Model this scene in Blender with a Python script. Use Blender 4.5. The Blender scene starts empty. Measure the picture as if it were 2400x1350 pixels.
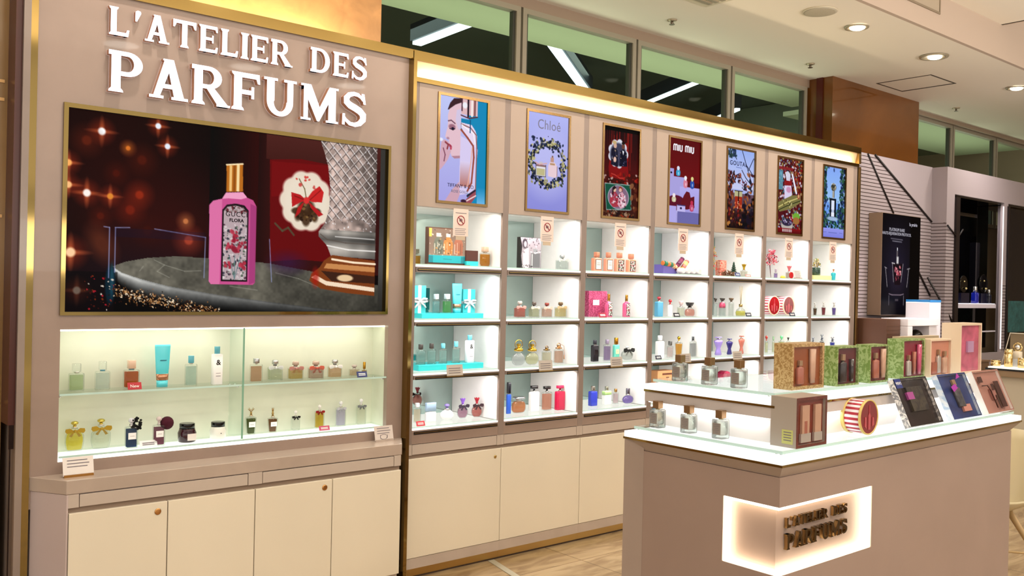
import bpy, bmesh, math, random
import numpy as np
from mathutils import Vector, Matrix
random.seed(7); rng = np.random.default_rng(5)
SC = bpy.context.scene
COL = SC.collection
PI = math.pi

def s2l(c):
    return tuple((x/12.92 if x <= .04045 else ((x+.055)/1.055)**2.4) for x in c)
def hexc(h):
    return s2l(tuple(int(h[i:i+2], 16)/255 for i in (0, 2, 4)))

# ------------------------------------------------------------------ camera
F_PX = 2162.67; YAW = math.radians(40.3226); PITCH = math.radians(-0.1301); ROLL = math.radians(1.27404)
fwd = Vector((math.sin(YAW)*math.cos(PITCH), math.cos(YAW)*math.cos(PITCH), math.sin(PITCH)))
rgt = Vector((math.cos(YAW), -math.sin(YAW), 0)); upv = rgt.cross(fwd)
r2 = rgt*math.cos(ROLL)+upv*math.sin(ROLL); u2 = -rgt*math.sin(ROLL)+upv*math.cos(ROLL)
cam = bpy.data.cameras.new('camera'); camo = bpy.data.objects.new('camera', cam); COL.objects.link(camo)
camo.matrix_world = Matrix(((r2.x, u2.x, -fwd.x, 0), (r2.y, u2.y, -fwd.y, 0), (r2.z, u2.z, -fwd.z, 1.5), (0, 0, 0, 1)))
cam.sensor_fit = 'HORIZONTAL'; cam.sensor_width = 36; cam.lens = F_PX/2400*36
cam.clip_start = .05; cam.clip_end = 80
SC.camera = camo
SC.view_settings.view_transform = 'Standard'; SC.view_settings.look = 'None'
SC.view_settings.exposure = 0.0; SC.view_settings.gamma = 1.0; SC.view_settings.use_curve_mapping = False
SC.cycles.max_bounces = 10; SC.cycles.transmission_bounces = 9; SC.cycles.transparent_max_bounces = 16
SC.cycles.diffuse_bounces = 3; SC.cycles.glossy_bounces = 4; SC.cycles.adaptive_threshold = 0.02
SC.cycles.sample_clamp_indirect = 4.0; SC.cycles.sample_clamp_direct = 0.0
SC.cycles.caustics_reflective = False; SC.cycles.caustics_refractive = False
SC.cycles.use_denoising = True

# ------------------------------------------------------------------ world: the rest of the warm lit store
wd = bpy.data.worlds.new('store'); SC.world = wd; wd.use_nodes = True
nt = wd.node_tree; nt.nodes.clear()
o = nt.nodes.new('ShaderNodeOutputWorld'); bg = nt.nodes.new('ShaderNodeBackground')
tc = nt.nodes.new('ShaderNodeTexCoord'); sp = nt.nodes.new('ShaderNodeSeparateXYZ')
rp = nt.nodes.new('ShaderNodeValToRGB'); nz = nt.nodes.new('ShaderNodeTexVoronoi'); mx = nt.nodes.new('ShaderNodeMix')
mp = nt.nodes.new('ShaderNodeMapping'); mp.inputs['Scale'].default_value = (3.0, 3.0, 9.0)
mr = nt.nodes.new('ShaderNodeMapRange'); mr.inputs[1].default_value = -.6; mr.inputs[2].default_value = .6
nt.links.new(tc.outputs['Generated'], sp.inputs[0]); nt.links.new(sp.outputs['Z'], mr.inputs[0]); nt.links.new(mr.outputs[0], rp.inputs[0])
el = rp.color_ramp.elements
el[0].position = 0.0; el[0].color = (.62, .57, .52, 1); el[1].position = 1.0; el[1].color = (1.0, .97, .93, 1)
for p_, c_ in ((.40, (.68, .63, .57, 1)), (.5, (.97, .94, .90, 1)), (.58, (1.0, .97, .94, 1)), (.7, (.82, .79, .75, 1))):
    e = el.new(p_); e.color = c_
nt.links.new(tc.outputs['Generated'], mp.inputs[0]); nt.links.new(mp.outputs[0], nz.inputs['Vector'])
nz.inputs['Scale'].default_value = 1.0
mx.data_type = 'RGBA'; mx.blend_type = 'MULTIPLY'; mx.inputs[0].default_value = .72
sp2 = nt.nodes.new('ShaderNodeSeparateColor'); rp2 = nt.nodes.new('ShaderNodeValToRGB')
nt.links.new(nz.outputs['Color'], sp2.inputs[0]); nt.links.new(sp2.outputs[0], rp2.inputs[0])
rp2.color_ramp.elements[0].color = (.12, .09, .06, 1); rp2.color_ramp.elements[1].color = (1.5, 1.4, 1.25, 1)
nt.links.new(rp.outputs[0], mx.inputs[6]); nt.links.new(rp2.outputs[0], mx.inputs[7]); nt.links.new(mx.outputs[2], bg.inputs[0])
WORLD_STRENGTH = 1.0
# ambient made brighter from the left, added to lift left-facing sides
mrx = nt.nodes.new('ShaderNodeMapRange'); mrx.inputs[1].default_value = -1; mrx.inputs[2].default_value = 1
mrx.inputs[3].default_value = WORLD_STRENGTH*1.55; mrx.inputs[4].default_value = WORLD_STRENGTH*.80
nt.links.new(sp.outputs['X'], mrx.inputs[0]); nt.links.new(mrx.outputs[0], bg.inputs[1])
nt.links.new(bg.outputs[0], o.inputs[0])

def area(loc, size, energy, color, direction=(0, 0, -1), size_y=None, spread=180, name='area_light'):
    l = bpy.data.lights.new(name, 'AREA'); l.energy = energy; l.color = color
    l.shape = 'RECTANGLE' if size_y else 'DISK'; l.size = size
    if size_y: l.size_y = size_y
    l.spread = math.radians(spread)
    ob = bpy.data.objects.new(name, l); COL.objects.link(ob); ob.location = loc
    d = Vector(direction).normalized()
    # keep the long side of a rectangle along world X
    x = Vector((1, 0, 0)); x = (x-d*x.dot(d)).normalized() if abs(d.x) < .99 else Vector((0, 1, 0))
    z = -d; y = z.cross(x)
    ob.rotation_euler = Matrix((x, y, z)).transposed().to_euler()
    return ob
WARM = (1.0, .94, .85); NEUT = (1.0, .93, .84)
# ceiling downlights of the hall, in rows (the row over the display shows its fittings in the picture)
for x_ in (0.3, 1.5, 2.7, 3.9, 5.1, 6.3, 7.5, 8.7, 9.9):
    area((x_, 1.2, 3.62), .3, 7, WARM, name='hall_downlight')
    area((x_, -1.0, 3.62), .3, 7, WARM, name='hall_downlight')
# unseen uplight added behind the camera to brighten the ceiling
area((4.0, -1.9, 1.8), 10.0, 340, (1.0, .96, .88), (0, .6, 1), size_y=1.0, spread=135, name='hall_cornice_light')
# ------------------------------------------------------------------ materials
MC = {}
def M(key, col=None, rough=.5, metal=0., trans=0., emis=0., ecol=None, ior=1.45, noise=None, bump=0., spec=.5, coat=0., alpha=1.):
    if key in MC: return MC[key]
    m = bpy.data.materials.new(key); m.use_nodes = True; n = m.node_tree; b = n.nodes['Principled BSDF']
    c = hexc(col) if isinstance(col, str) else (col or (.8, .8, .8))
    b.inputs['Base Color'].default_value = (*c, 1); b.inputs['Roughness'].default_value = rough
    b.inputs['Metallic'].default_value = metal; b.inputs['Transmission Weight'].default_value = trans
    b.inputs['IOR'].default_value = ior; b.inputs['Specular IOR Level'].default_value = spec; b.inputs['Coat Weight'].default_value = coat
    b.inputs['Alpha'].default_value = alpha
    if emis:
        b.inputs['Emission Color'].default_value = (*(hexc(ecol) if isinstance(ecol, str) else (ecol or c)), 1)
        b.inputs['Emission Strength'].default_value = emis
    if noise or bump:
        t = n.nodes.new('ShaderNodeTexCoord'); nz = n.nodes.new('ShaderNodeTexNoise')
        sc_, amt, det = (noise or (6, 0, 3)); nz.inputs['Scale'].default_value = sc_; nz.inputs['Detail'].default_value = det
        nz.inputs['Distortion'].default_value = .6
        n.links.new(t.outputs['Object'], nz.inputs['Vector'])
        if noise:
            r = n.nodes.new('ShaderNodeValToRGB'); r.color_ramp.elements[0].position = .3; r.color_ramp.elements[1].position = .7
            r.color_ramp.elements[0].color = (*[x*(1-amt) for x in c], 1); r.color_ramp.elements[1].color = (*[min(1, x*(1+amt)) for x in c], 1)
            n.links.new(nz.outputs[0], r.inputs[0]); n.links.new(r.outputs[0], b.inputs['Base Color'])
        if bump:
            bp = n.nodes.new('ShaderNodeBump'); bp.inputs['Strength'].default_value = bump; bp.inputs['Distance'].default_value = .002
            n.links.new(nz.outputs[0], bp.inputs['Height']); n.links.new(bp.outputs[0], b.inputs['Normal'])
    MC[key] = m; return m
def sheen(n, k=1.):
    """share of light mirrored at a clear surface, the same from either side"""
    lw = n.nodes.new('ShaderNodeLayerWeight'); lw.inputs[0].default_value = .5
    pw = n.nodes.new('ShaderNodeMath'); pw.operation = 'POWER'; pw.inputs[1].default_value = 5.
    ma = n.nodes.new('ShaderNodeMath'); ma.operation = 'MULTIPLY_ADD'; ma.inputs[1].default_value = .9*k; ma.inputs[2].default_value = .04*k
    n.links.new(lw.outputs['Facing'], pw.inputs[0]); n.links.new(pw.outputs[0], ma.inputs[0]); return ma.outputs[0]
def thin_glass(key, tint=(.9, .96, .93), refl=.12, rough=0.0):
    """flat sheet of glass: lets light straight through, mirrors a little at its surface"""
    if key in MC: return MC[key]
    m = bpy.data.materials.new(key); m.use_nodes = True; n = m.node_tree; n.nodes.clear()
    o = n.nodes.new('ShaderNodeOutputMaterial'); a = n.nodes.new('ShaderNodeBsdfTransparent'); g = n.nodes.new('ShaderNodeBsdfGlossy')
    mx = n.nodes.new('ShaderNodeMixShader')
    a.inputs[0].default_value = (*tint, 1); g.inputs['Roughness'].default_value = rough
    n.links.new(sheen(n, refl), mx.inputs[0]); n.links.new(a.outputs[0], mx.inputs[1]); n.links.new(g.outputs[0], mx.inputs[2])
    n.links.new(mx.outputs[0], o.inputs[0]); MC[key] = m; return m
def emit(key, col, s=1.):
    if key in MC: return MC[key]
    m = bpy.data.materials.new(key); m.use_nodes = True; n = m.node_tree; n.nodes.clear()
    o = n.nodes.new('ShaderNodeOutputMaterial'); e = n.nodes.new('ShaderNodeEmission')
    e.inputs[0].default_value = (*(hexc(col) if isinstance(col, str) else col), 1); e.inputs[1].default_value = s
    n.links.new(e.outputs[0], o.inputs[0]); MC[key] = m; return m
def attr_mat(key, strength=1., lit=True, rough=.3):
    """a screen or a print: colours come from the mesh's own colour attribute"""
    if key in MC: return MC[key]
    m = bpy.data.materials.new(key); m.use_nodes = True; n = m.node_tree; n.nodes.clear()
    o = n.nodes.new('ShaderNodeOutputMaterial'); a = n.nodes.new('ShaderNodeVertexColor'); a.layer_name = 'picture'
    b = n.nodes.new('ShaderNodeBsdfPrincipled'); b.inputs['Roughness'].default_value = rough
    if lit:
        b.inputs['Base Color'].default_value = (0, 0, 0, 1); b.inputs['Specular IOR Level'].default_value = .03
        n.links.new(a.outputs[0], b.inputs['Emission Color']); b.inputs['Emission Strength'].default_value = strength
    else:
        n.links.new(a.outputs[0], b.inputs['Base Color'])
    n.links.new(b.outputs[0], o.inputs[0]); MC[key] = m; return m

marble = M('beige_marble', '9b867a', .32, noise=(3.5, .07, 5), coat=.15)
marble_dk = M('greyish_marble', '8e7d74', .35, noise=(4, .08, 5))
marble_top = M('counter_marble', 'b8a698', .22, noise=(3, .1, 6), coat=.3)
lacquer = M('cream_lacquer', 'eadfc9', .22, noise=(1.6, .03, 2), coat=.3)
lacquer_dr = M('drawer_lacquer', 'c4b5a8', .28, noise=(1.6, .03, 2))
island_m = M('island_panel', 'a38d82', .35, noise=(3, .04, 4))
dark_gap = M('dark_gap', '4a3a30', .8)
gold = M('polished_brass', (.32, .22, .075), .07, 1.)
gold_soft = M('brushed_brass', (.44, .30, .12), .22, 1.)
gold_dk = M('bronze_frame', (.30, .17, .08), .2, 1.)
chrome = M('chrome', (.8, .8, .8), .08, 1.)
whitecell = M('white_stone', 'f4f2ef', .25, noise=(5, .06, 6))
mirror = M('grey_green_mirror', (.45, .58, .55), .03, 1.)
glassy = thin_glass('clear_glass_sheet', (.95, .985, .97), .45)
glass_edge = M('glass_edge', 'bcd8ce', .1, emis=.06, ecol='c8e8de')  # slight glow put into the edges so the glass looks lit
black = M('gloss_black', '050505', .12)
black_m = M('satin_black', '141012', .5)
white_pl = M('white_plastic', 'f2f0ec', .4)
paper = M('white_card', 'ece4de', .6)
def bottle_glass(key, tint, k_refr=.18):
    """clear bottle glass: part straight see-through, part refracting, with a surface sheen"""
    m = bpy.data.materials.new(key); m.use_nodes = True; n = m.node_tree; n.nodes.clear(); MC[key] = m
    o = n.nodes.new('ShaderNodeOutputMaterial'); a = n.nodes.new('ShaderNodeBsdfTransparent'); r = n.nodes.new('ShaderNodeBsdfRefraction'); g = n.nodes.new('ShaderNodeBsdfGlossy')
    a.inputs[0].default_value = (*tint, 1); r.inputs[0].default_value = (*tint, 1); r.inputs['IOR'].default_value = 1.25; r.inputs['Roughness'].default_value = 0; g.inputs['Roughness'].default_value = .03
    x1 = n.nodes.new('ShaderNodeMixShader'); x1.inputs[0].default_value = k_refr; x2 = n.nodes.new('ShaderNodeMixShader')
    n.links.new(a.outputs[0], x1.inputs[1]); n.links.new(r.outputs[0], x1.inputs[2]); n.links.new(sheen(n, 1.0), x2.inputs[0]); n.links.new(x1.outputs[0], x2.inputs[1]); n.links.new(g.outputs[0], x2.inputs[2]); n.links.new(x2.outputs[0], o.inputs[0])
    return m
GLS = bottle_glass('bottle_glass', (.95, .975, .965))

# ------------------------------------------------------------------ mesh builder
class MB:
    def __init__(s): s.v = []; s.f = []; s.m = []; s.sm = []
    def add(s, vs, fs, m=0, smooth=False):
        o = len(s.v); s.v += [tuple(p) for p in vs]
        for f in fs: s.f.append([i+o for i in f]); s.m.append(m); s.sm.append(smooth)
        return s
    def box(s, x0, x1, y0, y1, z0, z1, m=0):
        vs = [(x, y, z) for z in (z0, z1) for y in (y0, y1) for x in (x0, x1)]
        return s.add(vs, [(0, 2, 3, 1), (4, 5, 7, 6), (0, 1, 5, 4), (2, 6, 7, 3), (0, 4, 6, 2), (1, 3, 7, 5)], m)
    def cbox(s, x, y, z, w, d, h, m=0): return s.box(x-w/2, x+w/2, y-d/2, y+d/2, z, z+h, m)
    def prism(s, poly, a, b, axis='y', m=0, mside=None):
        """poly of 2D points extruded along axis; 2D = (x,z) for y, (x,y) for z, (y,z) for x"""
        P = (lambda p, t: (p[0], t, p[1])) if axis == 'y' else ((lambda p, t: (p[0], p[1], t)) if axis == 'z' else (lambda p, t: (t, p[0], p[1])))
        n = len(poly); vs = [P(p, a) for p in poly]+[P(p, b) for p in poly]
        s.add(vs, [list(range(n)), list(range(2*n-1, n-1, -1))], m)
        o = len(s.v)-2*n
        for i in range(n):
            j = (i+1) % n; s.f.append([o+i, o+n+i, o+n+j, o+j]); s.m.append(m if mside is None else mside); s.sm.append(False)
        return s
    def loft(s, prof, w, d, n=2., seg=20, m=0, c=(0, 0, 0), smooth=True, cap=True):
        """prof: (z, sx[, sy[, ox]]) rings of a superellipse of exponent n; w,d full sizes"""
        rings = []
        for p in prof:
            z, sx = p[0], p[1]; sy = p[2] if len(p) > 2 and p[2] is not None else sx; ox = p[3] if len(p) > 3 else 0
            r = []
            for k in range(seg):
                t = 2*PI*(k+.5)/seg; ct, st = math.cos(t), math.sin(t)
                r.append((c[0]+ox+sx*w/2*math.copysign(abs(ct)**(2/n), ct), c[1]+sy*d/2*math.copysign(abs(st)**(2/n), st), c[2]+z))
            rings.append(r)
        vs = [q for r in rings for q in r]; fs = []
        for i in range(len(rings)-1):
            for k in range(seg): fs.append((i*seg+k, i*seg+(k+1) % seg, (i+1)*seg+(k+1) % seg, (i+1)*seg+k))
        s.add(vs, fs, m, smooth)
        if cap:
            o = len(s.v)-len(vs)
            s.f.append([o+k for k in range(seg)][::-1]); s.m.append(m); s.sm.append(False)
            s.f.append([o+(len(rings)-1)*seg+k for k in range(seg)]); s.m.append(m); s.sm.append(False)
        return s
    def cyl(s, x, y, z, r, h, m=0, seg=20, r2=None, smooth=True):
        return s.loft([(0, 1), (h, 1 if r2 is None else r2/r)], 2*r, 2*r, 2., seg, m, (x, y, z), smooth)
    def ball(s, x, y, z, rx, ry=None, rz=None, m=0, seg=14):
        ry = ry or rx; rz = rz or rx
        prof = [(rz*math.sin(-PI/2+PI*i/8)*.999, max(.02, math.cos(-PI/2+PI*i/8))) for i in range(9)]
        return s.loft(prof, 2*rx, 2*ry, 2., seg, m, (x, y, z))
    def tube(s, pts, r, m=0, seg=8, closed=False, rs=None):
        pts = [Vector(p) for p in pts]; n = len(pts); rings = []
        for i, p in enumerate(pts):
            a = pts[(i-1) % n] if (closed or i) else pts[0]; b = pts[(i+1) % n] if (closed or i < n-1) else pts[-1]
            t = (b-a).normalized() if (b-a).length > 1e-9 else Vector((0, 0, 1))
            u = t.cross(Vector((0, 0, 1))) if abs(t.z) < .95 else t.cross(Vector((0, 1, 0)))
            u.normalize(); w = t.cross(u); rr = rs[i] if rs else r
            rings.append([p+u*rr*math.cos(2*PI*k/seg)+w*rr*math.sin(2*PI*k/seg) for k in range(seg)])
        vs = [tuple(q) for r_ in rings for q in r_]; fs = []
        for i in range(n if closed else n-1):
            j = (i+1) % n
            for k in range(seg): fs.append((i*seg+k, i*seg+(k+1) % seg, j*seg+(k+1) % seg, j*seg+k))
        s.add(vs, fs, m, True)
        if not closed:
            o = len(s.v)-len(vs); s.f.append([o+k for k in range(seg)]); s.m.append(m); s.sm.append(False)
            s.f.append([o+(n-1)*seg+k for k in range(seg)][::-1]); s.m.append(m); s.sm.append(False)
        return s
    def xf(s, mat, frm=0):
        for i in range(frm, len(s.v)): s.v[i] = tuple(mat @ Vector(s.v[i]))
        return s
    def build(s, name, mats, parent=None, loc=None, bevel=0.):
        me = bpy.data.meshes.new(name); me.from_pydata(s.v, [], s.f)
        for m in (mats if isinstance(mats, (list, tuple)) else [mats]): me.materials.append(m)
        me.polygons.foreach_set('material_index', s.m); me.polygons.foreach_set('use_smooth', s.sm)
        bm = bmesh.new(); bm.from_mesh(me); bmesh.ops.recalc_face_normals(bm, faces=bm.faces); bm.to_mesh(me); bm.free()
        me.update()
        ob = bpy.data.objects.new(name, me); COL.objects.link(ob)
        if parent: ob.parent = parent
        if loc: ob.location = loc
        if bevel:
            b = ob.modifiers.new('edges', 'BEVEL'); b.width = bevel; b.segments = 2; b.limit_method = 'ANGLE'; b.angle_limit = math.radians(50)
        return ob
def thing(name, label, cat, loc=(0, 0, 0), rz=0., group=None):
    e = bpy.data.objects.new(name, None); COL.objects.link(e); e.location = loc; e.rotation_euler = (0, 0, rz); e.empty_display_size = .05
    e['label'] = label; e['category'] = cat
    if group: e['group'] = group
    return e
def tag(o, label, cat, group=None):
    o['label'] = label; o['category'] = cat
    if group: o['group'] = group
    return o
def struct(o): o['kind'] = 'structure'; return o
def text_mesh(body, size, mat, parent, loc, align='CENTER', name='lettering', extr=.0004, rot=(PI/2, 0, 0), sx=1., spacing=1., bold=0.):
    cu = bpy.data.curves.new('t', 'FONT'); cu.body = body; cu.size = size; cu.align_x = align; cu.align_y = 'CENTER'; cu.extrude = extr
    cu.space_character = spacing; cu.resolution_u = 3; cu.offset = bold
    ob = bpy.data.objects.new('t', cu); COL.objects.link(ob)
    dg = bpy.context.evaluated_depsgraph_get(); me = bpy.data.meshes.new_from_object(ob.evaluated_get(dg))
    bpy.data.objects.remove(ob); bpy.data.curves.remove(cu)
    me.name = name; me.materials.clear(); me.materials.append(mat)
    r = bpy.data.objects.new(name, me); COL.objects.link(r); r.parent = parent; r.location = loc; r.rotation_euler = rot; r.scale = (sx, 1, 1)
    return r

# ------------------------------------------------------------------ display lettering: slab-serif capitals drawn as polygons, cap height 1
def stem(x, w=.2, z0=0., z1=1., s=.06, sh=.05, top=True, bot=True, lx=0.):
    P = []
    if bot: P += [(x-s, z0), (x+w+s, z0), (x+w+s*.8, z0+sh), (x+w, z0+sh+.05)]
    else: P += [(x, z0), (x+w, z0)]
    if top: P += [(x+w+lx, z1-sh-.05), (x+w+s*.8+lx, z1-sh), (x+w+s+lx, z1), (x-s+lx, z1), (x-s*.8+lx, z1-sh), (x+lx, z1-sh-.05)]
    else: P += [(x+w+lx, z1), (x+lx, z1)]
    if bot: P += [(x, z0+sh+.05), (x-s*.8, z0+sh)]
    return P
def band(cx, cz, rx, rz, a0, a1, tx, tz, n=14):
    o = []; i_ = []
    for k in range(n+1):
        a = math.radians(a0+(a1-a0)*k/n)
        o.append((cx+rx*math.cos(a), cz+rz*math.sin(a))); i_.append((cx+(rx-tx)*math.cos(a), cz+(rz-tz)*math.sin(a)))
    return o+i_[::-1]
def bar(x0, x1, z0, z1): return [(x0, z0), (x1, z0), (x1, z1), (x0, z1)]
def ribbon(pts, ws):
    L = []; R_ = []
    for i, p in enumerate(pts):
        a = pts[max(0, i-1)]; b = pts[min(len(pts)-1, i+1)]
        dx, dz = b[0]-a[0], b[1]-a[1]; l = math.hypot(dx, dz) or 1
        nx, nz_ = -dz/l, dx/l; w = ws[i]/2
        L.append((p[0]+nx*w, p[1]+nz_*w)); R_.append((p[0]-nx*w, p[1]-nz_*w))
    return L+R_[::-1]
def glyph(c):
    if c == 'L': return [stem(.06), bar(.2, .62, 0, .13), [(.52, .0), (.66, .0), (.7, .24), (.62, .24), (.58, .12)]], .74
    if c == "'": return [[(.10, .62), (.16, .62), (.3, .93), (.28, 1.0), (.18, 1.02), (.1, .97)]], .34
    if c == 'A':
        return [[(.13, 0.06), (.28, .06), (.52, .80), (.46, 1.0), (.38, 1.0)], [(.34, 1.0), (.34, .96), (.42, .94), (.6, .06), (.83, .06), (.58, 1.0)],
                bar(.28, .7, .26, .37), bar(.04, .36, 0, .07), bar(.54, .92, 0, .07)], .96
    if c == 'T': return [stem(.36, top=False), bar(.06, .86, .87, 1.), [(.03, 1.0), (.03, .72), (.09, .72), (.16, .88), (.14, 1.0)], [(.89, 1.0), (.89, .72), (.83, .72), (.76, .88), (.78, 1.0)]], .94
    if c == 'E': return [stem(.06), bar(.2, .66, 0, .12), bar(.2, .66, .88, 1.), bar(.2, .54, .45, .56), [(.5, .36), (.56, .36), (.56, .65), (.5, .65)],
                         [(.58, 0), (.7, 0), (.73, .22), (.66, .22)], [(.58, 1.), (.7, 1.), (.72, .78), (.66, .78)]], .78
    if c == 'I': return [stem(.06, .21)], .35
    if c == 'F': return [stem(.06), bar(.2, .66, .87, 1.), bar(.2, .56, .43, .55), [(.5, .33), (.57, .33), (.57, .65), (.5, .65)], [(.58, 1.), (.7, 1.), (.72, .75), (.66, .75)]], .76
    if c == 'P': return [stem(.06), bar(.0, .42, .89, 1.), bar(.2, .42, .40, .51), band(.40, .70, .33, .30, -90, 90, .19, .11)], .80
    if c == 'R': return [stem(.06), bar(.0, .42, .89, 1.), bar(.2, .46, .42, .53), band(.40, .71, .32, .29, -90, 90, .19, .11), [(.34, .45), (.54, .45), (.86, .07), (.9, 0.0), (.64, 0.0)], bar(.6, .93, 0, .06)], .92
    if c == 'D': return [stem(.06), bar(.0, .42, .89, 1.), bar(.0, .42, 0., .11), band(.40, .5, .46, .5, -90, 90, .21, .11)], .94
    if c == 'U': return [[(.1, 1.), (.1, .38), (.30, .38), (.30, 1.)], [(.64, 1.), (.64, .38), (.80, .38), (.80, 1.)], bar(.02, .38, .93, 1.), bar(.55, .89, .93, 1.), band(.45, .38, .35, .40, 180, 360, .18, .13)], .93
    if c == 'M': return [[(.12, 0), (.24, 0), (.24, .95), (.12, .95)], [(.82, 0), (1.03, 0), (1.03, .95), (.82, .95)], [(.12, 1.0), (.32, 1.0), (.62, .28), (.54, .0), (.50, .0), (.12, .85)],
                         [(.84, 1.0), (.98, 1.0), (.98, .86), (.56, .0), (.5, .0), (.5, .24)], bar(.04, .32, 0, .06), bar(.75, 1.1, 0, .06), bar(.04, .3, .94, 1.), bar(.84, 1.1, .94, 1.)], 1.14
    if c == 'S':
        pts = [(.66, .78), (.6, .87), (.5, .93), (.38, .945), (.24, .90), (.16, .80), (.17, .68), (.27, .60), (.42, .54), (.56, .47), (.66, .37), (.66, .23), (.56, .11), (.42, .055), (.27, .07), (.14, .17), (.08, .27)]
        ws = [.06, .09, .11, .12, .14, .17, .19, .2, .2, .2, .2, .18, .15, .12, .11, .09, .06]
        return [ribbon(pts, ws), [(.6, .98), (.69, .98), (.74, .68), (.67, .68)], [(.04, .02), (.12, .02), (.12, .34), (.05, .34)]], .80
    return [], .4
def sign_letters(text, x0, x1, z0, h, yf, depth, parent, mats, squeeze_gap=.06):
    tot = 0; lay = []
    for c in text:
        g, w = glyph(c); lay.append((g, tot)); tot += w+(squeeze_gap if c != ' ' else 0)
    tot -= squeeze_gap; sx = (x1-x0)/tot
    for c, (g, ox) in zip(text, lay):
        if not g: continue
        mb = MB()
        for i, poly in enumerate(g):
            P = [(x0+(ox+p[0])*sx, z0+p[1]*h) for p in poly]
            mb.prism(P, yf-i*.00015, yf+depth, 'y', 0, 1)
        ob = mb.build('letter', mats, parent)
        ob.data.update()
def base_of(o):
    v = Vector((0, 0, 0))
    while o: v += o.location; o = o.parent
    return v
def wb(mb, name, mats, parent=None, bevel=0.):
    """build a mesh given in world coordinates as a child of parent (whose chain has no rotation)"""
    if parent is not None:
        b = base_of(parent); mb.v = [(x-b.x, y-b.y, z-b.z) for x, y, z in mb.v]
    return mb.build(name, mats, parent, bevel=bevel)
D = 3.887
# ------------------------------------------------------------------ room shell
def floor_mat():
    m = bpy.data.materials.new('travertine_tiles'); m.use_nodes = True; n = m.node_tree; b = n.nodes['Principled BSDF']
    t = n.nodes.new('ShaderNodeTexCoord'); mp = n.nodes.new('ShaderNodeMapping'); mp.inputs['Rotation'].default_value = (0, 0, 0)
    br = n.nodes.new('ShaderNodeTexBrick'); br.offset = 0; br.inputs['Scale'].default_value = 1; br.inputs['Brick Width'].default_value = .9; br.inputs['Row Height'].default_value = .9
    br.inputs['Mortar Size'].default_value = .003; br.inputs['Color1'].default_value = (*hexc('a48e6e'), 1); br.inputs['Color2'].default_value = (*hexc('988160'), 1); br.inputs['Mortar'].default_value = (*hexc('6e5438'), 1)
    nz = n.nodes.new('ShaderNodeTexNoise'); nz.inputs['Scale'].default_value = 3.; nz.inputs['Detail'].default_value = 9; nz.inputs['Distortion'].default_value = 1.2
    mp2 = n.nodes.new('ShaderNodeMapping'); mp2.inputs['Scale'].default_value = (1, 4, 1)
    r = n.nodes.new('ShaderNodeValToRGB'); r.color_ramp.elements[0].color = (.55, .45, .36, 1); r.color_ramp.elements[0].position = .33; r.color_ramp.elements[1].color = (1.1, 1.08, 1.02, 1); r.color_ramp.elements[1].position = .6
    mx = n.nodes.new('ShaderNodeMix'); mx.data_type = 'RGBA'; mx.blend_type = 'MULTIPLY'; mx.inputs[0].default_value = .8
    n.links.new(t.outputs['Object'], mp.inputs[0]); n.links.new(mp.outputs[0], br.inputs['Vector']); n.links.new(t.outputs['Object'], mp2.inputs[0]); n.links.new(mp2.outputs[0], nz.inputs['Vector'])
    n.links.new(nz.outputs[0], r.inputs[0]); n.links.new(br.outputs[0], mx.inputs[6]); n.links.new(r.outputs[0], mx.inputs[7]); n.links.new(mx.outputs[2], b.inputs['Base Color'])
    b.inputs['Roughness'].default_value = .22
    return m
plaster = M('ceiling_plaster', 'f2e8d8', .75)
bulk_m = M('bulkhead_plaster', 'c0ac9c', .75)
head_m = M('window_head_bronze', '9a8472', .45)
frame_m = M('window_frame_aluminium', 'a09684', .4, metal=.2)
red_marble = M('amber_marble', '6a3e16', .12, noise=(1.1, .3, 8), coat=.4)
red_marble_dk = M('dark_marble_edge', '4a1810', .2)
peach_marble = M('peach_marble', 'cf9c68', .25, noise=(7, .18, 8))
struct(MB().box(-3, 15, -4, 12, -.1, 0).build('floor', floor_mat()))
# metal joint strip let into the floor in front of the plinth
tag(struct(MB().prism([(3.172, 3.888), (3.212, 3.888), (2.862, 2.43), (2.822, 2.43)], 0, .003, 'z').build('trim_1', M('floor_strip', 'a29a84', .4))), 'dull metal strip let into the floor', 'floor strip')
# ceiling: a low part over the display, a raised coffer towards the aisle
cl = MB()
cl.box(-3, 15, 3.15, 4.68, 3.40, 3.5)
cl.box(-1, 7.72, -1.6, 3.15, 3.67, 3.77)
cl.box(7.72, 15, -1.6, 3.15, 4.0, 4.1)
ceil = struct(cl.build('ceiling', plaster))
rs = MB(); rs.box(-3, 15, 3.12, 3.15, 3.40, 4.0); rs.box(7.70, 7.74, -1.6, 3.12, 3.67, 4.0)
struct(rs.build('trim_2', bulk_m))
# wall below the high windows, head over them
wl = MB(); wl.box(-3, 15, 4.66, 4.72, 0, 2.3)
struct(wl.build('wall_back', M('wall_paint', 'b8a080', .7)))
hd = MB(); hd.box(2.72, 7.34, 4.60, 4.66, 3.33, 3.40); hd.box(8.92, 15, 4.56, 4.66, 3.36, 3.40)
struct(hd.build('trim_3', head_m))
# side walls far out of the picture keep the hall closed
struct(MB().box(15, 15.1, -4, 12, 0, 4.6).build('wall_right', M('wall_paint2', '9c8a74', .7)))
# marble piers
pc = MB(); pc.box(1.14, 2.72, 4.37, 4.70, 0, 3.4); struct(pc.build('wall_pier_left', peach_marble))
pc = MB(); pc.box(7.34, 8.92, 4.37, 4.70, 0, 3.4, 0)
pc.box(7.325, 7.341, 4.46, 4.52, 0, 3.4, 1)
struct(pc.build('wall_pier_right', [red_marble, red_marble_dk]))
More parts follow.
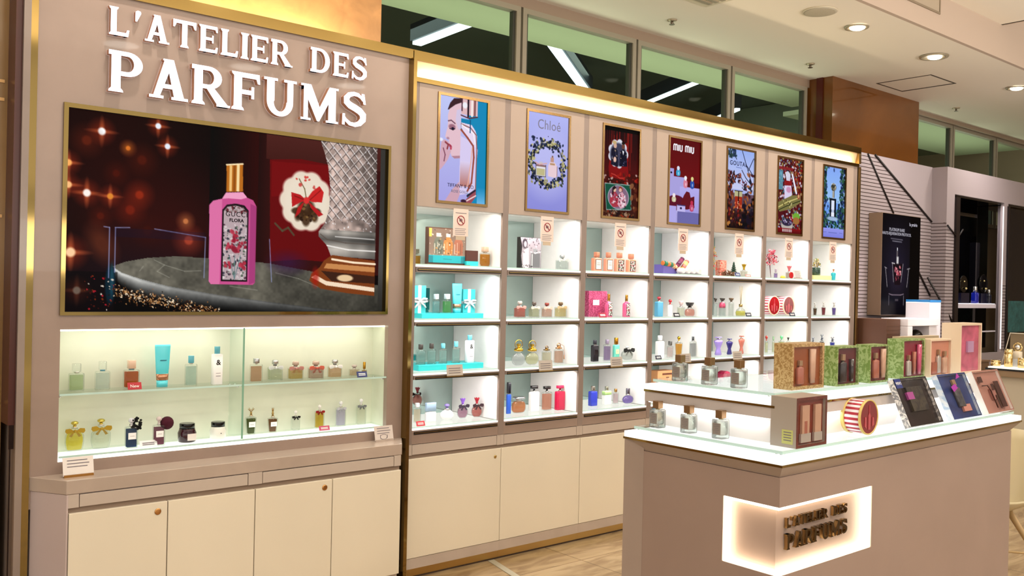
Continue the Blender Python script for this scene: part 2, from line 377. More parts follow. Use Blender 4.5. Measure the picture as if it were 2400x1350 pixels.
# high windows
pane_m = thin_glass('window_pane', (.86, .93, .86), .10)
def window(n, x0, x1, z1):
    fr = MB(); t = .035
    fr.box(x0, x0+t, 4.60, 4.66, 2.3, z1); fr.box(x1-t, x1, 4.60, 4.66, 2.3, z1); fr.box(x0+t, x1-t, 4.60, 4.66, z1-t, z1); fr.box(x0+t, x1-t, 4.60, 4.66, 2.3, 2.34)
    fr.box(x0+t, x0+t+.02, 4.615, 4.65, 2.34, z1-t, 1); fr.box(x1-t-.02, x1-t, 4.615, 4.65, 2.34, z1-t, 1)
    f = struct(fr.build('window_%d' % n, [frame_m, M('window_gasket', '3a3a30', .5)]))
    MB().box(x0+t, x1-t, 4.63, 4.636, 2.34, z1-t).build('window_pane', pane_m, f)
for i, (a, b, z1) in enumerate(((2.74, 3.93, 3.33), (3.95, 5.05, 3.33), (5.07, 6.19, 3.33), (6.21, 7.31, 3.33), (8.95, 10.17, 3.36), (10.19, 11.29, 3.36), (11.31, 12.5, 3.36))):
    window(i+1, a, b, z1)
# the concourse behind the high windows: pale green soffit, dark ceiling with strip lamps
sf = MB(); sf.box(2.0, 8.3, 4.75, 5.40, 3.40, 3.46); sf.box(8.9, 13, 4.75, 5.9, 3.45, 3.5); struct(sf.build('ceiling_concourse_soffit', M('green_soffit', 'bcc4a4', .7)))
dk = MB(); dk.box(-2, 15, 5.41, 12, 4.3, 4.4); struct(dk.build('ceiling_concourse', M('concourse_grey', '6e7a70', .7)))
bm_ = MB()
bm_.box(-2, 15, 11.9, 12, 0, 4.4); struct(bm_.build('wall_concourse', M('concourse_wall', '747c6c', .7)))
bk = MB(); bk.box(-2, 2.9, 5.5, 11.8, 3.75, 4.29); bk.box(11.8, 15, 6.1, 11.8, 3.8, 4.29); struct(bk.build('trim_4', M('concourse_duct', '8d9884', .7)))
for (xa, ya, xb, yb, w, lab) in ((5.35, 7.9, 5.25, 6.4, .10, 'white strip lamp on the concourse ceiling behind the first high window'), (5.9, 6.6, 8.2, 8.3, .10, 'bluish strip lamp crossing the mullion between the first two high windows'),
                       (9.4, 8.6, 8.7, 6.9, .05, 'thin cool strip lamp behind the third high window'), (11.2, 9.0, 10.4, 7.6, .06, 'short cool strip lamp low behind the third high window')):
    z = 3.95; d = Vector((xb-xa, yb-ya, 0)); nrm = Vector((-d.y, d.x, 0)).normalized()*w/2
    t = thing('strip_lamp', lab, 'lamp', (xa, ya, z), group='strip lamps in the concourse')
    P = [(0+nrm.x, nrm.y), (d.x+nrm.x, d.y+nrm.y), (d.x-nrm.x, d.y-nrm.y), (-nrm.x, -nrm.y)]
    MB().prism(P, 0, .03, 'z').build('diffuser', emit('cool_tube', 'e6f4ff', 4.5), t)
    MB().prism([(p[0]*1.0+q*nrm.x*.6, p[1]+q*nrm.y*.6) for p, q in zip(P, (1, 1, -1, -1))], .03, .20, 'z').build('housing', M('lamp_housing', '2c3440', .5), t)
area((6.0, 7.5, 4.1), 4.0, 85, (.86, .96, .9), (0, 0, -1), size_y=3.0, name='concourse_light')  # unseen fill lamps, here and below, added to brighten concourse and soffit
area((5.0, 5.1, 2.6), 5.5, 26, (.97, 1.0, .84), (0, 0, 1), size_y=.5, name='concourse_uplight')
area((10.8, 5.2, 2.6), 3.5, 14, (.97, 1.0, .84), (0, 0, 1), size_y=.5, name='concourse_uplight')

# ------------------------------------------------------------------ ceiling fittings
spotlamp = emit('lamp_face', 'fff4d8', 6.)
for i, (x, lab) in enumerate(((6.09, 'round recessed ceiling downlight beside the speaker grille'), (7.27, 'recessed ceiling downlight in a wide silver ring above the access hatch'), (8.86, 'recessed ceiling downlight at the picture edge, beyond the hatch'))):
    t = thing('downlight', lab, 'ceiling light', (x, 3.45, 3.40), group='ceiling downlights')
    rg = MB(); r1 = .085 if i != 1 else .11
    rg.loft([(-.004, 1), (-.012, .96), (-.012, .72), (-.002, .70)], 2*r1, 2*r1, 2, 28, 0, cap=False); rg.build('ring', M('lamp_ring', 'b4a890', .35, metal=.4), t)
    MB().ball(-.01, -.012, -.012, .055, .055, .02).build('bulb', spotlamp, t)
    area((x-.01, 3.43, 3.36), .09, 7, WARM, (0.0, .12, -1), spread=110, name='downlight_beam')
for x_ in (1.3, 2.5, 3.7, 4.9):
    area((x_, 3.45, 3.385), .09, 4.5, WARM, (0, .12, -1), spread=110, name='downlight_beam')
t = thing('ceiling_speaker', 'large round beige speaker grille in the ceiling', 'speaker', (5.58, 3.43, 3.40))
MB().loft([(0, 1), (-.008, 1), (-.010, .95)], .23, .23, 2, 36).build('rim', M('speaker_rim', 'cfc4ae', .5), t)
def grille_mat():
    m = M('speaker_mesh', 'a89f8c', .6); n = m.node_tree; b = n.nodes['Principled BSDF']
    v = n.nodes.new('ShaderNodeTexVoronoi'); v.inputs['Scale'].default_value = 260; c = n.nodes.new('ShaderNodeTexCoord'); r = n.nodes.new('ShaderNodeValToRGB')
    r.color_ramp.elements[0].color = (*hexc('8a8272'), 1); r.color_ramp.elements[1].color = (*hexc('b8ae9a'), 1); r.color_ramp.elements[1].position = .4
    n.links.new(c.outputs['Object'], v.inputs['Vector']); n.links.new(v.outputs['Distance'], r.inputs[0]); n.links.new(r.outputs[0], b.inputs['Base Color']); return m
MB().loft([(-.010, 1), (-.013, .9), (-.015, .3)], .215, .215, 2, 36).build('grille', grille_mat(), t)
for x, y, lab in ((5.04, 4.26, 'small chrome sprinkler head over the second high window'), (6.82, 4.27, 'small sprinkler head beside the marble pier'), (9.44, 4.24, 'small sprinkler head beyond the access hatch')):
    t = thing('sprinkler', lab, 'sprinkler', (x, y, 3.40), group='ceiling sprinklers')
    MB().loft([(0, 1), (-.006, 1), (-.012, .5)], .07, .07, 2, 18).build('escutcheon', M('sprinkler_plate', 'b8aa90', .3, metal=.5), t)
    m_ = MB(); m_.cyl(0, 0, -.03, .008, .02); m_.cyl(0, 0, -.034, .02, .003); m_.tube([(-.012, 0, -.01), (-.016, 0, -.022), (0, 0, -.033), (.016, 0, -.022), (.012, 0, -.01)], .002)
    m_.build('head', M('sprinkler_metal', (.25, .2, .15), .3, 1.), t)
t = thing('access_hatch', 'square ceiling access hatch with a dark joint', 'hatch', (8.10, 4.0, 3.40))
h = MB(); a, b, w = .24, .25, .014
h.box(-a, a, -b, -b+w, -.003, .0); h.box(-a, a, b-w, b, -.003, 0); h.box(-a, -a+w, -b+w, b-w, -.003, 0); h.box(a-w*2.0, a, -b+w, b-w, -.003, 0)
h.build('frame', M('hatch_joint', '4a3a2c', .6), t)
MB().box(-a+w, a-2*w, -b+w, b-w, -.0015, 0).build('panel', plaster, t)
t = thing('air_vent', 'louvred air vent in the ceiling cut by the picture top', 'vent', (4.66, 3.62, 3.40))
v = MB(); v.box(-.30, .30, -.28, .28, -.006, 0); v.build('frame', M('vent_frame', 'd8ccb4', .5), t)
for k in range(9): MB().box(-.26, .26, -.24+k*.055, -.21+k*.055, -.012, -.006).build('slat', M('vent_slat', '9a8e78', .5), t)
t = thing('wall_grille', 'flat rectangular grille panel on the ceiling step', 'vent', (6.2, 3.12, 3.50))
g = MB(); g.box(-.5, .445, -.008, 0, .03, .045); g.box(.43, .445, -.008, 0, .045, .17); g.box(-.5, .43, -.004, 0, .045, .17, 1)
g.build('frame', [M('grille_edge', '8a7a66', .5), M('grille_face', 'b0a08c', .5)], t)
# ------------------------------------------------------------------ tall display of the television (first unit)
XL0, XL1 = .89, 2.588
lu = thing('display_cabinet', 'tall beige display cabinet carrying the big lit shop sign, television and glass niche', 'display cabinet', (1.74, D, 0))
TZ0, TZ1, TX0, TX1 = 1.346, 2.178, .985, 2.488
NZ0, NZ1, NX0, NX1 = .784, 1.290, .990, 2.499
p = MB()
p.box(XL0, XL1, D, D+.03, TZ1, 2.629); p.box(XL0, TX0, D, D+.03, TZ0, TZ1); p.box(TX1, XL1, D, D+.03, TZ0, TZ1)
p.box(XL0, XL1, D, D+.03, NZ1, TZ0); p.box(XL0, NX0, D, D+.03, NZ0, NZ1); p.box(NX1, XL1, D, D+.03, NZ0, NZ1); p.box(XL0, XL1, D, D+.03, .60, NZ0)
wb(p, 'front_panel', marble, lu)
p = MB(); p.box(XL0, XL1, D+.03, 4.28, 2.60, 2.65); p.box(XL0, XL0+.03, D+.03, 4.28, 0, 2.6); p.box(XL0+.03, XL1, 4.2, 4.28, 0, 2.6); wb(p, 'carcass', marble_dk, lu)
p = MB(); p.box(XL0-.012, XL1+.016, D-.014, D+.02, 2.629, 2.677); wb(p, 'top_band', gold, lu)
p = MB(); p.box(.862, .889, D-.004, 4.2, 0, 2.66); wb(p, 'edge_strip', gold, lu)
p = MB(); p.box(XL1, XL1+.02, D-.045, D+.02, 0, 2.629); wb(p, 'corner_strip', gold, lu)
# niche lining
yb = 4.03
p = MB(); p.box(NX0-.01, NX0, D+.03, yb, NZ0-.01, NZ1+.01); p.box(NX1, NX1+.01, D+.03, yb, NZ0-.01, NZ1+.01); p.box(NX0-.01, NX1+.01, yb, yb+.01, NZ0-.01, NZ1+.01)
p.box(NX0-.01, NX1+.01, D+.03, yb, NZ1, NZ1+.01)
nich = wb(p, 'niche_lining', M('niche_back', 'dadeca', .25, noise=(4, .06, 5), coat=.3), lu)
p = MB(); p.box(NX0, NX1, D-.004, yb, NZ0-.012, NZ0+.001); wb(p, 'light_base', emit('acrylic_glow', 'fffdf0', 1.8), nich)
p = MB(); p.box(NX0+.002, NX1-.002, D-.006, yb-.004, NZ0+.003, NZ0+.010, 0); p.box(NX0+.002, NX1-.002, D-.008, D-.006, NZ0+.003, NZ0+.010, 1)
wb(p, 'base_glass', [glassy, glass_edge], nich)
p = MB(); p.box(NX0+.003, 1.742, D+.005, yb-.004, 1.029, 1.037, 0); p.box(NX0+.003, 1.742, D+.003, D+.005, 1.029, 1.037, 1); wb(p, 'glass_shelf', [glassy, glass_edge], lu)
p = MB(); p.box(1.752, NX1-.003, D+.005, yb-.004, 1.029, 1.037, 0); p.box(1.752, NX1-.003, D+.003, D+.005, 1.029, 1.037, 1); wb(p, 'glass_shelf', [glassy, glass_edge], lu)
p = MB(); p.box(1.743, 1.751, D+.002, yb-.002, NZ0+.011, NZ1-.002, 0); p.box(1.743, 1.751, D, D+.002, NZ0+.011, NZ1-.002, 1); wb(p, 'glass_divider', [glassy, M('divider_edge', '7fae96', .2)], lu)
for x in (1.0, 1.735, 1.759, 2.49):
    for y in (D+.03, yb-.03):
        q = MB(); q.cyl(x, y, 1.021, .006, .008); wb(q, 'shelf_pin', chrome, lu)
p = MB(); p.box(NX0, NX1, D+.032, D+.045, NZ1-.008, NZ1); wb(p, 'led_strip', emit('niche_led', 'fffbe0', 5.), lu)
area((1.36, D+.06, NZ1-.012), .68, .4, (1.0, .99, .94), (0, .5, -1), size_y=.03, name='niche_light')
area((2.12, D+.06, NZ1-.012), .68, .4, (1.0, .99, .94), (0, .5, -1), size_y=.03, name='niche_light')
# light washing the pier from the top of the cabinet
area((1.7, 4.31, 2.68), 1.5, 16, (1.0, .80, .42), (0, .2, 1), size_y=.04, name='top_wash_light')
# lit sign
sg = thing('shop_sign', "two rows of white illuminated channel letters above the television", 'sign', (1.14, D, 2.24))
sgm = [emit('sign_face', 'fdf6ff', 2.2), M('sign_return', 'c9977a', .35, metal=.3)]
b = (1.14, 2.24)
sign_letters("L'ATELIER", 0, 1.938-b[0], 2.470-b[1], .113, -.024, .022, sg, sgm)
sign_letters("DES", 2.030-b[0], 2.336-b[0], 2.470-b[1], .113, -.024, .022, sg, sgm)
sign_letters("PARFUMS", 0, 2.336-b[0], 2.243-b[1], .165, -.03, .028, sg, sgm, .04)
# base cabinets under it
FB = 3.735
ct = thing('countertop', 'pale marble ledge with an angled corner under the glass niche', 'countertop', (1.74, 3.8, .672))
out = [(.89, D), (.985, FB), (2.495, FB), (2.585, D-.012), (2.585, D)]
p = MB(); p.prism(out, .672, .725, 'z'); wb(p, 'slab', marble_top, ct, .002)
bodyz = [(.896, D-.001), (.990, FB+.012), (2.490, FB+.012), (2.575, D-.001)]
xs = [.992, 1.742, 2.490]
lab = ['cream base cabinet with two lacquered doors under the television niche, at its angled end', 'cream base cabinet with two lacquered doors next to the tall brass strip']
for i in range(2):
    x0, x1 = xs[i], xs[i+1]
    bc = thing('base_cabinet', lab[i], 'cabinet', ((x0+x1)/2, 3.8, 0), group='base cabinets under the television niche')
    body = [(x0-.001, FB+.014), (x1-.001, FB+.014)] + ([(x1-.001, D-.001), (.896, D-.001)] if i == 0 else [(2.575, D-.001), (x0, D-.001)])
    if i == 0: body = [(.896, D-.001), (.986, FB+.0), (.9918, FB+.0), (.9918, FB+.014), (x1-.001, FB+.014), (x1-.001, D-.001)]
    q = MB(); q.prism(body, .05, .671, 'z'); wb(q, 'body', lacquer_dr if i else M('side_lacquer', 'c6b4b0', .4, noise=(2, .03, 2)), bc)
    a0, a1 = (1.030, 1.712) if i == 0 else (1.775, 2.452)
    q = MB(); q.box(x0, a0, FB, FB+.013, .620, .671); wb(q, 'stile', lacquer_dr, bc); q = MB(); q.box(a1, x1, FB, FB+.013, .620, .671); wb(q, 'stile', lacquer_dr, bc)
    q = MB(); q.box(a0+.003, a1-.003, FB, FB+.013, .621, .668); wb(q, 'drawer', lacquer_dr, bc, .001)
    q = MB(); q.box(x0, x1, FB+.0125, FB+.0138, .598, .620); wb(q, 'finger_groove', M('groove_bronze', '8c7868', .4), bc)
    for j in range(2):
        d0, d1 = x0+.375*j, min(x1, x0+.375*(j+1))
        q = MB(); q.box(d0+.002, d1-.002, FB-.006, FB+.0135, .10, .600); dr = wb(q, 'door', lacquer, bc, .0015)
        if j == (0 if i == 0 else 0):
            kx, kz = (1.327, .563) if i == 0 else (2.076, .566)
            q = MB(); q.loft([(0, 1), (.002, 1), (.003, .7), (.0032, .2)], .026, .026, 2, 20); q.xf(Matrix.Translation((kx, FB-.006, kz)) @ Matrix.Rotation(PI/2, 4, 'X')); lk = wb(q, 'lock', M('copper_lock', (.62, .30, .10), .3, 1.), dr)
    q = MB(); q.box(x0, x1, FB+.03, FB+.04, 0, .055); wb(q, 'kick_panel', gold_soft, bc)

# ------------------------------------------------------------------ seven display bays
P0, PW = 2.655, .6075
BX = lambda k: P0+PW*k
OW = .567
RZ = [(1.597, 1.897), (1.315, 1.558), (1.042, 1.285), (.763, 1.009)]
YB = 4.31
names = ['the half-face perfume screen, beside the television cabinet', 'the wreath screen', 'the dark red party screen', 'the red and lilac staircase screen', 'the dark forest screen', 'the crowded gift screen', 'the blue garden screen, last of the row']
fasc = M('fascia_panel', 'ad998b', .4, noise=(2.5, .03, 3))
edge_glow = emit('shelf_edge_glow', 'fff8f0', 1.3)
for k in range(7):
    x0 = BX(k); x1 = x0+OW; xe = x1+PW-OW
    u = thing('display_bay', 'tall lit shelf bay under '+names[k], 'shelving', ((x0+x1)/2, D, 0), group='lit shelf bays')
    s0, s1, sz0, sz1 = x0+.115, x0+.455, 1.920, 2.494
    q = MB(); y0, y1 = D, D+.02
    q.box(x0, s0, y0, y1, 1.897, 2.521); q.box(s1, x1, y0, y1, 1.897, 2.521); q.box(s0, s1, y0, y1, sz1, 2.521); q.box(s0, s1, y0, y1, 1.897, sz0)
    wb(q, 'fascia', fasc, u)
    q = MB()
    if k == 0: q.box(2.609, x0-.0005, D+.001, YB, .683, 2.521)
    q.box(x1+.0005, xe-.0005 if k < 6 else xe+.02, D+.001, YB, .683, 2.521); wb(q, 'pilaster', marble_dk, u)
    q = MB(); q.box(x0, x1, YB, YB+.015, .683, 1.93); wb(q, 'mirror_back', mirror, u)
    q = MB(); q.box(x1-.0035, x1, D+.012, YB-.001, .765, 1.9); wb(q, 'side_lining', whitecell, u); q = MB(); q.box(x0, x0+.0035, D+.012, YB-.001, .765, 1.9); wb(q, 'side_lining', whitecell, u)
    q = MB(); q.box(x0+.004, x1-.004, D+.021, YB-.001, 1.895, 1.915); wb(q, 'head_board', whitecell, u)
    for r, (z0, z1) in enumerate(RZ):
        zt = RZ[r+1][1] if r < 3 else .70
        q = MB()
        if r < 3: q.box(x0+.004, x1-.004, D+.0, YB-.001, zt+.002, z0-.010)
        else: q.box(x0+.0, x1-.0, D+.002, YB-.001, .683, z0-.010)
        sh = wb(q, 'shelf', marble_dk if r < 3 else marble, u)
        q = MB(); q.box(x0+.004, x1-.004, D-.001, YB-.001, z0-.010, z0-.001); wb(q, 'light_strip', edge_glow, sh)
        q = MB(); q.box(x0+.006, x1-.006, D+.012, YB-.003, z0, z0+.005, 0); q.box(x0+.006, x1-.006, D+.010, D+.012, z0, z0+.005, 1); wb(q, 'glass_plate', [glassy, glass_edge], sh)
        zr = z0-.024
        q = MB(); q.box(x0+.012, x1-.006, D-.001, D+.001, zr-.0075, zr+.0065, 0); wb(q, 'slot', M('slot_dark', '120a06', .5), sh)
        q = MB(); q.box(x0+.014, x1-.008, D-.004, D-.0011, zr-.001, zr+.0022); wb(q, 'brass_rod', gold_soft, sh)
        tint = {(0, 0): (1, .93, .84), (1, 0): (.92, 1, 1), (2, 0): (.92, 1, .99), (3, 0): (1, .95, .98), (0, 5): (1, .86, .88), (0, 3): (.95, .95, 1), (2, 5): (1, 1, .86)}.get((r, k), (1, .96, .93))
        area(((x0+x1)/2, D+.03, z1-.006), .5, 1.5 if r else 1.8, tint, (0, .30, -1), size_y=.03, name='shelf_light')
# fascia canopy over the bays
cv = thing('canopy', 'long brass edged light cove running over the seven shelf bays', 'canopy', (4.75, D, 2.52))
xa, xb = 2.609, 6.935
q = MB(); q.box(xa, xb+.02, D-.014, D+.02, 2.629, 2.677); wb(q, 'top_band', gold, cv)
q = MB(); q.box(xa, xb, D-.010, D+.02, 2.5215, 2.545); wb(q, 'lower_band', gold, cv)
q = MB(); q.prism([(D+.022, 2.545), (D+.030, 2.545), (D+.030, 2.640), (D+.004, 2.640), (D+.004, 2.629)], xa, xb-.012, 'x'); wb(q, 'cove_panel', M('cove_cream', 'f4d0a4', .5), cv)
q = MB(); q.box(xa, xb, D+.021, YB, 2.641, 2.66); q.box(xa, xb, D+.031, YB, 2.522, 2.64); wb(q, 'top_board', marble_dk, cv)
q = MB(); q.box(xa+.01, xb-.012, D+.004, D+.020, 2.5455, 2.549); wb(q, 'led_strip', emit('cove_led', 'ffdc8c', 3.2), cv)
q = MB(); q.box(xb-.012, xb+.02, D-.014, D+.06, 2.5455, 2.6285); wb(q, 'end_cap', gold_soft, cv)
area((4.75, D-.004, 2.552), 4.2, 8, (1.0, .84, .55), (0, 1.0, 1.15), size_y=.008, name='cove_light')
q = MB(); q.box(xb+.0, xb+.022, D-.014, YB, 0, 2.521)
tag(wb(q, 'end_panel', gold_soft), 'narrow brass end panel closing the row of shelf bays', 'panel')
# base cabinets under the bays
for k in range(7):
    x0 = 2.638+PW*k if k else 2.612; x1 = 2.638+PW*(k+1) if k < 6 else 6.93
    lab = ['cream base cabinet with brass lock beside the tall brass strip', 'cream base cabinet without a lock, second from the brass strip', 'cream base cabinet under the dark red party screen', 'cream base cabinet hidden halfway behind the island', 'cream base cabinet under the dark forest screen', 'cream base cabinet under the crowded gift screen', 'cream base cabinet under the blue garden screen'][k]
    bc = thing('base_cabinet', lab, 'cabinet', ((x0+x1)/2, D, 0), group='base cabinets under the shelf bays')
    q = MB(); q.box(x0, x1-.0005, D+.018, YB, .048, .682); wb(q, 'body', marble_dk, bc)
    a0, a1 = BX(k)+.003, BX(k)+.563
    q = MB(); q.box(x0, a0, D+.003, D+.0175, .627, .682); wb(q, 'stile', lacquer_dr, bc); q = MB(); q.box(a1, x1-.0005, D+.003, D+.0175, .627, .682); wb(q, 'stile', lacquer_dr, bc)
    q = MB(); q.box(a0+.0025, a1-.0025, D+.003, D+.0175, .629, .680); wb(q, 'drawer', lacquer_dr, bc, .001)
    q = MB(); q.box(x0, x1-.0005, D+.014, D+.0175, .608, .627); wb(q, 'finger_groove', M('groove_bronze', '8c7868', .4), bc)
    q = MB(); q.box(x0+.0015, x1-.002, D-.002, D+.0175, .103, .609); dr = wb(q, 'door', lacquer, bc, .0015)
    q = MB(); q.box(x0, x1-.0005, D, D+.0175, .048, .101); wb(q, 'plinth', M('plinth_stone', 'c0b0a2', .35, noise=(4, .08, 5)), bc)
    if k == 0:
        q = MB(); q.loft([(0, 1), (.002, 1), (.003, .7), (.0032, .2)], .018, .018, 2, 20); q.xf(Matrix.Translation((3.204, D-.002, .566)) @ Matrix.Rotation(PI/2, 4, 'X')); wb(q, 'lock', M('brass_lock', (.70, .48, .16), .3, 1.), dr)
    q = MB(); q.box(x0, x1-.0005, D+.006, D+.02, .010, .0475); wb(q, 'kick_panel', M('kick_brass', (.62, .42, .16), .3, 1.), bc)
    q = MB(); q.box(x0, x1-.0005, D+.010, D+.02, 0, .0098); wb(q, 'shadow_gap', dark_gap, bc)  # solid dark strip standing in for the shade under the kick
# pier and bronze jamb seen beside the television cabinet
q = MB(); q.box(.836, .861, 3.868, 4.2, 0, 3.4)
struct(wb(q, 'wall_return', M('grey_marble', '8e7e74', .2, noise=(2, .14, 5), coat=.3)))
q = MB(); q.box(.812, .8355, 3.885, 4.2, .93, 3.4); struct(wb(q, 'trim_5', M('bronze_jamb', '4a1c10', .3)))
q = MB(); q.box(.815, .832, 3.878, 3.884, .84, .93); q.box(.8205, .8245, 3.89, 3.894, .3, .84); tag(wb(q, 'door_pull', M('dark_bronze', '1e0c08', .3, metal=.6)), 'dark bronze pull with a thin rod on the far side of the grey pier', 'handle')
q = MB(); q.box(-3, .80, 4.0, 4.1, 0, 3.4); q.box(.80, .812, 4.0, 4.2, 0, 3.4)
for z in (.72, 1.0, 1.72, 2.17, 2.24): q.box(-3, .80, 3.994, 3.9995, z, z+.012, 1)
struct(wb(q, 'wall_left', [M('amber_panel', '8e6c3e', .25, noise=(1.2, .22, 5), coat=.3), M('panel_joint', 'e0b070', .3)]))
# ------------------------------------------------------------------ pictures shown on the screens (painted on a fine mesh grid)
class Pic:
    def __init__(s, w, h, asp, bg='000000'):
        s.w, s.h, s.asp = w, h, asp            # asp = real width / height
        s.a = np.zeros((h, w, 3)); s.a[:] = [int(bg[i:i+2], 16)/255 for i in (0, 2, 4)]
        s.U, s.V = np.meshgrid((np.arange(w)+.5)/w, (np.arange(h)+.5)/h)
    def c(s, h): return np.array([int(h[i:i+2], 16)/255 for i in (0, 2, 4)])
    def mix(s, m, col, al=1.): m = np.clip(m*al, 0, 1)[..., None]; s.a = s.a*(1-m)+(s.c(col) if isinstance(col, str) else col)*m; return s
    def vgrad(s, v0, v1, c0, c1, u0=0, u1=1, al=1.):
        t = np.clip((s.V-v0)/(v1-v0), 0, 1)[..., None]; m = ((s.V >= v0) & (s.V <= v1) & (s.U >= u0) & (s.U <= u1))*1.
        return s.mix(m, s.c(c0)*(1-t)+s.c(c1)*t, al)
    def ell(s, cu, cv, ru, rv, col, soft=.15, al=1., ang=0.):
        x = (s.U-cu)*s.asp; y = s.V-cv; a = math.radians(ang); X = x*math.cos(a)+y*math.sin(a); Y = -x*math.sin(a)+y*math.cos(a)
        d = np.sqrt((X/(ru*s.asp))**2+(Y/rv)**2); return s.mix(np.clip((1+soft/2-d)/max(soft, .02), 0, 1), col, al)
    def ring(s, cu, cv, ru, rv, t, col, al=1.):
        d = np.sqrt(((s.U-cu)/ru)**2+((s.V-cv)/rv)**2); return s.mix((abs(d-1) < t)*1., col, al)
    def poly(s, pts, col, al=1.):
        m = np.zeros(s.U.shape)
        for du, dv in ((-.25, -.25), (.25, -.25), (-.25, .25), (.25, .25)):
            U = s.U+du/s.w; V = s.V+dv/s.h; ins = np.zeros(U.shape, bool); n = len(pts)
            for i in range(n):
                x1, y1 = pts[i]; x2, y2 = pts[(i+1) % n]
                if y1 == y2: continue
                c = ((y1 > V) != (y2 > V)) & (U < (x2-x1)*(V-y1)/(y2-y1)+x1); ins ^= c
            m += ins/4
        return s.mix(m, col, al)
    def rect(s, u0, v0, u1, v1, col, al=1.): return s.poly([(u0, v0), (u1, v0), (u1, v1), (u0, v1)], col, al)
    def line(s, pts, w, col, al=1.):
        for (x1, y1), (x2, y2) in zip(pts[:-1], pts[1:]):
            ax, ay, bx, by = x1*s.asp, y1, x2*s.asp, y2; px, py = s.U*s.asp, s.V
            l2 = (bx-ax)**2+(by-ay)**2+1e-9; t = np.clip(((px-ax)*(bx-ax)+(py-ay)*(by-ay))/l2, 0, 1)
            d = np.hypot(px-ax-t*(bx-ax), py-ay-t*(by-ay)); s.mix(np.clip((w-d)/(1.2/s.h)+.5, 0, 1), col, al)
        return s
    def speck(s, n, box, cols, r0, r1, al=.9, asp_=1.):
        for i in range(n):
            u = rng.uniform(box[0], box[2]); v = rng.uniform(box[1], box[3]); r = rng.uniform(r0, r1)
            s.ell(u, v, r/s.asp*rng.uniform(.6, 1.6)*asp_, r, cols[int(rng.integers(len(cols)))], .4, al, rng.uniform(0, 180))
        return s
    def cloud(s, nx, ny):
        g = rng.uniform(0, 1, (ny+2, nx+2)); x = s.U*nx; y = s.V*ny; x0 = x.astype(int); y0 = y.astype(int); fx = x-x0; fy = y-y0
        fx = fx*fx*(3-2*fx); fy = fy*fy*(3-2*fy)
        return (g[y0, x0]*(1-fx)+g[y0, x0+1]*fx)*(1-fy)+(g[y0+1, x0]*(1-fx)+g[y0+1, x0+1]*fx)*fy
    def grain(s, amt, box=(0, 0, 1, 1), k=3):
        n = rng.normal(0, 1, (s.h//k+2, s.w//k+2)).repeat(k, 0).repeat(k, 1)[:s.h, :s.w]
        m = ((s.U > box[0]) & (s.U < box[2]) & (s.V > box[1]) & (s.V < box[3]))
        s.a = np.clip(s.a*(1+(amt*n*m)[..., None]), 0, 1); return s
    def mesh(s, name, x0, x1, y, z0, z1, mat, parent):
        h, w = s.h, s.w; b = base_of(parent)
        X = x0+(x1-x0)*(np.arange(w)/(w-1)); Z = z1-(z1-z0)*(np.arange(h)/(h-1)); XX, ZZ = np.meshgrid(X, Z)
        co = np.stack([XX-b.x, np.full(XX.shape, y-b.y), ZZ-b.z], -1).reshape(-1, 3)
        i = (np.arange(h-1)[:, None]*w+np.arange(w-1)[None]).ravel(); f = np.stack([i, i+w, i+w+1, i+1], -1)
        me = bpy.data.meshes.new(name); me.vertices.add(h*w); me.vertices.foreach_set('co', co.ravel().astype(np.float32))
        me.loops.add(f.size); me.loops.foreach_set('vertex_index', f.ravel().astype(np.int32)); me.polygons.add(len(f))
        me.polygons.foreach_set('loop_start', (np.arange(len(f))*4).astype(np.int32)); me.update(calc_edges=True)
        a = np.clip(s.a, 0, 1); lin = np.where(a <= .04045, a/12.92, ((a+.055)/1.055)**2.4)
        at = me.color_attributes.new('picture', 'FLOAT_COLOR', 'POINT'); at.data.foreach_set('color', np.concatenate([lin, np.ones((h, w, 1))], -1).ravel().astype(np.float32))
        me.materials.append(mat); ob = bpy.data.objects.new(name, me); COL.objects.link(ob); ob.parent = parent; return ob
scr = attr_mat('screen_picture', 1.0)

# --- television
tv = thing('television', 'wide television in a brass frame playing a film of a pink scent bottle on stone', 'television', (1.735, D, 1.346))
q = MB(); y0, y1 = D-.010, D+.030
q.box(TX0, TX1, y0, y1, 2.160, TZ1); q.box(TX0, TX1, y0, y1, TZ0, 1.3595); q.box(TX0, 1.002, y0, y1, 1.3595, 2.160); q.box(2.474, TX1, y0, y1, 1.3595, 2.160)
wb(q, 'frame', gold, tv)
q = MB(); q.box(1.0025, 2.4735, D+.006, D+.03, 1.360, 2.1595); wb(q, 'bezel', M('tv_black', '020202', .15), tv)
P = Pic(560, 308, 1.47/.8, '040102')
P.vgrad(0, 1, '060203', '0a0304')
P.ell(.12, .35, .22, .6, '2a0806', 1.6, .8); P.ell(.30, .62, .16, .28, '3c0a08', 1.5, .7); P.ell(.2, .85, .2, .2, '14101c', 1.3, .6)
P.mix(np.clip((P.U-.50)/.10, 0, 1)*(P.V < .78), '340c0b'); P.vgrad(0, .14, '4c201c', '401814', .58, 1.)
for i in range(14): P.rect(.40+i*.011, 0, .412+i*.011, .72, '%02x0505' % (6+i*3), .9)
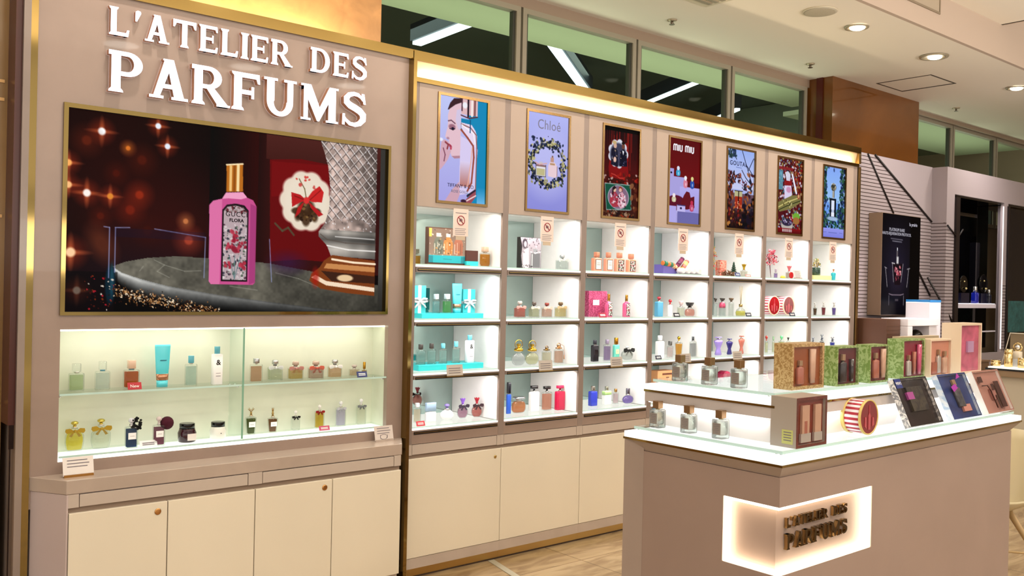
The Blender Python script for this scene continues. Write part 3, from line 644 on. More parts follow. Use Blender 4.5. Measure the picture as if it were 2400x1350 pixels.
for u, v, r, c in ((.089, .097, .016, 'ffffff'), (.244, .035, .013, 'eef4ff'), (.272, .135, .013, 'e8f0ff'), (.161, .167, .01, 'e07828'), (.053, .41, .016, 'fff4ec'), (.004, .268, .014, 'ffb060'), (.005, .376, .014, 'ffc080'),
                   (.115, .418, .013, 'e08830'), (.195, .4, .018, '902810'), (.014, .707, .02, 'ffd0a0'), (.032, .894, .016, 'ffd8b8'), (.20, .22, .02, '4c1408'), (.05, .15, .02, '5a1c0c'), (.17, .48, .02, '701c0c'), (.09, .52, .015, '501408'),
                   (.34, .62, .02, 'a03c28'), (.33, .52, .012, 'c07040'), (.13, .3, .015, '481006'), (.22, .58, .02, '380c06')):
    P.ell(u, v, r*1.5, r*2.75, 'a03014' if r > .012 and c[0] in 'ef' else c, 1.6, .6); (P.ell(u, v, r*1.9, r*.5, 'e07040', 1.4, .6), P.ell(u, v, r*.35, r*3.2, 'e07040', 1.4, .6)) if c[0] in 'ef' and r > .012 else None; P.ell(u, v, r*.62, r*1.15, c, .5, 1.)
# marble table with a pale moulded edge
NZ = P.cloud(9, 5)*.5+P.cloud(40, 25)*.3+P.cloud(120, 70)*.2
ve = np.interp(P.U, [.12, .15, .20, .28, .42, .60, .80, 1.0], [.765, .80, .83, .865, .905, .945, .985, 1.01])
vt = np.interp(P.U, [.12, .16, .22, .30, .45, .60, .78, 1.0], [.775, .745, .722, .708, .712, .728, .775, .84])
top = ((P.V > vt) & (P.V < ve) & (P.U > .12))*1.
dk = np.clip(1.15-.55*P.U, .45, 1)[..., None]
P.mix(top, np.clip(np.array([.40, .385, .34])*dk*(.55+.9*NZ[..., None]), 0, 1))
t_ = np.clip((P.V-ve)/np.interp(P.U, [.12, .2, .5, 1], [.055, .085, .075, .05]), 0, 1)
prof = np.interp(t_, [0, .12, .3, .55, .8, 1], [.75, .95, .72, .45, .22, .08])*np.interp(P.U, [.12, .18, .3, .6, 1], [1.0, .95, .72, .45, .3])
P.mix(((P.V >= ve) & (t_ < 1) & (P.U > .13))*1., np.clip(np.array([.86, .86, .84])*(prof*(.75+.5*NZ))[..., None], 0, 1))
P.mix(((t_ >= 1) & (P.U > .13))*1., '050405', .95)
for l in ([(.24, .73), (.27, .755), (.25, .79), (.285, .82)], [(.27, .755), (.33, .785), (.38, .78)], [(.62, .78), (.70, .81), (.77, .855)], [(.21, .765), (.2, .79)], [(.47, .86), (.56, .88)]): P.line(l, .0016, 'a8a698', .6)
P.mix(((P.U < .14) & (P.V > .80))*1., '060406', .6)
P.ell(.120, .86, .014, .10, '08202c', .3); P.ell(.124, .84, .005, .08, '1e4a5c', .8, .8)
for i in range(620):
    q = rng.uniform(0, 1); u = .13+.30*q+rng.normal(0, .012); v = .895+.115*q+rng.normal(0, .018); r = rng.uniform(.0012, .0040)
    P.ell(u, v, r/1.84*rng.uniform(.6, 2.2), r, ['c08850', 'ffe8c8', '5c3820', 'e0b080', '301408', '8c5c30', '201008'][i % 7], .4, .9, rng.uniform(0, 180))
P.speck(50, (.05, .82, .15, .99), ['e8d8c8', '803010', '401008', 'c02030', '501810'], .0015, .005)
P.ell(.095, .66, .03, .09, '803c20', 1.2, .5, -30)
# red card with a white medallion, bow and bell-like leaves
P.poly([(.593, .142), (.70, .12), (.81, .135), (.84, .71), (.70, .70), (.60, .717)], '64060a'); P.poly([(.6, .15), (.8, .14), (.8, .3), (.6, .35)], '7c0a0e', .6)
for k in range(10):
    a = k*PI/5; P.ell(.722+.058*math.cos(a), .36+.115*math.sin(a), .036, .062, 'e8d8c4', .25)
P.ell(.722, .36, .075, .145, 'eadcc8', .2)
P.line([(.695, .235), (.715, .29), (.722, .35)], .003, '6c5c38'); P.speck(10, (.675, .22, .75, .30), ['a84838', 'd04038', 'c85048'], .005, .011)
for cu, cv, ru, rv, an in ((.722, .40, .030, .055, 0), (.700, .43, .016, .05, 25), (.746, .43, .016, .05, -25), (.722, .46, .016, .045, 0), (.690, .42, .02, .02, 0), (.755, .415, .02, .02, 0)): P.ell(cu, cv, ru, rv, '3c2412', .4, .9, an)
P.speck(24, (.69, .38, .755, .47), ['54381c', '281408', '806038'], .004, .009)
for pts, c_ in (([(.668, .315), (.70, .325), (.722, .355), (.70, .37), (.672, .40)], 'b81c20'), ([(.722, .35), (.742, .30), (.768, .265), (.784, .30), (.778, .36), (.745, .362)], 'c82424'), ([(.716, .36), (.70, .43), (.682, .46), (.692, .40)], 'b01a1c'), ([(.728, .36), (.76, .40), (.784, .43), (.768, .445), (.74, .40)], 'b41c20')): P.poly(pts, c_)
P.line([(.68, .335), (.715, .353)], .003, '80100f'); P.line([(.735, .35), (.772, .29)], .003, '8c1414'); P.ell(.722, .356, .010, .020, 'd83030', .4)
P.line([(.615, .50), (.64, .54), (.66, .52), (.68, .56)], .006, '505038', .8); P.ell(.66, .72, .05, .05, '381848', 1.5, .6)
# cut crystal vase on a gilt foot
vp = [(.769, 0), (.785, .07), (.798, .14), (.808, .27), (.805, .40), (.79, .48), (.769, .53), (.769, .56), (.80, .61), (.815, .67), (.985, .68), (.985, 0)]
iv_ = Pic(P.w, P.h, P.asp); iv_.poly(vp, 'ffffff'); iv = iv_.a[..., 0]
sh_u = np.interp(P.U, [.765, .80, .83, .87, .92, .96, .985], [.42, .58, .72, .60, .55, .42, .30])
P.mix(iv, np.clip(np.array([1.1, .96, .90])*(sh_u*(.7+.6*P.cloud(60, 40)))[..., None], 0, 1))
lat = (P.V < .50-.06*np.sin((P.U-.77)*14))
for k in range(34):
    b_ = -.50+k*.062
    P.mix((abs((P.V-b_)-(P.U-.77)*1.9) < .0045)*lat*iv, 'e6deda', .75); P.mix((abs((P.V-b_-.010)-(P.U-.77)*1.9) < .004)*lat*iv, '4c403e', .65)
    P.mix((abs((P.V-b_)+(P.U-.99)*1.9) < .0040)*lat*iv, 'd0c6c2', .6); P.mix((abs((P.V-b_-.009)+(P.U-.99)*1.9) < .004)*lat*iv, '3c302e', .55)
for i in range(150):
    u, v = rng.uniform(.775, .98), rng.uniform(.0, .56) if i % 3 else rng.uniform(.38, .55); r = rng.uniform(.002, .006)
    P.mix((np.hypot((P.U-u)*P.asp, P.V-v) < r)*iv, ['ffffff', 'c8b8b4', '504040', 'e8e4f0'][i % 4], .6)
vb = np.clip(np.interp(P.V, [.50, .53, .555, .575, .60, .63, .66, .70], [.55, .75, .50, .38, .62, .82, .70, .45])*(.75+.4*P.cloud(30, 8)), 0, 1)
P.mix(((P.V > .515) & (P.V < .70))*iv, np.array([.93, .89, .84])*(vb*np.interp(P.U, [.76, .80, .9, .985], [.8, 1, .95, .7]))[..., None])
P.line([(.775, .545), (.80, .575), (.87, .59), (.985, .592)], .003, '584c44', .8); P.line([(.80, .61), (.88, .63), (.985, .632)], .0035, 'fbf6f0', .9); P.line([(.83, .555), (.98, .56)], .003, 'f4f0ec', .7)
P.poly([(.82, .665), (.985, .69), (.985, .905), (.88, .89), (.78, .865), (.738, .82), (.745, .78), (.775, .74), (.79, .70)], '7c3c18')
P.poly([(.80, .715), (.985, .73), (.985, .76), (.79, .745)], 'c88850'); P.poly([(.745, .80), (.80, .845), (.985, .88), (.985, .855), (.80, .82), (.76, .785)], 'f4dcc0'); P.poly([(.78, .76), (.985, .785), (.985, .83), (.82, .82)], '3c2014'); P.ell(.87, .80, .03, .02, 'e8c89c', .3); P.line([(.82, .69), (.9, .705), (.985, .71)], .006, 'ffe8c8')
P.ell(.76, .80, .012, .05, 'a8140c', 1., .7)
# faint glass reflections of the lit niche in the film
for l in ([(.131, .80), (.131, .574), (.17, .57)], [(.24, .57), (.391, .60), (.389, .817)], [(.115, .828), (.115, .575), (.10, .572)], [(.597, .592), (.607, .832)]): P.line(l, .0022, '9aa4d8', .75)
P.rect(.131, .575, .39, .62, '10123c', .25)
# the pink bottle with gold cap
P.poly([(.452, .197), (.504, .184), (.506, .336), (.453, .346)], 'b86a1c'); P.rect(.462, .2, .470, .34, 'ffd890', .8); P.rect(.485, .19, .494, .338, 'ffe8b0', .9); P.rect(.474, .195, .481, .34, '8a4810', .8); P.line([(.452, .198), (.504, .184)], .004, 'ffe8b8')
body = [(.401, .424), (.412, .40), (.44, .385), (.452, .35), (.506, .34), (.52, .368), (.54, .38), (.551, .413), (.551, .838), (.545, .85), (.41, .85), (.404, .836)]
P.poly(body, 'c8508c'); P.poly([(.401, .424), (.412, .40), (.44, .385), (.44, .43), (.437, .85), (.41, .85), (.404, .836)], 'dc70a4'); P.poly([(.44, .385), (.452, .35), (.506, .34), (.52, .368), (.50, .38), (.46, .38)], 'f0a0c4'); P.poly([(.531, .40), (.551, .413), (.551, .838), (.531, .85)], 'a83c78')
lp = [(.441, .835), (.441, .445), (.455, .415), (.483, .405), (.512, .412), (.526, .44), (.526, .835)]
P.poly(lp, '1c1216'); lq = [(.446, .825), (.446, .452), (.458, .426), (.483, .417), (.508, .424), (.521, .448), (.521, .825)]; P.poly(lq, 'b8a4a8')
q_ = Pic(P.w, P.h, P.asp); q_.poly(lq, 'ffffff'); old = P.a.copy()
P.speck(240, (.445, .52, .522, .83), ['2c2c38', '383844', '503040', 'c8b8bc', 'dcd0d0', '4c5c4c'], .002, .008); P.speck(40, (.447, .42, .52, .455), ['201418', '602028', '90807c'], .003, .007)
for u, v, r in ((.484, .575, .020), (.466, .64, .018), (.508, .63, .018), (.487, .665, .018), (.462, .745, .016), (.508, .745, .016), (.484, .60, .014)): P.speck(7, (u-.01, v-.016, u+.01, v+.016), ['a8283c', 'b83448', '8c1c30'], .006, .012)
for u in (-1, 0, 1): P.line([(.484, .82), (.484+u*.01, .75), (.484+u*.018, .69)], .002, '5c7c80'); 
m_ = q_.a[..., :1]; P.a = P.a*m_+old*(1-m_)
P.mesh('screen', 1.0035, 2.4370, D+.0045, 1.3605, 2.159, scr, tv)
ink = emit('print_ink', '1a1014', .6)
text_mesh('GUCCI', .030, ink, tv, (1.0035+.487*1.4335-1.735, .0035, 2.159-.466*.7985-1.346), spacing=1.15, name='lettering')
text_mesh('FLORA', .021, ink, tv, (1.0035+.487*1.4335-1.735, .0035, 2.159-.499*.7985-1.346), spacing=1.05, bold=.0006)

# --- seven poster screens
def poster(k, label, pic):
    x0 = BX(k)+.115; x1 = x0+.340
    t = thing('poster_screen', label, 'screen', ((x0+x1)/2, D, 1.92), group='poster screens over the shelf bays')
    q = MB(); w = .014; y0, y1 = D-.006, D+.018
    q.box(x0+.0005, x1-.0005, y0, y1, 2.4935-w, 2.4935); q.box(x0+.0005, x1-.0005, y0, y1, 1.9205, 1.9205+w); q.box(x0+.0005, x0+w, y0, y1, 1.9205+w, 2.4935-w); q.box(x1-w, x1-.0005, y0, y1, 1.9205+w, 2.4935-w)
    wb(q, 'frame', M('bronze_frame_light', (.34, .21, .09), .16, 1.), t)
    q = MB(); q.box(x0+w, x1-w, D+.006, D+.018, 1.9345, 2.4795); wb(q, 'backing', black_m, t)
    pic.mesh('screen', x0+w, x1-w, D+.004, 1.9345, 2.4795, scr, t)
    def T(body, u, v, size, mat, **kw): return text_mesh(body, size, mat, t, (-.156+.312*u, -.0+.003, .0145+.545*(1-v)), **kw)
    return t, T
def mk(bg): return Pic(130, 228, .312/.545, bg)
grey_ink = emit('grey_ink', '6c6c84', 1.); dark_ink = emit('dark_ink', '282848', 1.); white_ink = emit('white_ink', 'f4eef4', 1.)
# 1: a woman's profile meeting the half bottle
P = mk('b4b8f0'); P.vgrad(0, 1, 'c0c8f6', 'a8a4e4'); P.rect(.62, .0, 1., 1., '1488b8'); P.rect(.452, .19, .64, .30, '0c80b0')
skin, sh_ = 'e4c0cc', 'b48494'
P.poly([(.452, .0), (.30, .01), (.22, .06), (.17, .13), (.24, .12), (.36, .07), (.452, .06)], '3c2028')
face = [(.452, .04), (.33, .07), (.21, .12), (.18, .18), (.185, .25), (.175, .30), (.15, .345), (.135, .39), (.16, .405), (.20, .41), (.215, .425), (.20, .45), (.235, .47), (.225, .50), (.245, .53), (.27, .565), (.33, .585), (.452, .575)]
P.poly(face, skin); P.poly([(.452, .10), (.36, .12), (.34, .22), (.40, .30), (.452, .30)], 'ccc8ec', .7); P.poly([(.27, .565), (.33, .585), (.452, .575), (.452, .55), (.33, .56)], sh_)
P.line([(.19, .235), (.25, .225), (.33, .25)], .006, '70485c'); P.ell(.27, .285, .07, .025, '8c5468', .5, .8); P.ell(.285, .30, .03, .012, '1c1430', .3); P.line([(.22, .305), (.29, .315), (.33, .30)], .004, '201020')
P.ell(.19, .40, .03, .012, 'a07088', .6, .7); P.poly([(.20, .445), (.255, .46), (.28, .475), (.235, .485), (.215, .475)], 'a83850'); P.poly([(.23, .485), (.28, .478), (.27, .505), (.235, .508)], 'c04c64')
P.poly([(.0, .72), (.0, .60), (.04, .52), (.06, .44), (.12, .415), (.2, .43), (.22, .47), (.20, .52), (.23, .50), (.26, .52), (.2, .60), (.12, .66), (.06, .70)], 'd4a8b8'); P.line([(.1, .5), (.14, .56), (.12, .62)], .006, '80485c'); P.line([(.14, .44), (.2, .46), (.18, .5)], .009, '903c48'); P.ell(.05, .42, .04, .016, 'e8e8f8', .4)
P.poly([(.452, .36), (.56, .38), (.76, .43), (.82, .47), (.80, .62), (.79, .88), (.70, .90), (.44, .93), (.44, .80), (.452, .36)], 'd8ccf0')
P.vgrad(.60, .84, 'dcd0f0', 'b87870', .452, .66); P.poly([(.46, .23), (.68, .24), (.76, .29), (.80, .34), (.80, .45), (.74, .45), (.46, .28)], 'e8d8f0')
P.line([(.46, .30), (.60, .37), (.72, .44), (.74, .55), (.70, .80), (.62, .88)], .010, '9c4c3c'); P.line([(.46, .245), (.66, .27), (.78, .33), (.80, .46), (.79, .88)], .006, '905c58'); P.line([(.47, .25), (.72, .32), (.76, .42)], .004, 'ffffff'); P.line([(.70, .46), (.68, .60), (.62, .84)], .006, 'e8b0a0')
P.rect(.452, .0, .80, .15, 'e0b8bc'); P.rect(.452, .0, .48, .12, '503040'); P.rect(.58, .0, .62, .17, '281828'); P.rect(.66, .0, .70, .16, 'f8ece8'); P.rect(.72, .0, .76, .15, '8a5858'); P.ell(.53, .06, .05, .03, 'f0f0f8', .4); P.line([(.452, .16), (.62, .18), (.80, .155)], .006, '5c2c30'); P.rect(.64, .19, .66, .32, '0a5480')
P.poly([(.15, 1.), (.30, .88), (.44, .80), (.46, .92), (.40, 1.)], 'd0a4b4'); P.poly([(.60, .96), (.80, .86), (.80, .93), (.70, 1.), (.55, 1.)], '9c4c58'); P.line([(.62, .93), (.78, .87)], .01, '302030'); P.line([(.6, .98), (.8, .92)], .006, 'f4d8d8'); P.ell(.54, .985, .06, .018, '3c1c34', .4)
P.vgrad(.84, 1., '1c88b8', '70b8e8', .82, 1.)
t, T = poster(0, 'bright poster screen showing half a woman\'s face beside half a rose gold bottle', P)
T('TIFFANY & CO.', .48, .845, .0265, dark_ink); T('ROSE GOLD', .45, .90, .020, grey_ink)
# 2: wreath with two bottles
P = mk('acacec'); P.vgrad(0, 1, 'b4b8f4', '8c8cd8'); P.ell(.5, .5, .48, .3, 'c4c4f4', 1., .7)
P.ring(.5, .52, .40, .215, .05, '6c6878', .8)
for i in range(330):
    a = rng.uniform(0, 2*PI)
    if -1.0 < a-2*PI < -.15 and rng.random() < .75: continue
    rr = rng.normal(1, .12); u = .5+.40*rr*math.cos(a); v = .52+.215*rr*math.sin(a)
    P.ell(u, v, .028, .012, ['181c38', '24304c', '9c9464', '3c4438', 'c8c088', '101428'][int(rng.integers(6))], .3, .95, rng.uniform(0, 180))
P.speck(12, (.08, .25, .35, .36), ['181c38', '24304c'], .01, .02); P.speck(10, (.6, .26, .8, .34), ['202840', 'a09c70'], .01, .02)
P.rect(.22, .53, .46, .65, 'e4e0e8'); P.rect(.24, .57, .44, .64, 'c0b888'); P.rect(.22, .53, .46, .55, '8c6868'); P.rect(.30, .50, .38, .53, 'c8c0c8'); P.line([(.2, .51), (.3, .53), (.48, .51)], .006, 'd8a8a8'); P.line([(.22, .53), (.22, .65), (.46, .65), (.46, .53)], .004, '504850')
P.poly([(.52, .53), (.56, .49), (.68, .49), (.74, .53), (.74, .63), (.70, .65), (.52, .64)], 'e8ccd4'); P.rect(.575, .44, .655, .49, 'c09484'); P.rect(.6, .42, .64, .44, '8a6450'); P.rect(.56, .5, .68, .52, 'b8906c'); P.line([(.74, .53), (.74, .63)], .004, '906868')
t, T = poster(1, 'pale lilac poster screen showing a leafy wreath around two scent bottles', P)
T('Chloé', .52, .115, .078, emit('mauve_ink', '8a8498', 1.), sx=.9, spacing=1.05); T('.', .5, .205, .05, dark_ink)
# 3: dark red party prints
P = mk('30060a'); P.vgrad(0, .5, '180408', '4c0a0c'); P.vgrad(.5, 1, '400a08', '3c1810')
for i in range(26): P.rect(rng.uniform(0, 1), rng.uniform(0, .05), 0, 0, '000000'); u = rng.uniform(0, .96); P.rect(u, rng.uniform(0, .1), u+rng.uniform(.01, .05), rng.uniform(.12, .5), ['7c1410', '9c1c14', '280406', '5c0c0c'][i % 4], .6)
P.poly([(.2, .30), (.35, .15), (.68, .16), (.72, .50), (.66, .58), (.18, .56), (.16, .45)], '8c0c10', .8)
for k in range(9): P.ell(.42+.20*math.cos(k*.7), .29+.115*math.sin(k*.7), .085, .05, 'd8dce8', .25)
P.ell(.42, .30, .23, .13, '3c3c54', .2); P.poly([(.22, .42), (.23, .25), (.32, .22), (.40, .26), (.42, .44)], '141428'); P.poly([(.46, .43), (.48, .26), (.56, .23), (.66, .27), (.68, .42)], '0c0c20')
P.ell(.33, .205, .045, .03, 'd0a894', .2); P.ell(.56, .20, .045, .032, '6c4034', .2); P.ell(.31, .17, .06, .02, 'c4a878', .3); P.ell(.56, .165, .05, .015, '181010', .3)
P.poly([(.53, .245), (.56, .30), (.59, .245)], 'f0f0f8'); P.line([(.54, .243), (.585, .248)], .006, '080818'); P.ell(.33, .36, .04, .03, 'e0b8a8', .3); P.speck(30, (.25, .26, .66, .42), ['303048', '50506c', '181830', 'a08878'], .005, .012)
P.line([(.24, .52), (.34, .53), (.48, .56), (.6, .555)], .006, 'b83830'); P.speck(60, (0, .5, 1, .66), ['a01c10', '701010', '501810', 'c0a098', '240808'], .006, .02)
P.poly([(.06, .63), (.80, .62), (.83, .91), (.12, .93)], '8a9c98'); P.poly([(.075, .64), (.785, .63), (.815, .90), (.13, .92)], '12503c')
P.ell(.45, .775, .30, .135, 'b8b8c4', .06); P.ell(.45, .775, .285, .128, '80647c', .1); P.poly([(.20, .84), (.24, .74), (.36, .71), (.44, .76), (.46, .88), (.30, .89)], 'a83444'); P.poly([(.44, .86), (.46, .74), (.56, .71), (.66, .77), (.68, .86), (.52, .90)], 'd8a0b0')
P.ell(.34, .69, .045, .03, 'e0b89c', .2); P.ell(.50, .685, .045, .03, 'e0b0a0', .2); P.poly([(.27, .75), (.28, .67), (.34, .65), (.40, .68), (.37, .68), (.31, .70), (.31, .76)], '241418'); P.poly([(.45, .70), (.46, .66), (.52, .65), (.57, .68), (.56, .72), (.54, .68), (.49, .67)], '903c28')
P.speck(50, (.24, .74, .66, .88), ['f0d0d8', '903040', 'e0e0e8', '402030', '98708c'], .006, .013); P.speck(60, (0, .93, 1, 1), ['903018', '604028', '201010', 'a08068'], .006, .02); P.speck(24, (.82, .6, 1, .95), ['5c2818', '8a5838', '381410'], .01, .03)
t, T = poster(2, 'dark red poster screen with two round group portraits, one on a green card', P)
# 4: red wall and lilac steps with bottles
P = mk('54060c'); P.vgrad(0, .5, '58060c', '6c0a10'); lil = 'a8a0dc'
P.poly([(0, .36), (.16, .36), (.16, .45), (.52, .45), (.52, .56), (1, .56), (1, 1), (0, 1)], lil); P.vgrad(.56, .86, 'b4acec', 'a098dc', .36, 1.)
P.ell(.25, .76, .30, .09, '5c1028', .1); P.poly([(.42, .74), (.50, .66), (.58, .61), (.68, .62), (.72, .68), (.84, .66), (.85, .80), (.6, .83), (.42, .83)], '64101c')
P.rect(.28, .78, .55, .88, 'c0b8ec'); P.line([(.30, .785), (.55, .785)], .006, '3c3868'); P.rect(.30, .86, 1, 1, '6c68a8'); P.rect(0, .80, .26, 1, 'b0a8e8')
for u, v, h, c, cc in ((.30, .40, .07, '38a0cc', 'd8e0f4'), (.54, .52, .09, 'd88098', 'f0f0f4'), (.76, .52, .09, '2850a8', 'dcd48c'), (.18, .72, .06, 'c8c098', 'f0e4e8'), (.76, .80, .08, 'c04870', 'c03050')):
    P.ell(u, v-.0, .07, h*.6, c, .15); P.rect(u-.06, v, u+.06, v+h*.5, c); P.ell(u, v-h*.75, .045, .025, cc, .2); P.rect(u-.02, v-h*.7, u+.02, v-h*.4, cc); P.ell(u+.01, v+.01, .02, .02, 'ffffff', .5, .5)
P.rect(.76, .50, .5, .5, lil); P.ell(.08, .41, .03, .012, '1c1830', .3); P.ell(.41, .82, .035, .014, '302850', .3)
t, T = poster(3, 'red poster screen with scent bottles on lilac steps', P)
# rounded display capitals drawn from strokes
mb = MB(); lw = .0058
def stroke(mb, pts, w):
    mb.prism(ribbon(pts, [w]*len(pts)), 0, .0006, 'y')
def arch(cx, z0, r, h, n=8): return [(cx-r, z0)]+[(cx-r*math.cos(PI*i/n), z0+h-r+r*math.sin(PI*i/n)) for i in range(n+1)]+[(cx+r, z0)]
x = -.125
for wd_ in ('MIU', 'MIU'):
    for c_ in wd_:
        z0 = .0
        if c_ == 'M': stroke(mb, arch(x+.012, z0, .009, .040), .009); stroke(mb, arch(x+.030, z0, .009, .040), .009); x += .049
        elif c_ == 'I': stroke(mb, [(x+.004, z0), (x+.004, z0+.040)], .010); x += .017
        else: stroke(mb, [(a_, .040-b_) for a_, b_ in arch(x+.011, 0, .010, .040)], .009); x += .032
    x += .020
lo = mb.build('lettering', white_ink, t, (.008, .003, .0145+.545*.858))
# 5: dark winter forest
P = mk('a8b4e8'); P.vgrad(0, .5, '98b0f0', 'c8ccf0'); P.vgrad(.55, 1, '6c5060', '180808')
for i in range(180):
    v = rng.beta(2.6, 1.3); P.ell(rng.choice([rng.uniform(0, .28), rng.uniform(.68, 1), rng.uniform(0, 1) if v > .72 else rng.uniform(0, .2)]), max(.3, v), .06, .016, ['3c1418', '7c2c18', '1c1c28', 'a85c28', '140808', '5c1c1c', '40303c'][int(rng.integers(7))], .5, .9, rng.uniform(0, 180))
P.vgrad(.78, 1, '2c1010', '160606', 0, 1, .7); P.speck(50, (0, .72, .6, .95), ['7c1c18', 'b87838', '2c1410', '3c1c28'], .01, .025); P.speck(20, (.6, .7, 1, 1), ['0c0a10', '181020'], .02, .04)
for l in ([(.55, .0), (.66, .12), (.78, .25), (.95, .42)], [(.78, .25), (.98, .08)], [(.72, .18), (.98, .3)], [(.55, .25), (.7, .34), (.9, .42)], [(.05, .08), (.25, .06), (.35, .12)], [(.1, .40), (.3, .34), (.45, .3)], [(.5, .33), (.62, .40)]): P.line(l, .006, '1c1c34')
P.speck(40, (.03, .0, .35, .10), ['1c3038', '203050', '2c4840'], .008, .02); P.speck(40, (.05, .30, .5, .42), ['4c1c1c', '8c3c20', '2c1820'], .008, .02); P.speck(16, (.55, .38, .75, .5), ['6c2030', '381828'], .008, .015)
P.line([(.34, .222), (.54, .224)], .004, '5868a8', .8); P.rect(.30, .52, .58, .60, 'b8b488'); P.rect(.32, .59, .58, .74, 'a02c18'); P.rect(.43, .52, .465, .76, '1c0c10'); P.line([(.30, .52), (.60, .52)], .005, '281818'); P.speck(16, (.32, .62, .58, .74), ['d87848', 'e8b098', '701810'], .006, .014)
t, T = poster(4, 'poster screen with a red gift box in a dark winter forest under pale sky', P)
T('GOUTAL', .42, .175, .044, dark_ink, bold=.0005, spacing=1.2)
# 6: crowded red and green gift picture
P = mk('501018'); P.rect(.55, 0, 1, .45, '601010')
P.speck(560, (0, 0, 1, 1), ['a01420', '7c8ca8', 'd8d8ec', '205048', 'a89850', '401018', '4a7890', '8c7c50', '141c38', 'c0a070', 'e8e0f4'], .006, .02, .85); P.speck(70, (.55, 0, 1, .42), ['8a4c28', '501010', 'b08850', '6c1410'], .01, .02)
P.rect(.05, .11, .62, .15, '8a1c20', .9); P.rect(.05, .16, .22, .42, '58a0b8', .8); P.poly([(.3, .18), (.42, .16), (.52, .2), (.50, .29), (.36, .29)], 'e0e4f8', .9); P.rect(.28, .29, .58, .35, '90181c', .9)
P.poly([(.28, .36), (.56, .35), (.60, .46), (.56, .52), (.46, .54), (.42, .60), (.3, .58)], 'd8d0ec'); P.ell(.46, .41, .10, .04, 'c890b4', .4); P.line([(.60, .2), (.72, .36), (.78, .44)], .018, 'e8ecfa')
P.poly([(0, .60), (.3, .54), (.6, .48), (.95, .46), (.98, .56), (.6, .66), (.1, .72)], '7c7444'); P.line([(.05, .66), (.4, .58), (.9, .5)], .008, 'c8bc74'); P.line([(.05, .70), (.4, .63), (.95, .54)], .006, '28301c'); P.speck(14, (.25, .55, .7, .64), ['d8cc90', '403818'], .006, .014); P.ell(.88, .48, .05, .04, '9c3038', .3); P.ell(.88, .48, .03, .025, 'd8b070', .3)
P.ell(.42, .89, .24, .08, 'b8b0a8', .08); P.ell(.42, .85, .22, .05, '302840', .2); P.speck(18, (.25, .82, .6, .87), ['8c78a8', 'e0d8f0', '402838'], .008, .014); P.ell(.8, .76, .15, .05, '70a838', .2); P.ell(.8, .82, .14, .05, 'a06c38', .2); P.vgrad(.93, 1, '881018', '500c10')
for i in range(9): P.rect(.24+i*.045, .94, .26+i*.045, .98, 'e8d8d8')
t, T = poster(5, 'crowded red, green and white poster screen full of wrapped gifts', P)
# 7: bottle in a blue garden
P = mk('6c9cec'); P.vgrad(0, .5, '84a8f4', '98c4f4')
for i in range(300):
    v = rng.uniform(0, .87); side = rng.random()
    u = rng.uniform(0, .16) if side < .42 else (rng.uniform(.80, 1) if side < .84 else rng.uniform(0, 1))
    if .2 < u < .8 and .05 < v < .45: continue
    P.ell(u, v, .05, .018, ['0c2030', '143828', '2c5c40', '0c1838', '406850', '2c3c70'][int(rng.integers(6))], .5, .9, rng.uniform(0, 180))
P.speck(110, (.0, .45, 1, .87), ['0c1c28', '1c4030', '20305c', '30604c', '88a0c8'], .01, .03); P.speck(60, (0, .72, 1, .87), ['1c4c38', '40785c', '0c2424'], .01, .02)
P.rect(.33, .44, .62, .72, '0c1420'); P.rect(.40, .47, .54, .60, 'dce4f8'); P.rect(.41, .60, .53, .66, 'b8c4e0'); P.rect(.40, .64, .54, .70, 'e8ecfa'); P.rect(.44, .32, .54, .43, '706c60'); P.rect(.46, .32, .49, .44, 'e0dcd0'); P.ell(.49, .28, .12, .05, '3c3c30', .3); P.speck(16, (.40, .22, .58, .32), ['e0d8c0', '403828', 'a89c80'], .006, .014); P.ell(.47, .73, .26, .03, 'a8c0e4', .4, .9)
P.rect(0, .87, 1, 1, '8c90e4'); P.vgrad(.87, 1, '9498ec', '7c80dc'); P.line([(.3, .93), (.68, .93)], .004, '405090', .7); P.line([(.06, .93), (.2, .925)], .003, '404890', .6); P.line([(.8, .925), (.94, .93)], .003, '404890', .6)
t, T = poster(6, 'poster screen with a slim bottle in a blue garden over a lilac caption strip', P)
# ------------------------------------------------------------------ scent bottles
PROF = {
 'rect': (8, [(0, .93), (.02, .99), (.05, 1), (.90, 1), (.96, .97), (.985, .86), (1, .40)], .86),
 'fac': (6, [(0, .86), (.10, .86), (.16, 1), (.86, 1), (.95, .9), (1, .45)], .8),
 'round': (2.4, [(0, .80), (.03, .86), (.35, 1), (.66, .98), (.80, .80), (.90, .45), (1, .30)], .86),
 'orb': (2.2, [(0, .42), (.03, .55), (.15, .84), (.35, 1), (.55, 1), (.75, .84), (.90, .52), (1, .26)], .8),
 'oval': (2.6, [(0, .6), (.04, .76), (.25, .98), (.5, 1), (.75, .95), (.92, .74), (1, .5)], .82),
 'taper': (5, [(0, .72), (.03, .78), (.6, .93), (.86, 1), (.94, .97), (.97, .7), (1, .38)], .85),
 'gate': (6, [(0, .96), (.02, 1), (.80, 1), (.90, .86), (.94, .52), (1, .42)], .86),
 'mann': (2.4, [(0, .62), (.05, .80), (.25, .62), (.42, .46), (.60, .70), (.80, .96), (.90, 1), (.95, .6), (1, .30)], .9)}
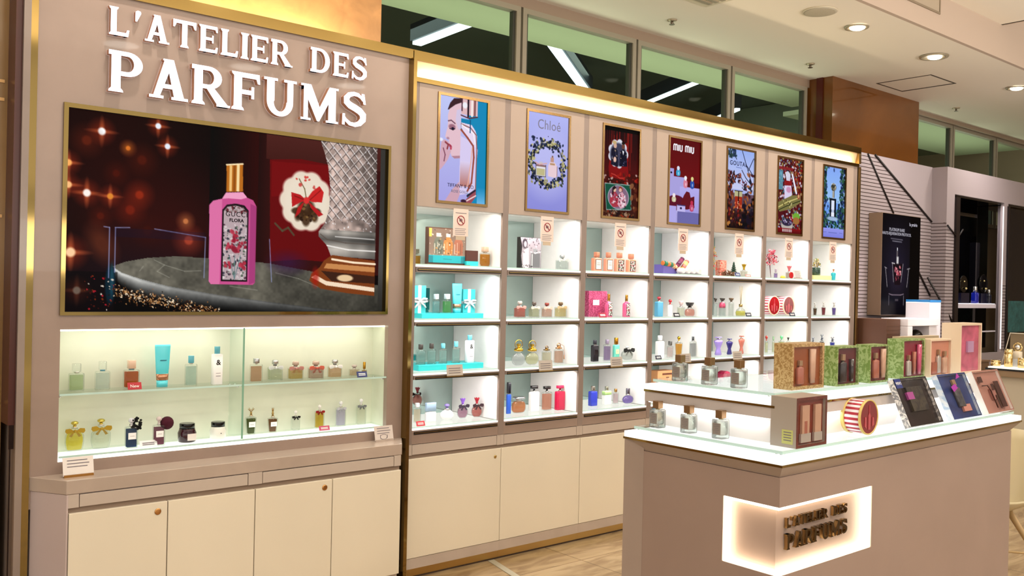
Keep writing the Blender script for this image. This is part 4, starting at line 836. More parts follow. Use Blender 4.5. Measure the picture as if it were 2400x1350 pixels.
def liquid_mat(h):
    k = 'scent_'+h
    if k in MC: return MC[k]
    c = hexc(h); m = bpy.data.materials.new(k); m.use_nodes = True; n = m.node_tree; n.nodes.clear(); MC[k] = m
    o = n.nodes.new('ShaderNodeOutputMaterial'); a = n.nodes.new('ShaderNodeBsdfTransparent'); d = n.nodes.new('ShaderNodeBsdfTranslucent'); e = n.nodes.new('ShaderNodeBsdfDiffuse')
    a.inputs[0].default_value = (*[x**.38 for x in c], 1); d.inputs[0].default_value = (*c, 1); e.inputs[0].default_value = (*c, 1)
    x1 = n.nodes.new('ShaderNodeMixShader'); x1.inputs[0].default_value = .4; x2 = n.nodes.new('ShaderNodeMixShader'); x2.inputs[0].default_value = .42
    n.links.new(d.outputs[0], x1.inputs[1]); n.links.new(e.outputs[0], x1.inputs[2]); n.links.new(a.outputs[0], x2.inputs[1]); n.links.new(x1.outputs[0], x2.inputs[2]); n.links.new(x2.outputs[0], o.inputs[0]); return m
def tint_mat(kind, h):
    if kind == 'w': return M('porcelain_'+h, h, .12, coat=.5)
    if kind == 'o': return M('lacquered_'+h, h, .18, coat=.5)
    return M('tinted_glass_'+h, h, .06, trans=0., coat=.4)
def floral_mat():
    if 'floral_print' in MC: return MC['floral_print']
    m = M('floral_print', 'e8d8d0', .5); n = m.node_tree; b = n.nodes['Principled BSDF']
    v = n.nodes.new('ShaderNodeTexVoronoi'); v.inputs['Scale'].default_value = 170; c = n.nodes.new('ShaderNodeTexCoord'); r = n.nodes.new('ShaderNodeValToRGB'); s_ = n.nodes.new('ShaderNodeSeparateColor')
    r.color_ramp.interpolation = 'CONSTANT'; e = r.color_ramp.elements; e[0].color = (*hexc('e8dcd8'), 1); e[1].position = .45; e[1].color = (*hexc('302828'), 1)
    q = e.new(.62); q.color = (*hexc('a82c40'), 1); q = e.new(.78); q.color = (*hexc('4c6858'), 1)
    n.links.new(c.outputs['Object'], v.inputs['Vector']); n.links.new(v.outputs['Color'], s_.inputs[0]); n.links.new(s_.outputs[0], r.inputs[0]); n.links.new(r.outputs[0], b.inputs['Base Color']); return m
def bow_mesh(w, d, col, t, z, tails=True):
    mb = MB()
    for s in (-1, 1):
        mb.prism([(s*.004, 0), (s*w*.28, w*.16), (s*w*.52, w*.13), (s*w*.55, -w*.02), (s*w*.46, -w*.14), (s*w*.25, -w*.10)][::s], -d/2-.006, -d/2-.0015, 'y')
        if tails: mb.prism([(0, -.002), (s*w*.20, -w*.36), (s*w*.34, -w*.30), (s*.006, .0)][::s], -d/2-.0045, -d/2-.0025, 'y')
    mb.ball(0, -d/2-.005, 0, w*.09, .005, w*.09)
    mb.xf(Matrix.Translation((0, 0, z)))
    return mb.build('bow', M('ribbon_'+col, col, .35), t)
def flower_mesh(mb, x, y, z, r, n=7, tilt=.5):
    for k in range(n):
        a = 2*PI*k/n; f0 = len(mb.v)
        mb.loft([(0, .25, .5), (r*.5, .9, .8), (r*.85, .8, .5), (r*1.05, .2, .2)], r*.62, r*.16, 2, 8, 0)
        mb.xf(Matrix.Translation((x, y, z)) @ Matrix.Rotation(a, 4, 'Z') @ Matrix.Rotation(tilt*1.1, 4, 'X') @ Matrix.Rotation(0, 4, 'Y'), f0)
    mb.ball(x, y, z+r*.25, r*.3)
def make_cap(kind, col, w, d, z0, ch, cw, t):
    r = max(.004, w*cw/2); metal = col in ('c0c0c0', 'c8c8c8', 'c0c4c8', 'a8a098', 'b8b8a8', '888888', '606468', '807a88', 'c0b8b0', '606470', 'c8ccd0')
    if col == 'clear': m = GLS
    elif col in ('d0a840', 'c89838', 'b8863a', 'c0882c', 'c8a030', 'b8942c', 'd8c060', 'b09058', 'c89868', '907040', 'c08050', 'e0b070'): m = M('gilt_'+col, col, .2, 1.)
    elif metal: m = M('silver_'+col, col, .18, .9)
    else: m = M('cap_'+col, col, .25, coat=.3)
    mb = MB()
    if kind == 'cyl': mb.loft([(0, .96), (.001, 1), (ch-.0015, 1), (ch, .93)], 2*r, 2*r, 2, 20)
    elif kind == 'block': mb.loft([(0, .96), (.001, 1), (ch-.0015, 1), (ch, .92)], 2*r, min(2*r, d*.9), 9, 20)
    elif kind == 'slab': mb.loft([(0, 1), (ch-.003, 1), (ch, .97)], w*1.0, d*1.0, 9, 20)
    elif kind == 'disc': mb.loft([(0, .6), (ch*.3, .6), (ch*.35, 1), (ch*.85, 1), (ch, .8)], 2*r, 2*r, 2, 20)
    elif kind == 'ball': mb.cyl(0, 0, 0, r*.45, ch*.3); mb.ball(0, 0, ch*.3+(ch*.7)/2, r, r, ch*.7/2)
    elif kind == 'tee': mb.loft([(0, .25), (ch*.4, .25), (ch*.42, 1), (ch, 1)], 2*r, d*.7, 8, 20)
    elif kind == 'fan': mb.loft([(0, .55), (ch*.3, .5), (ch*.35, .8), (ch*.75, 1.1), (ch*.98, 1.2), (ch, 1.0)], 2*r, 2*r, 3, 24)
    elif kind == 'ring':
        mb.loft([(0, 1), (ch*.18, 1), (ch*.22, .7)], 2*r, d*.8, 5, 20); mb.cyl(0, 0, ch*.2, r*.35, ch*.25)
        rr = min(w*.30, ch*.42); mb.tube([(rr*math.cos(a), 0, ch*.55+rr*.95*math.sin(a)) for a in [2*PI*k/16 for k in range(16)]], .0022, closed=True)
        mb.box(-r*.35, r*.35, -d*.2, d*.2, ch*.42, ch*.62)
    elif kind == 'flower': mb.cyl(0, 0, 0, r*.25, ch*.35); flower_mesh(mb, 0, 0, ch*.25, r*1.1); flower_mesh(mb, 0, 0, ch*.42, r*.7, 5, .25)
    elif kind == 'antler':
        mb.cyl(0, 0, 0, r*.75, ch*.12); mb.ball(0, 0, ch*.3, r*.55, r*.5, ch*.2); mb.ball(0, -r*.5, ch*.33, r*.28, r*.5, ch*.09)
        for s in (-1, 1):
            mb.tube([(0, 0, ch*.45), (s*r*.7, 0, ch*.62), (s*r*1.0, 0, ch*.98)], .0016, seg=6); mb.tube([(s*r*.6, 0, ch*.6), (s*r*1.6, 0, ch*.85)], .0013, seg=6); mb.tube([(s*r*.25, 0, ch*.52), (s*r*.3, 0, ch*.82)], .0012, seg=6)
    elif kind == 'hand':
        mb.cyl(0, 0, 0, r*.75, ch*.12); mb.ball(0, 0, ch*.32, r*.6, r*.5, ch*.22); mb.ball(0, -r*.4, ch*.3, r*.3, r*.5, ch*.1)
        for s in (-1, 0, 1): mb.tube([(s*r*.2, 0, ch*.45), (s*r*.45, 0, ch*1.0)], .002, seg=6, rs=[.0022, .0012])
    mb.xf(Matrix.Translation((0, 0, z0)))
    return mb.build('cap', m, t)
def bottle(x, y, z, w, d, h, shape, glass, liq, cap, capcol, capf, capw, paper_, extra, label, group, rz=0.):
    w *= 1.08; n, prof, lf = PROF[shape]; capf = float(capf); bh = h*(1-capf)-.004
    t = thing('perfume_bottle', label, 'perfume bottle', (x, y, z), rz, group)
    nr = .004
    if glass == 'clear':
        mb = MB(); mb.loft([(p[0]*bh, p[1]) for p in prof], w, d, n, 24); mb.build('glass_body', GLS, t)
        if liq != '-':
            g = min(.0045, w*.12); fl = .88
            pr = [(g+(bh*fl-g)*q, max(.05, np.interp((g+(bh*fl-g)*q)/bh, [p[0] for p in prof], [p[1] for p in prof])-2.0*g/w)) for q in (0, .02, .2, .4, .6, .8, .98, 1)]
            pr[0] = (pr[0][0], pr[0][1]*.9); mb = MB(); mb.loft(pr, w, d*(1-.0), n, 24)
            ob = mb.build('scent', liquid_mat(liq), t)
    else:
        kd, c = glass.split(':'); mb = MB(); mb.loft([(p[0]*bh, p[1]) for p in prof], w, d, n, 24); mb.build('glass_body', tint_mat(kd, c), t)
    mb = MB(); mb.cyl(0, 0, bh-.001, max(.004, min(w*.18, d*.35)), .006); mb.build('collar', M('collar_silver', (.75, .72, .68), .2, 1.) if extra != 'tealcollar' else M('teal_collar', '5c9cb0', .3), t)
    make_cap(cap, capcol, w, d, bh+.004, h*capf, float(capw), t)
    ym = -d/2-.0004
    if paper_ != '-':
        if paper_ == 'flo': mb = MB(); mb.box(-w*.34, w*.34, ym-.0008, ym, bh*.10, bh*.86); lb = mb.build('label', floral_mat(), t); mb = MB(); mb.box(-w*.38, w*.38, ym-.0004, ym, bh*.07, bh*.89); mb.build('label_border', black_m, t)
        elif glass[:2] == 'o:':
            mb = MB(); mb.box(-w*.38, w*.38, ym-.0004, ym, bh*.12, bh*.88); mb.build('label_border', black_m, t)
            mb = MB(); mb.box(-w*.33, w*.33, ym-.001, ym-.0004, bh*.15, bh*.85, 0)
            for q in (.45, .5, .62): mb.box(-w*.2, w*.2, ym-.0012, ym-.001, bh*q, bh*(q+.02), 1)
            mb.build('label', [paper, M('print_grey', '706870', .6)], t)
        else:
            c = M('paper_'+paper_, paper_, .5); mb = MB(); mb.box(-w*.32, w*.32, ym-.0008, ym, bh*.42, bh*.72, 0); mb.box(-w*.18, w*.18, ym-.001, ym-.0008, bh*.56, bh*.575, 1); mb.build('label', [c, M('print_grey', '706870', .6)], t)
    if extra[:4] == 'bow:': bow_mesh(w*.95, min(d*.55, .03), extra[4:], t, bh*.94 if shape != 'round' else bh*.88)
    if extra[:4] == 'pom:':
        mb = MB(); r = .026
        if extra[4:] == '0a0a0c':
            for k in range(40):
                a = rng.uniform(0, 2*PI); rr = rng.uniform(.35, 1)*r; mb.ball(w*.42+rr*math.cos(a)*1., -.004+rng.uniform(-.008, .008), bh*1.12+rr*math.sin(a), .0055, .0035, .0048, seg=8)
        else: mb.ball(w*.72, .004, bh*1.04, .028, .024, .028, seg=24)
        mb.build('pompom', M('pompom_'+extra[4:], extra[4:], .9, bump=1.0, noise=(900, .4, 2)), t)
    if extra == 'tassel': mb = MB(); mb.tube([(w*.2, -d*.3, h*.93), (w*.55, -d*.3, h*.85), (w*.62, -d*.3, h*.5), (w*.6, -d*.3, h*.38)], .0014); mb.cyl(w*.6, -d*.3, h*.2, .004, h*.2); mb.build('tassel', M('tassel_tan', 'c89878', .6), t)
    if extra == 'greenband': mb = MB(); mb.loft([(bh*.70, 1.01), (bh*.96, .99), (bh*1.0, .7)], w*1.01, d*1.01, n, 24); mb.build('shoulder', M('shoulder_green', 'b4dc8c', .2), t)
    if extra == 'pinktop': mb = MB(); mb.loft([(bh*.60, .96), (bh*.8, 1.02), (bh*.95, .75), (bh*1.0, .4)], w*1.01, d*1.01, 3, 24); mb.build('shoulder', M('shoulder_pink', 'd84870', .2), t)
    return t
GN = {'G': 'scent bottles in the glass niche under the television', 'A': 'scent bottles in the first shelf bay', 'B': 'scent bottles under the wreath screen', 'C': 'scent bottles under the dark red party screen',
      'D': 'scent bottles under the staircase screen', 'E': 'scent bottles under the dark forest screen', 'F': 'scent bottles under the crowded gift screen', 'H': 'scent bottles under the blue garden screen'}
BOTTLES = '''
u|1.074|3.965|1.038|0.0524|0.0288|0.1101|rect|clear|d6e6c0|block|clear|.3|.55|-|-|square clear bottle of pale green scent, first on upper glass shelf|G
u|1.172|3.958|1.038|0.0516|0.0284|0.1164|rect|clear|eaf2ee|block|clear|.3|.5|-|tealcollar|square colourless bottle with a teal collar on upper glass shelf|G
u|1.289|3.965|1.038|0.0561|0.0337|0.1166|rect|clear|d0703a|block|d9b9a0|.3|.5|-|tealcollar|amber scent in square bottle behind the red New tag|G
u|1.528|3.931|1.038|0.0459|0.0230|0.1303|rect|clear|d6e8e2|cyl|5fb4c8|.24|.5|-|-|slim clear bottle with a light blue cylinder cap on upper glass shelf|G
u|1.827|3.930|1.038|0.0529|0.0159|0.1082|rect|clear|dcb598|cyl|c0c0c0|.2|.5|-|-|flat rectangular bottle of pinkish beige scent with silver collar|G
u|1.936|3.965|1.038|0.0628|0.0345|0.0949|rect|clear|dce2cc|disc|c8c8c8|.3|.45|-|bow:e8eeee|low clear bottle with silver cap and pale ribbon|G
u|2.036|3.957|1.038|0.0639|0.0351|0.0855|rect|clear|dcc488|disc|c8b0a0|.3|.45|-|bow:c98a80|low golden bottle with a dusty pink ribbon round its neck|G
u|2.127|3.930|1.038|0.0670|0.0369|0.0863|rect|clear|d2bcae|disc|c8b0a0|.3|.45|-|bow:d0604a|low greyish pink bottle with a coral ribbon round its neck|G
u|2.235|3.941|1.038|0.0614|0.0338|0.0878|rect|clear|e4c4a4|disc|c8c8c8|.3|.45|-|bow:ffffff|low peach bottle with a white satin bow|G
u|2.357|3.965|1.038|0.0461|0.0253|0.0561|rect|clear|ecd8c0|disc|c8b8b0|.3|.5|-|-|small pale travel bottle beside the navy tag|G
u|2.414|3.965|1.038|0.0220|0.0176|0.0679|rect|clear|d8b070|cyl|c89838|.5|.6|-|-|tiny gold capped bottle behind the navy tag|G
o|1.075|3.979|0.795|0.0662|0.0331|0.1196|round|clear|f2e060|ball|d8c060|.2|.4|-|bow:a8861c|yellow flask with gold ribbon bow and gold stopper|G
o|1.177|3.980|0.795|0.0707|0.0353|0.1218|round|clear|f4f4e4|ball|d8c060|.2|.4|-|bow:a8861c|colourless flask with gold ribbon bow and gold stopper|G
o|1.279|3.920|0.795|0.0448|0.0313|0.1247|rect|clear|23406e|ball|d8d8e0|.25|.5|ffffff|pom:0a0a0c|deep blue bottle with a black rosette on its neck|G
o|1.392|3.920|0.795|0.0438|0.0307|0.1223|rect|clear|8a4a64|ball|d8c8c8|.25|.5|ffffff|pom:4a0a24|rose coloured bottle with a maroon pompom on its neck|G
o|1.830|3.980|0.795|0.0438|0.0307|0.1223|taper|clear|5a6428|antler|b09058|.3|.4|ffffff|-|green bottle with golden antler stopper|G
o|1.937|3.980|0.795|0.0425|0.0298|0.1137|taper|clear|8a5a34|hand|b09058|.35|.4|ffffff|-|brown bottle with golden hare ear stopper|G
o|2.053|3.980|0.795|0.0369|0.0222|0.0942|rect|clear|f4f4ec|ball|f4f0ec|.25|.4|-|bow:101010|colourless bottle with a black bow and white ball stopper|G
o|2.179|3.980|0.795|0.0415|0.0249|0.1124|rect|clear|e0c050|ball|f4f0ec|.22|.4|-|bow:901018|golden scent bottle with a dark red bow|G
o|2.295|3.980|0.795|0.0447|0.0268|0.1227|rect|clear|d8d0e8|ball|f0f0f4|.22|.4|-|bow:b8b8c0|pale lilac bottle with a silver bow and ball stopper|G
o|2.410|3.980|0.795|0.0432|0.0259|0.1275|rect|clear|f2f0e2|ball|f0f0f4|.22|.4|-|bow:707478|clear bottle with a grey bow, beside the niche end wall|G
1|3.173|3.975|1.602|0.0568|0.0341|0.1086|fac|clear|e0962c|block|d9b9a0|.25|.5|-|-|amber faceted bottle beside the small turquoise card, top shelf|A
1|3.758|3.975|1.602|0.0690|0.0414|0.0868|rect|clear|e6ecea|disc|c8ccd0|.28|.4|-|bow:e8ecec|low clear bottle with a pale bow on the top shelf|B
2|2.861|3.990|1.320|0.0396|0.0238|0.1021|rect|clear|bfe8e8|block|d8e4e8|.26|.5|-|-|clear square bottle on the turquoise tray|A
2|2.932|3.990|1.320|0.0464|0.0278|0.1030|rect|clear|8cd890|block|d8e4e8|.26|.5|-|-|pale green square bottle on the turquoise tray|A
2|3.448|3.990|1.320|0.0638|0.0383|0.0943|rect|clear|e08c80|disc|c8c0b8|.3|.4|-|bow:e8a8a0|low bottle of deeper pink scent, second shelf beneath the wreath screen|B
2|3.557|3.990|1.320|0.0602|0.0361|0.0902|rect|clear|dcdcc0|disc|5c5048|.3|.4|-|bow:e8e0d0|low bottle of greenish scent, second shelf beneath the wreath screen|B
2|3.658|3.990|1.320|0.0611|0.0367|0.0860|rect|clear|ecc8b8|disc|8a3830|.28|.4|-|bow:f0d0c0|low pale pink bottle with a red collar, second shelf beneath wreath screen|B
2|3.768|3.990|1.320|0.0668|0.0401|0.0898|rect|clear|ecdca8|disc|6a5030|.28|.4|-|bow:dcc090|low straw coloured bottle with a tan bow, second shelf|B
3|2.769|3.990|1.047|0.0479|0.0240|0.1066|rect|clear|cfe8e4|cyl|3c3430|.24|.5|-|-|clear bottle with dark brown cap on the turquoise plinth, nearer the brass strip|A
3|2.838|3.990|1.047|0.0464|0.0232|0.1100|rect|clear|cfe8e4|cyl|3c3430|.24|.5|-|-|clear bottle with dark brown cap on the turquoise plinth, second along|A
3|2.913|3.990|1.047|0.0427|0.0214|0.1087|rect|clear|d4ece8|cyl|6cbccc|.25|.5|-|-|clear bottle with light blue cap, third on the turquoise plinth|A
3|2.999|3.990|1.047|0.0434|0.0217|0.1171|rect|clear|d4ece8|cyl|6cbccc|.25|.5|-|-|clear bottle with light blue cap, fourth on the turquoise plinth|A
3|3.446|3.990|1.047|0.0889|0.0445|0.1491|orb|clear|eeeef0|ring|d0a840|.45|.5|-|-|round clear bottle with a gold carriage clasp, nearer the mirror|B
3|3.550|3.990|1.047|0.0908|0.0454|0.1434|orb|clear|f2eecc|ring|d0a840|.45|.5|-|-|round bottle of pale yellow scent with a gold carriage clasp|B
3|3.664|3.990|1.047|0.0555|0.0278|0.1064|rect|clear|ece4cc|ring|907040|.25|.7|-|-|fluted oblong bottle with a bronze clasp, third shelf|B
3|3.761|3.990|1.047|0.0563|0.0282|0.1208|rect|clear|eac4b0|ring|c89868|.28|.7|-|tassel|pale pink oblong bottle with gold clasp and hanging tassel|B
4|2.782|4.030|0.768|0.0386|0.0193|0.1028|rect|clear|f2e6d0|block|e8e8e8|.2|.5|-|-|cream bottle at the end of the bottom shelf by the brass strip|A
4|2.869|4.030|0.768|0.0596|0.0179|0.0993|rect|w:f4f6f8|-|slab|a8c4e0|.45|1|-|-|white oblong bottle with a wide sky blue cap|A
4|2.977|4.030|0.768|0.0771|0.0424|0.0863|orb|w:f6f6f6|-|ball|8878c0|.3|.35|-|-|plump white bottle with a lilac ball stopper|A
4|3.084|4.030|0.768|0.0648|0.0356|0.1069|orb|clear|d8a8c0|flower|8a58c8|.3|.75|-|bow:3a3040|pinkish bottle with a purple flower stopper|A
4|3.175|4.020|0.768|0.0660|0.0363|0.1080|orb|clear|e89088|flower|b0182c|.32|.75|-|bow:3a2028|coral bottle with a red flower stopper|A
4|3.414|4.030|0.768|0.0266|0.0133|0.1798|rect|t:2858c0|-|cyl|10101c|.35|.9|-|-|tall cobalt blue bottle with black cap|B
4|3.490|4.030|0.768|0.0931|0.0465|0.0946|oval|clear|f0a070|disc|c0c4c8|.2|.75|-|-|squat rounded bottle of peach scent with silver top|B
4|3.608|4.030|0.768|0.0601|0.0300|0.1504|rect|w:f4f4f4|-|tee|181416|.2|.75|-|-|white oblong bottle with a wide black cap|B
4|3.710|4.030|0.768|0.0610|0.0305|0.1417|rect|clear|f0b098|tee|181416|.2|.72|-|-|clear pink oblong bottle with a wide black cap|B
4|3.788|4.000|0.768|0.0591|0.0295|0.1451|rect|t:c81848|-|tee|d02858|.2|.75|-|-|magenta oblong bottle with matching wide cap|B
1|4.048|3.975|1.602|0.0619|0.0341|0.1168|rect|o:f0a084|-|block|c88468|.27|.42|ffffff|-|coral bottle with a white framed label, first of the row of four|C
1|4.151|3.975|1.602|0.0558|0.0307|0.1192|rect|o:f0a084|-|block|c88468|.27|.42|ffffff|-|coral bottle with a white framed label, second of the row of four|C
1|4.250|3.975|1.602|0.0627|0.0345|0.1210|rect|o:f4a888|-|block|c88468|.27|.42|flo|-|coral bottle with a floral label, third of the row of four|C
1|4.357|3.975|1.602|0.0622|0.0342|0.1173|rect|o:f4a888|-|block|c88468|.27|.42|flo|-|coral bottle with a floral label, last of the row of four|C
2|4.179|3.990|1.320|0.0401|0.0321|0.1434|gate|o:e0608c|-|cyl|b8863a|.3|.4|flo|-|pink floral bottle with gold cap standing against the magenta book box|C
2|4.341|3.990|1.320|0.0409|0.0327|0.1392|gate|o:e0608c|-|cyl|b8863a|.28|.4|flo|-|pink floral bottle with gold cap standing alone on the second shelf|C
3|4.065|3.990|1.047|0.0446|0.0268|0.1314|rect|t:18121c|-|cyl|20202c|.2|.5|-|-|black glass bottle with a dark cap, third shelf under the red screen|C
3|4.174|3.990|1.047|0.0453|0.0272|0.1330|rect|clear|b8a0c8|cyl|807488|.2|.5|-|-|lilac grey bottle beside the black one, third shelf|C
3|4.255|3.990|1.047|0.0403|0.0242|0.1420|rect|t:68c8b4|-|cyl|c0882c|.28|.6|e8dcb0|-|teal bottle with gold cap on the third shelf|C
3|4.357|3.990|1.047|0.0899|0.0539|0.0862|orb|clear|f0f0ec|ball|d8d8d8|.2|.3|-|bow:080808|round clear bottle with a black bow|C
4|4.098|4.030|0.768|0.0518|0.0311|0.1224|rect|t:2c3cb8|-|cyl|a8a098|.22|.5|-|-|royal blue bottle with a silver cap, bottom shelf|C
4|4.221|4.030|0.768|0.0549|0.0329|0.1138|rect|w:f4f6f0|-|cyl|b8b8a8|.2|.4|-|greenband|white bottle with a light green shoulder, bottom shelf|C
4|4.303|4.030|0.768|0.0370|0.0222|0.0940|rect|clear|f6e0e4|cyl|e0b070|.2|.5|-|-|small pale pink bottle with a gold collar, bottom shelf|C
4|4.374|3.990|0.768|0.0878|0.0439|0.0968|orb|clear|a890e0|cyl|807a88|.38|.28|-|-|round violet bottle with a grey metal cap, bottom shelf|C
2|4.653|3.990|1.320|0.0495|0.0347|0.1321|rect|t:58a8d0|-|ball|a81828|.22|.5|-|-|sky blue bottle with a red ball cap|D
2|4.766|3.990|1.320|0.0283|0.0198|0.1146|rect|w:f4f4f4|-|ball|b01020|.3|.75|-|-|slim white bottle with a red disc cap|D
2|4.879|3.990|1.320|0.0495|0.0297|0.1049|rect|clear|f2f2e0|fan|e8c8c8|.35|.45|-|-|clear bottle with a pale pink fluted cap|D
2|4.971|3.990|1.320|0.0806|0.0483|0.0948|oval|clear|f0b0a0|fan|201c1c|.38|.5|-|-|peach bottle with a black fluted cap|D
3|4.672|3.990|1.047|0.0596|0.0298|0.1486|rect|w:f0f4f6|-|block|e0e4e8|.22|.35|-|-|tall white oblong bottle with a round badge, third shelf|D
3|4.776|3.990|1.047|0.0416|0.0249|0.1093|rect|clear|f6e4e4|block|888888|.25|.45|-|-|small clear bottle between the white and the golden one|D
3|4.865|3.990|1.047|0.0519|0.0311|0.1407|taper|clear|eeb450|ball|c8a030|.25|.4|-|-|golden bottle with a beaded gold stopper|D
3|5.002|3.980|1.047|0.0452|0.0271|0.1369|rect|clear|d0d0d4|cyl|606468|.22|.35|-|-|pale grey bottle with a grey cap at the end of the third shelf|D
1|5.553|3.975|1.602|0.0520|0.0312|0.1073|rect|clear|f2eee0|flower|b8942c|.55|1|-|-|clear bottle crowned with a golden flower|E
2|5.251|3.990|1.320|0.0245|0.0171|0.1262|rect|clear|e8f0f0|fan|302820|.2|.7|-|-|clear bottle with a dark fluted cap at the end of the second shelf|E
2|5.330|3.990|1.320|0.0452|0.0317|0.1272|rect|clear|dfe8e6|fan|302820|.2|.6|-|pinktop|clear bottle with a rose pink shoulder and dark cap|E
2|5.432|3.990|1.320|0.0354|0.0247|0.1285|rect|clear|f0f2ee|fan|604830|.2|.7|-|-|clear bottle with a bronze fluted cap, second shelf|E
3|5.295|3.990|1.047|0.0777|0.0389|0.1276|mann|t:9c88d8|-|tee|9c88d8|.1|.6|-|-|lilac dressmaker form bottle|E
3|5.424|3.990|1.047|0.0600|0.0300|0.1131|mann|t:2c2470|-|tee|2c2470|.1|.5|-|-|dark blue patterned dressmaker form bottle|E
3|5.565|3.990|1.047|0.0563|0.0281|0.1311|mann|t:b86858|-|tee|b86858|.1|.6|-|-|terracotta dressmaker form bottle|E
1|5.949|3.975|1.602|0.0263|0.0184|0.0674|rect|clear|c0a0e0|cyl|a898a8|.35|.5|-|-|small lilac bottle beside the red blossom branch|F
1|6.124|3.975|1.602|0.0506|0.0304|0.1054|rect|clear|f4e0d0|flower|e07078|.5|1.1|-|-|small bottle crowned with a coral flower|F
3|5.872|3.990|1.047|0.0228|0.0160|0.1266|rect|clear|f0f0d0|ball|a83028|.3|.8|-|-|slim bottle with a red cap, third shelf below the gift screen|F
3|5.961|3.990|1.047|0.0187|0.0131|0.1191|rect|clear|f0f0d8|cyl|80a080|.25|.6|-|-|slim pale bottle with a green cap, third shelf|F
3|6.067|3.990|1.047|0.0414|0.0290|0.1246|rect|clear|c0e060|ball|60c080|.3|.5|-|-|bright green bottle with an emerald stopper|F
3|6.156|3.990|1.047|0.0337|0.0236|0.1170|rect|clear|e8e8d0|flower|282420|.3|.9|-|-|pale bottle with a black rosette stopper|F
1|6.750|3.975|1.602|0.0379|0.0266|0.1004|taper|t:28b8c8|-|flower|c08050|.35|.7|-|-|turquoise bottle with a copper winged stopper|H
2|6.517|3.990|1.320|0.0325|0.0228|0.1040|taper|clear|6a4a30|antler|c0b8b0|.35|.6|-|-|umber bottle with a silver figure stopper|H
2|6.641|3.990|1.320|0.0352|0.0247|0.1106|taper|clear|8c2c38|antler|c0b8b0|.33|.6|-|-|dark red bottle with a silver figure stopper|H
2|6.795|3.990|1.320|0.0358|0.0250|0.1065|taper|clear|6c50a0|antler|c0b8b0|.33|.6|-|-|purple bottle with a silver figure stopper|H
3|6.499|3.990|1.047|0.0273|0.0191|0.1028|taper|clear|8a5a50|antler|606470|.35|.7|-|-|brown bottle with a dark stopper, third shelf of last bay|H
3|6.626|3.990|1.047|0.0361|0.0253|0.1265|taper|clear|807484|antler|606470|.4|.7|-|-|grey bottle with a tall pointed stopper, third shelf of last bay|H
3|6.783|3.990|1.047|0.0421|0.0295|0.1008|taper|clear|4048b8|antler|606470|.35|.7|-|-|indigo bottle with a silver stopper, third shelf of last bay|H
4|6.005|4.030|0.768|0.0399|0.0279|0.1116|rect|clear|50586c|ball|181c24|.25|.5|-|-|smoky dark bottle on the bottom shelf behind the gold gift box|F
4|6.087|4.030|0.768|0.0256|0.0179|0.0951|rect|clear|e8e0d0|cyl|80684c|.3|.6|-|-|small pale bottle beside the smoky one on the bottom shelf|F
'''
for ln in BOTTLES.strip().split('\n'):
    a = ln.split('|'); sh = a[0]; X, Y, Z, w, d, h = map(float, a[1:7])
    if sh == '2' and 'tray' in a[16]: Z += .026
    if sh == '3' and 'plinth' in a[16]: Z += .030
    bottle(X, Y, Z, w, d, h, a[7], a[8], a[9], a[10], a[11], a[12], a[13], a[14], a[15], a[16], GN[a[17]], 0. if a[17] != 'G' else -.06)
# ------------------------------------------------------------------ other goods in the display
turq = M('turquoise_card', '3cdce2', .35); turq2 = M('turquoise_plastic', '58d8e8', .2, coat=.4)
r1, r2_, r3_, r4_ = 1.602, 1.320, 1.047, .768
def solo(mb, name, mats, loc, label, cat, group=None, bevel=0., rz=0.):
    o = mb.build(name, mats, None, loc, bevel); o.rotation_euler = (0, 0, rz); return tag(o, label, cat, group)
def tube_thing(x, y, z, w, h, label, group):
    t = thing('cream_tube', label, 'tube', (x, y, z), 0, group)
    mb = MB(); mb.loft([(h*.16, .66, .9), (h*.17, .70, 1), (h*.5, .85, .8), (h*.95, 1, .12), (h, 1, .1)], w, w*.42, 3, 20); mb.build('tube_body', turq2, t)
    mb = MB(); mb.loft([(0, .68, 1), (h*.155, .70, 1)], w, w*.44, 3, 20); mb.build('cap', turq2, t)
    mb = MB(); mb.loft([(h*.165, .72, 1.03), (h*.31, .78, .93)], w, w*.43, 3, 20); mb.build('copper_band', M('rose_copper', 'c08a6c', .2, metal=.7), t)
    mb = MB(); mb.box(-w*.2, w*.2, -w*.175, -w*.17, h*.62, h*.64); mb.build('print_mark', M('print_teal', '1c6c84', .6), t)
tube_thing(1.41, 3.945, 1.038, .066, .180, 'tall turquoise tube with a copper band on the upper glass shelf', 'turquoise tubes')
tube_thing(3.021, 4.02, r2_+.026, .066, .160, 'turquoise tube standing on the tray between two gift boxes', 'turquoise tubes')
def amp_bottle(x, y, z, w, h, label):
    t = thing('lotion_bottle', label, 'lotion bottle', (x, y, z), 0, 'white lotion bottles with an ampersand')
    mb = MB(); mb.loft([(0, .96), (.002, 1), (h*.79, 1), (h*.81, .6)], w, w*.75, 5, 20); mb.build('bottle_body', M('white_gloss', 'f4f4f4', .15, coat=.4), t)
    mb = MB(); mb.loft([(h*.81, .98), (h*.995, 1), (h, .95)], w*.55, w*.5, 2, 20); mb.build('cap', M('cap_5fb4c8', '5fb4c8', .25, coat=.3), t)
    text_mesh('&', w*.72, black_m, t, (0, -w*.378, h*.58), name='lettering', bold=.0006)
    mb = MB(); mb.box(-w*.24, w*.24, -w*.378, -w*.376, h*.30, h*.31); mb.box(-w*.24, w*.24, -w*.378, -w*.376, h*.22, h*.235); mb.build('print_mark', M('print_grey', '706870', .6), t)
amp_bottle(1.643, 3.93, 1.038, .045, .167, 'tall white lotion bottle with black ampersand beside the glass divider')
amp_bottle(3.092, 3.99, r3_+.030, .047, .150, 'tall white lotion bottle with black ampersand on the turquoise plinth')
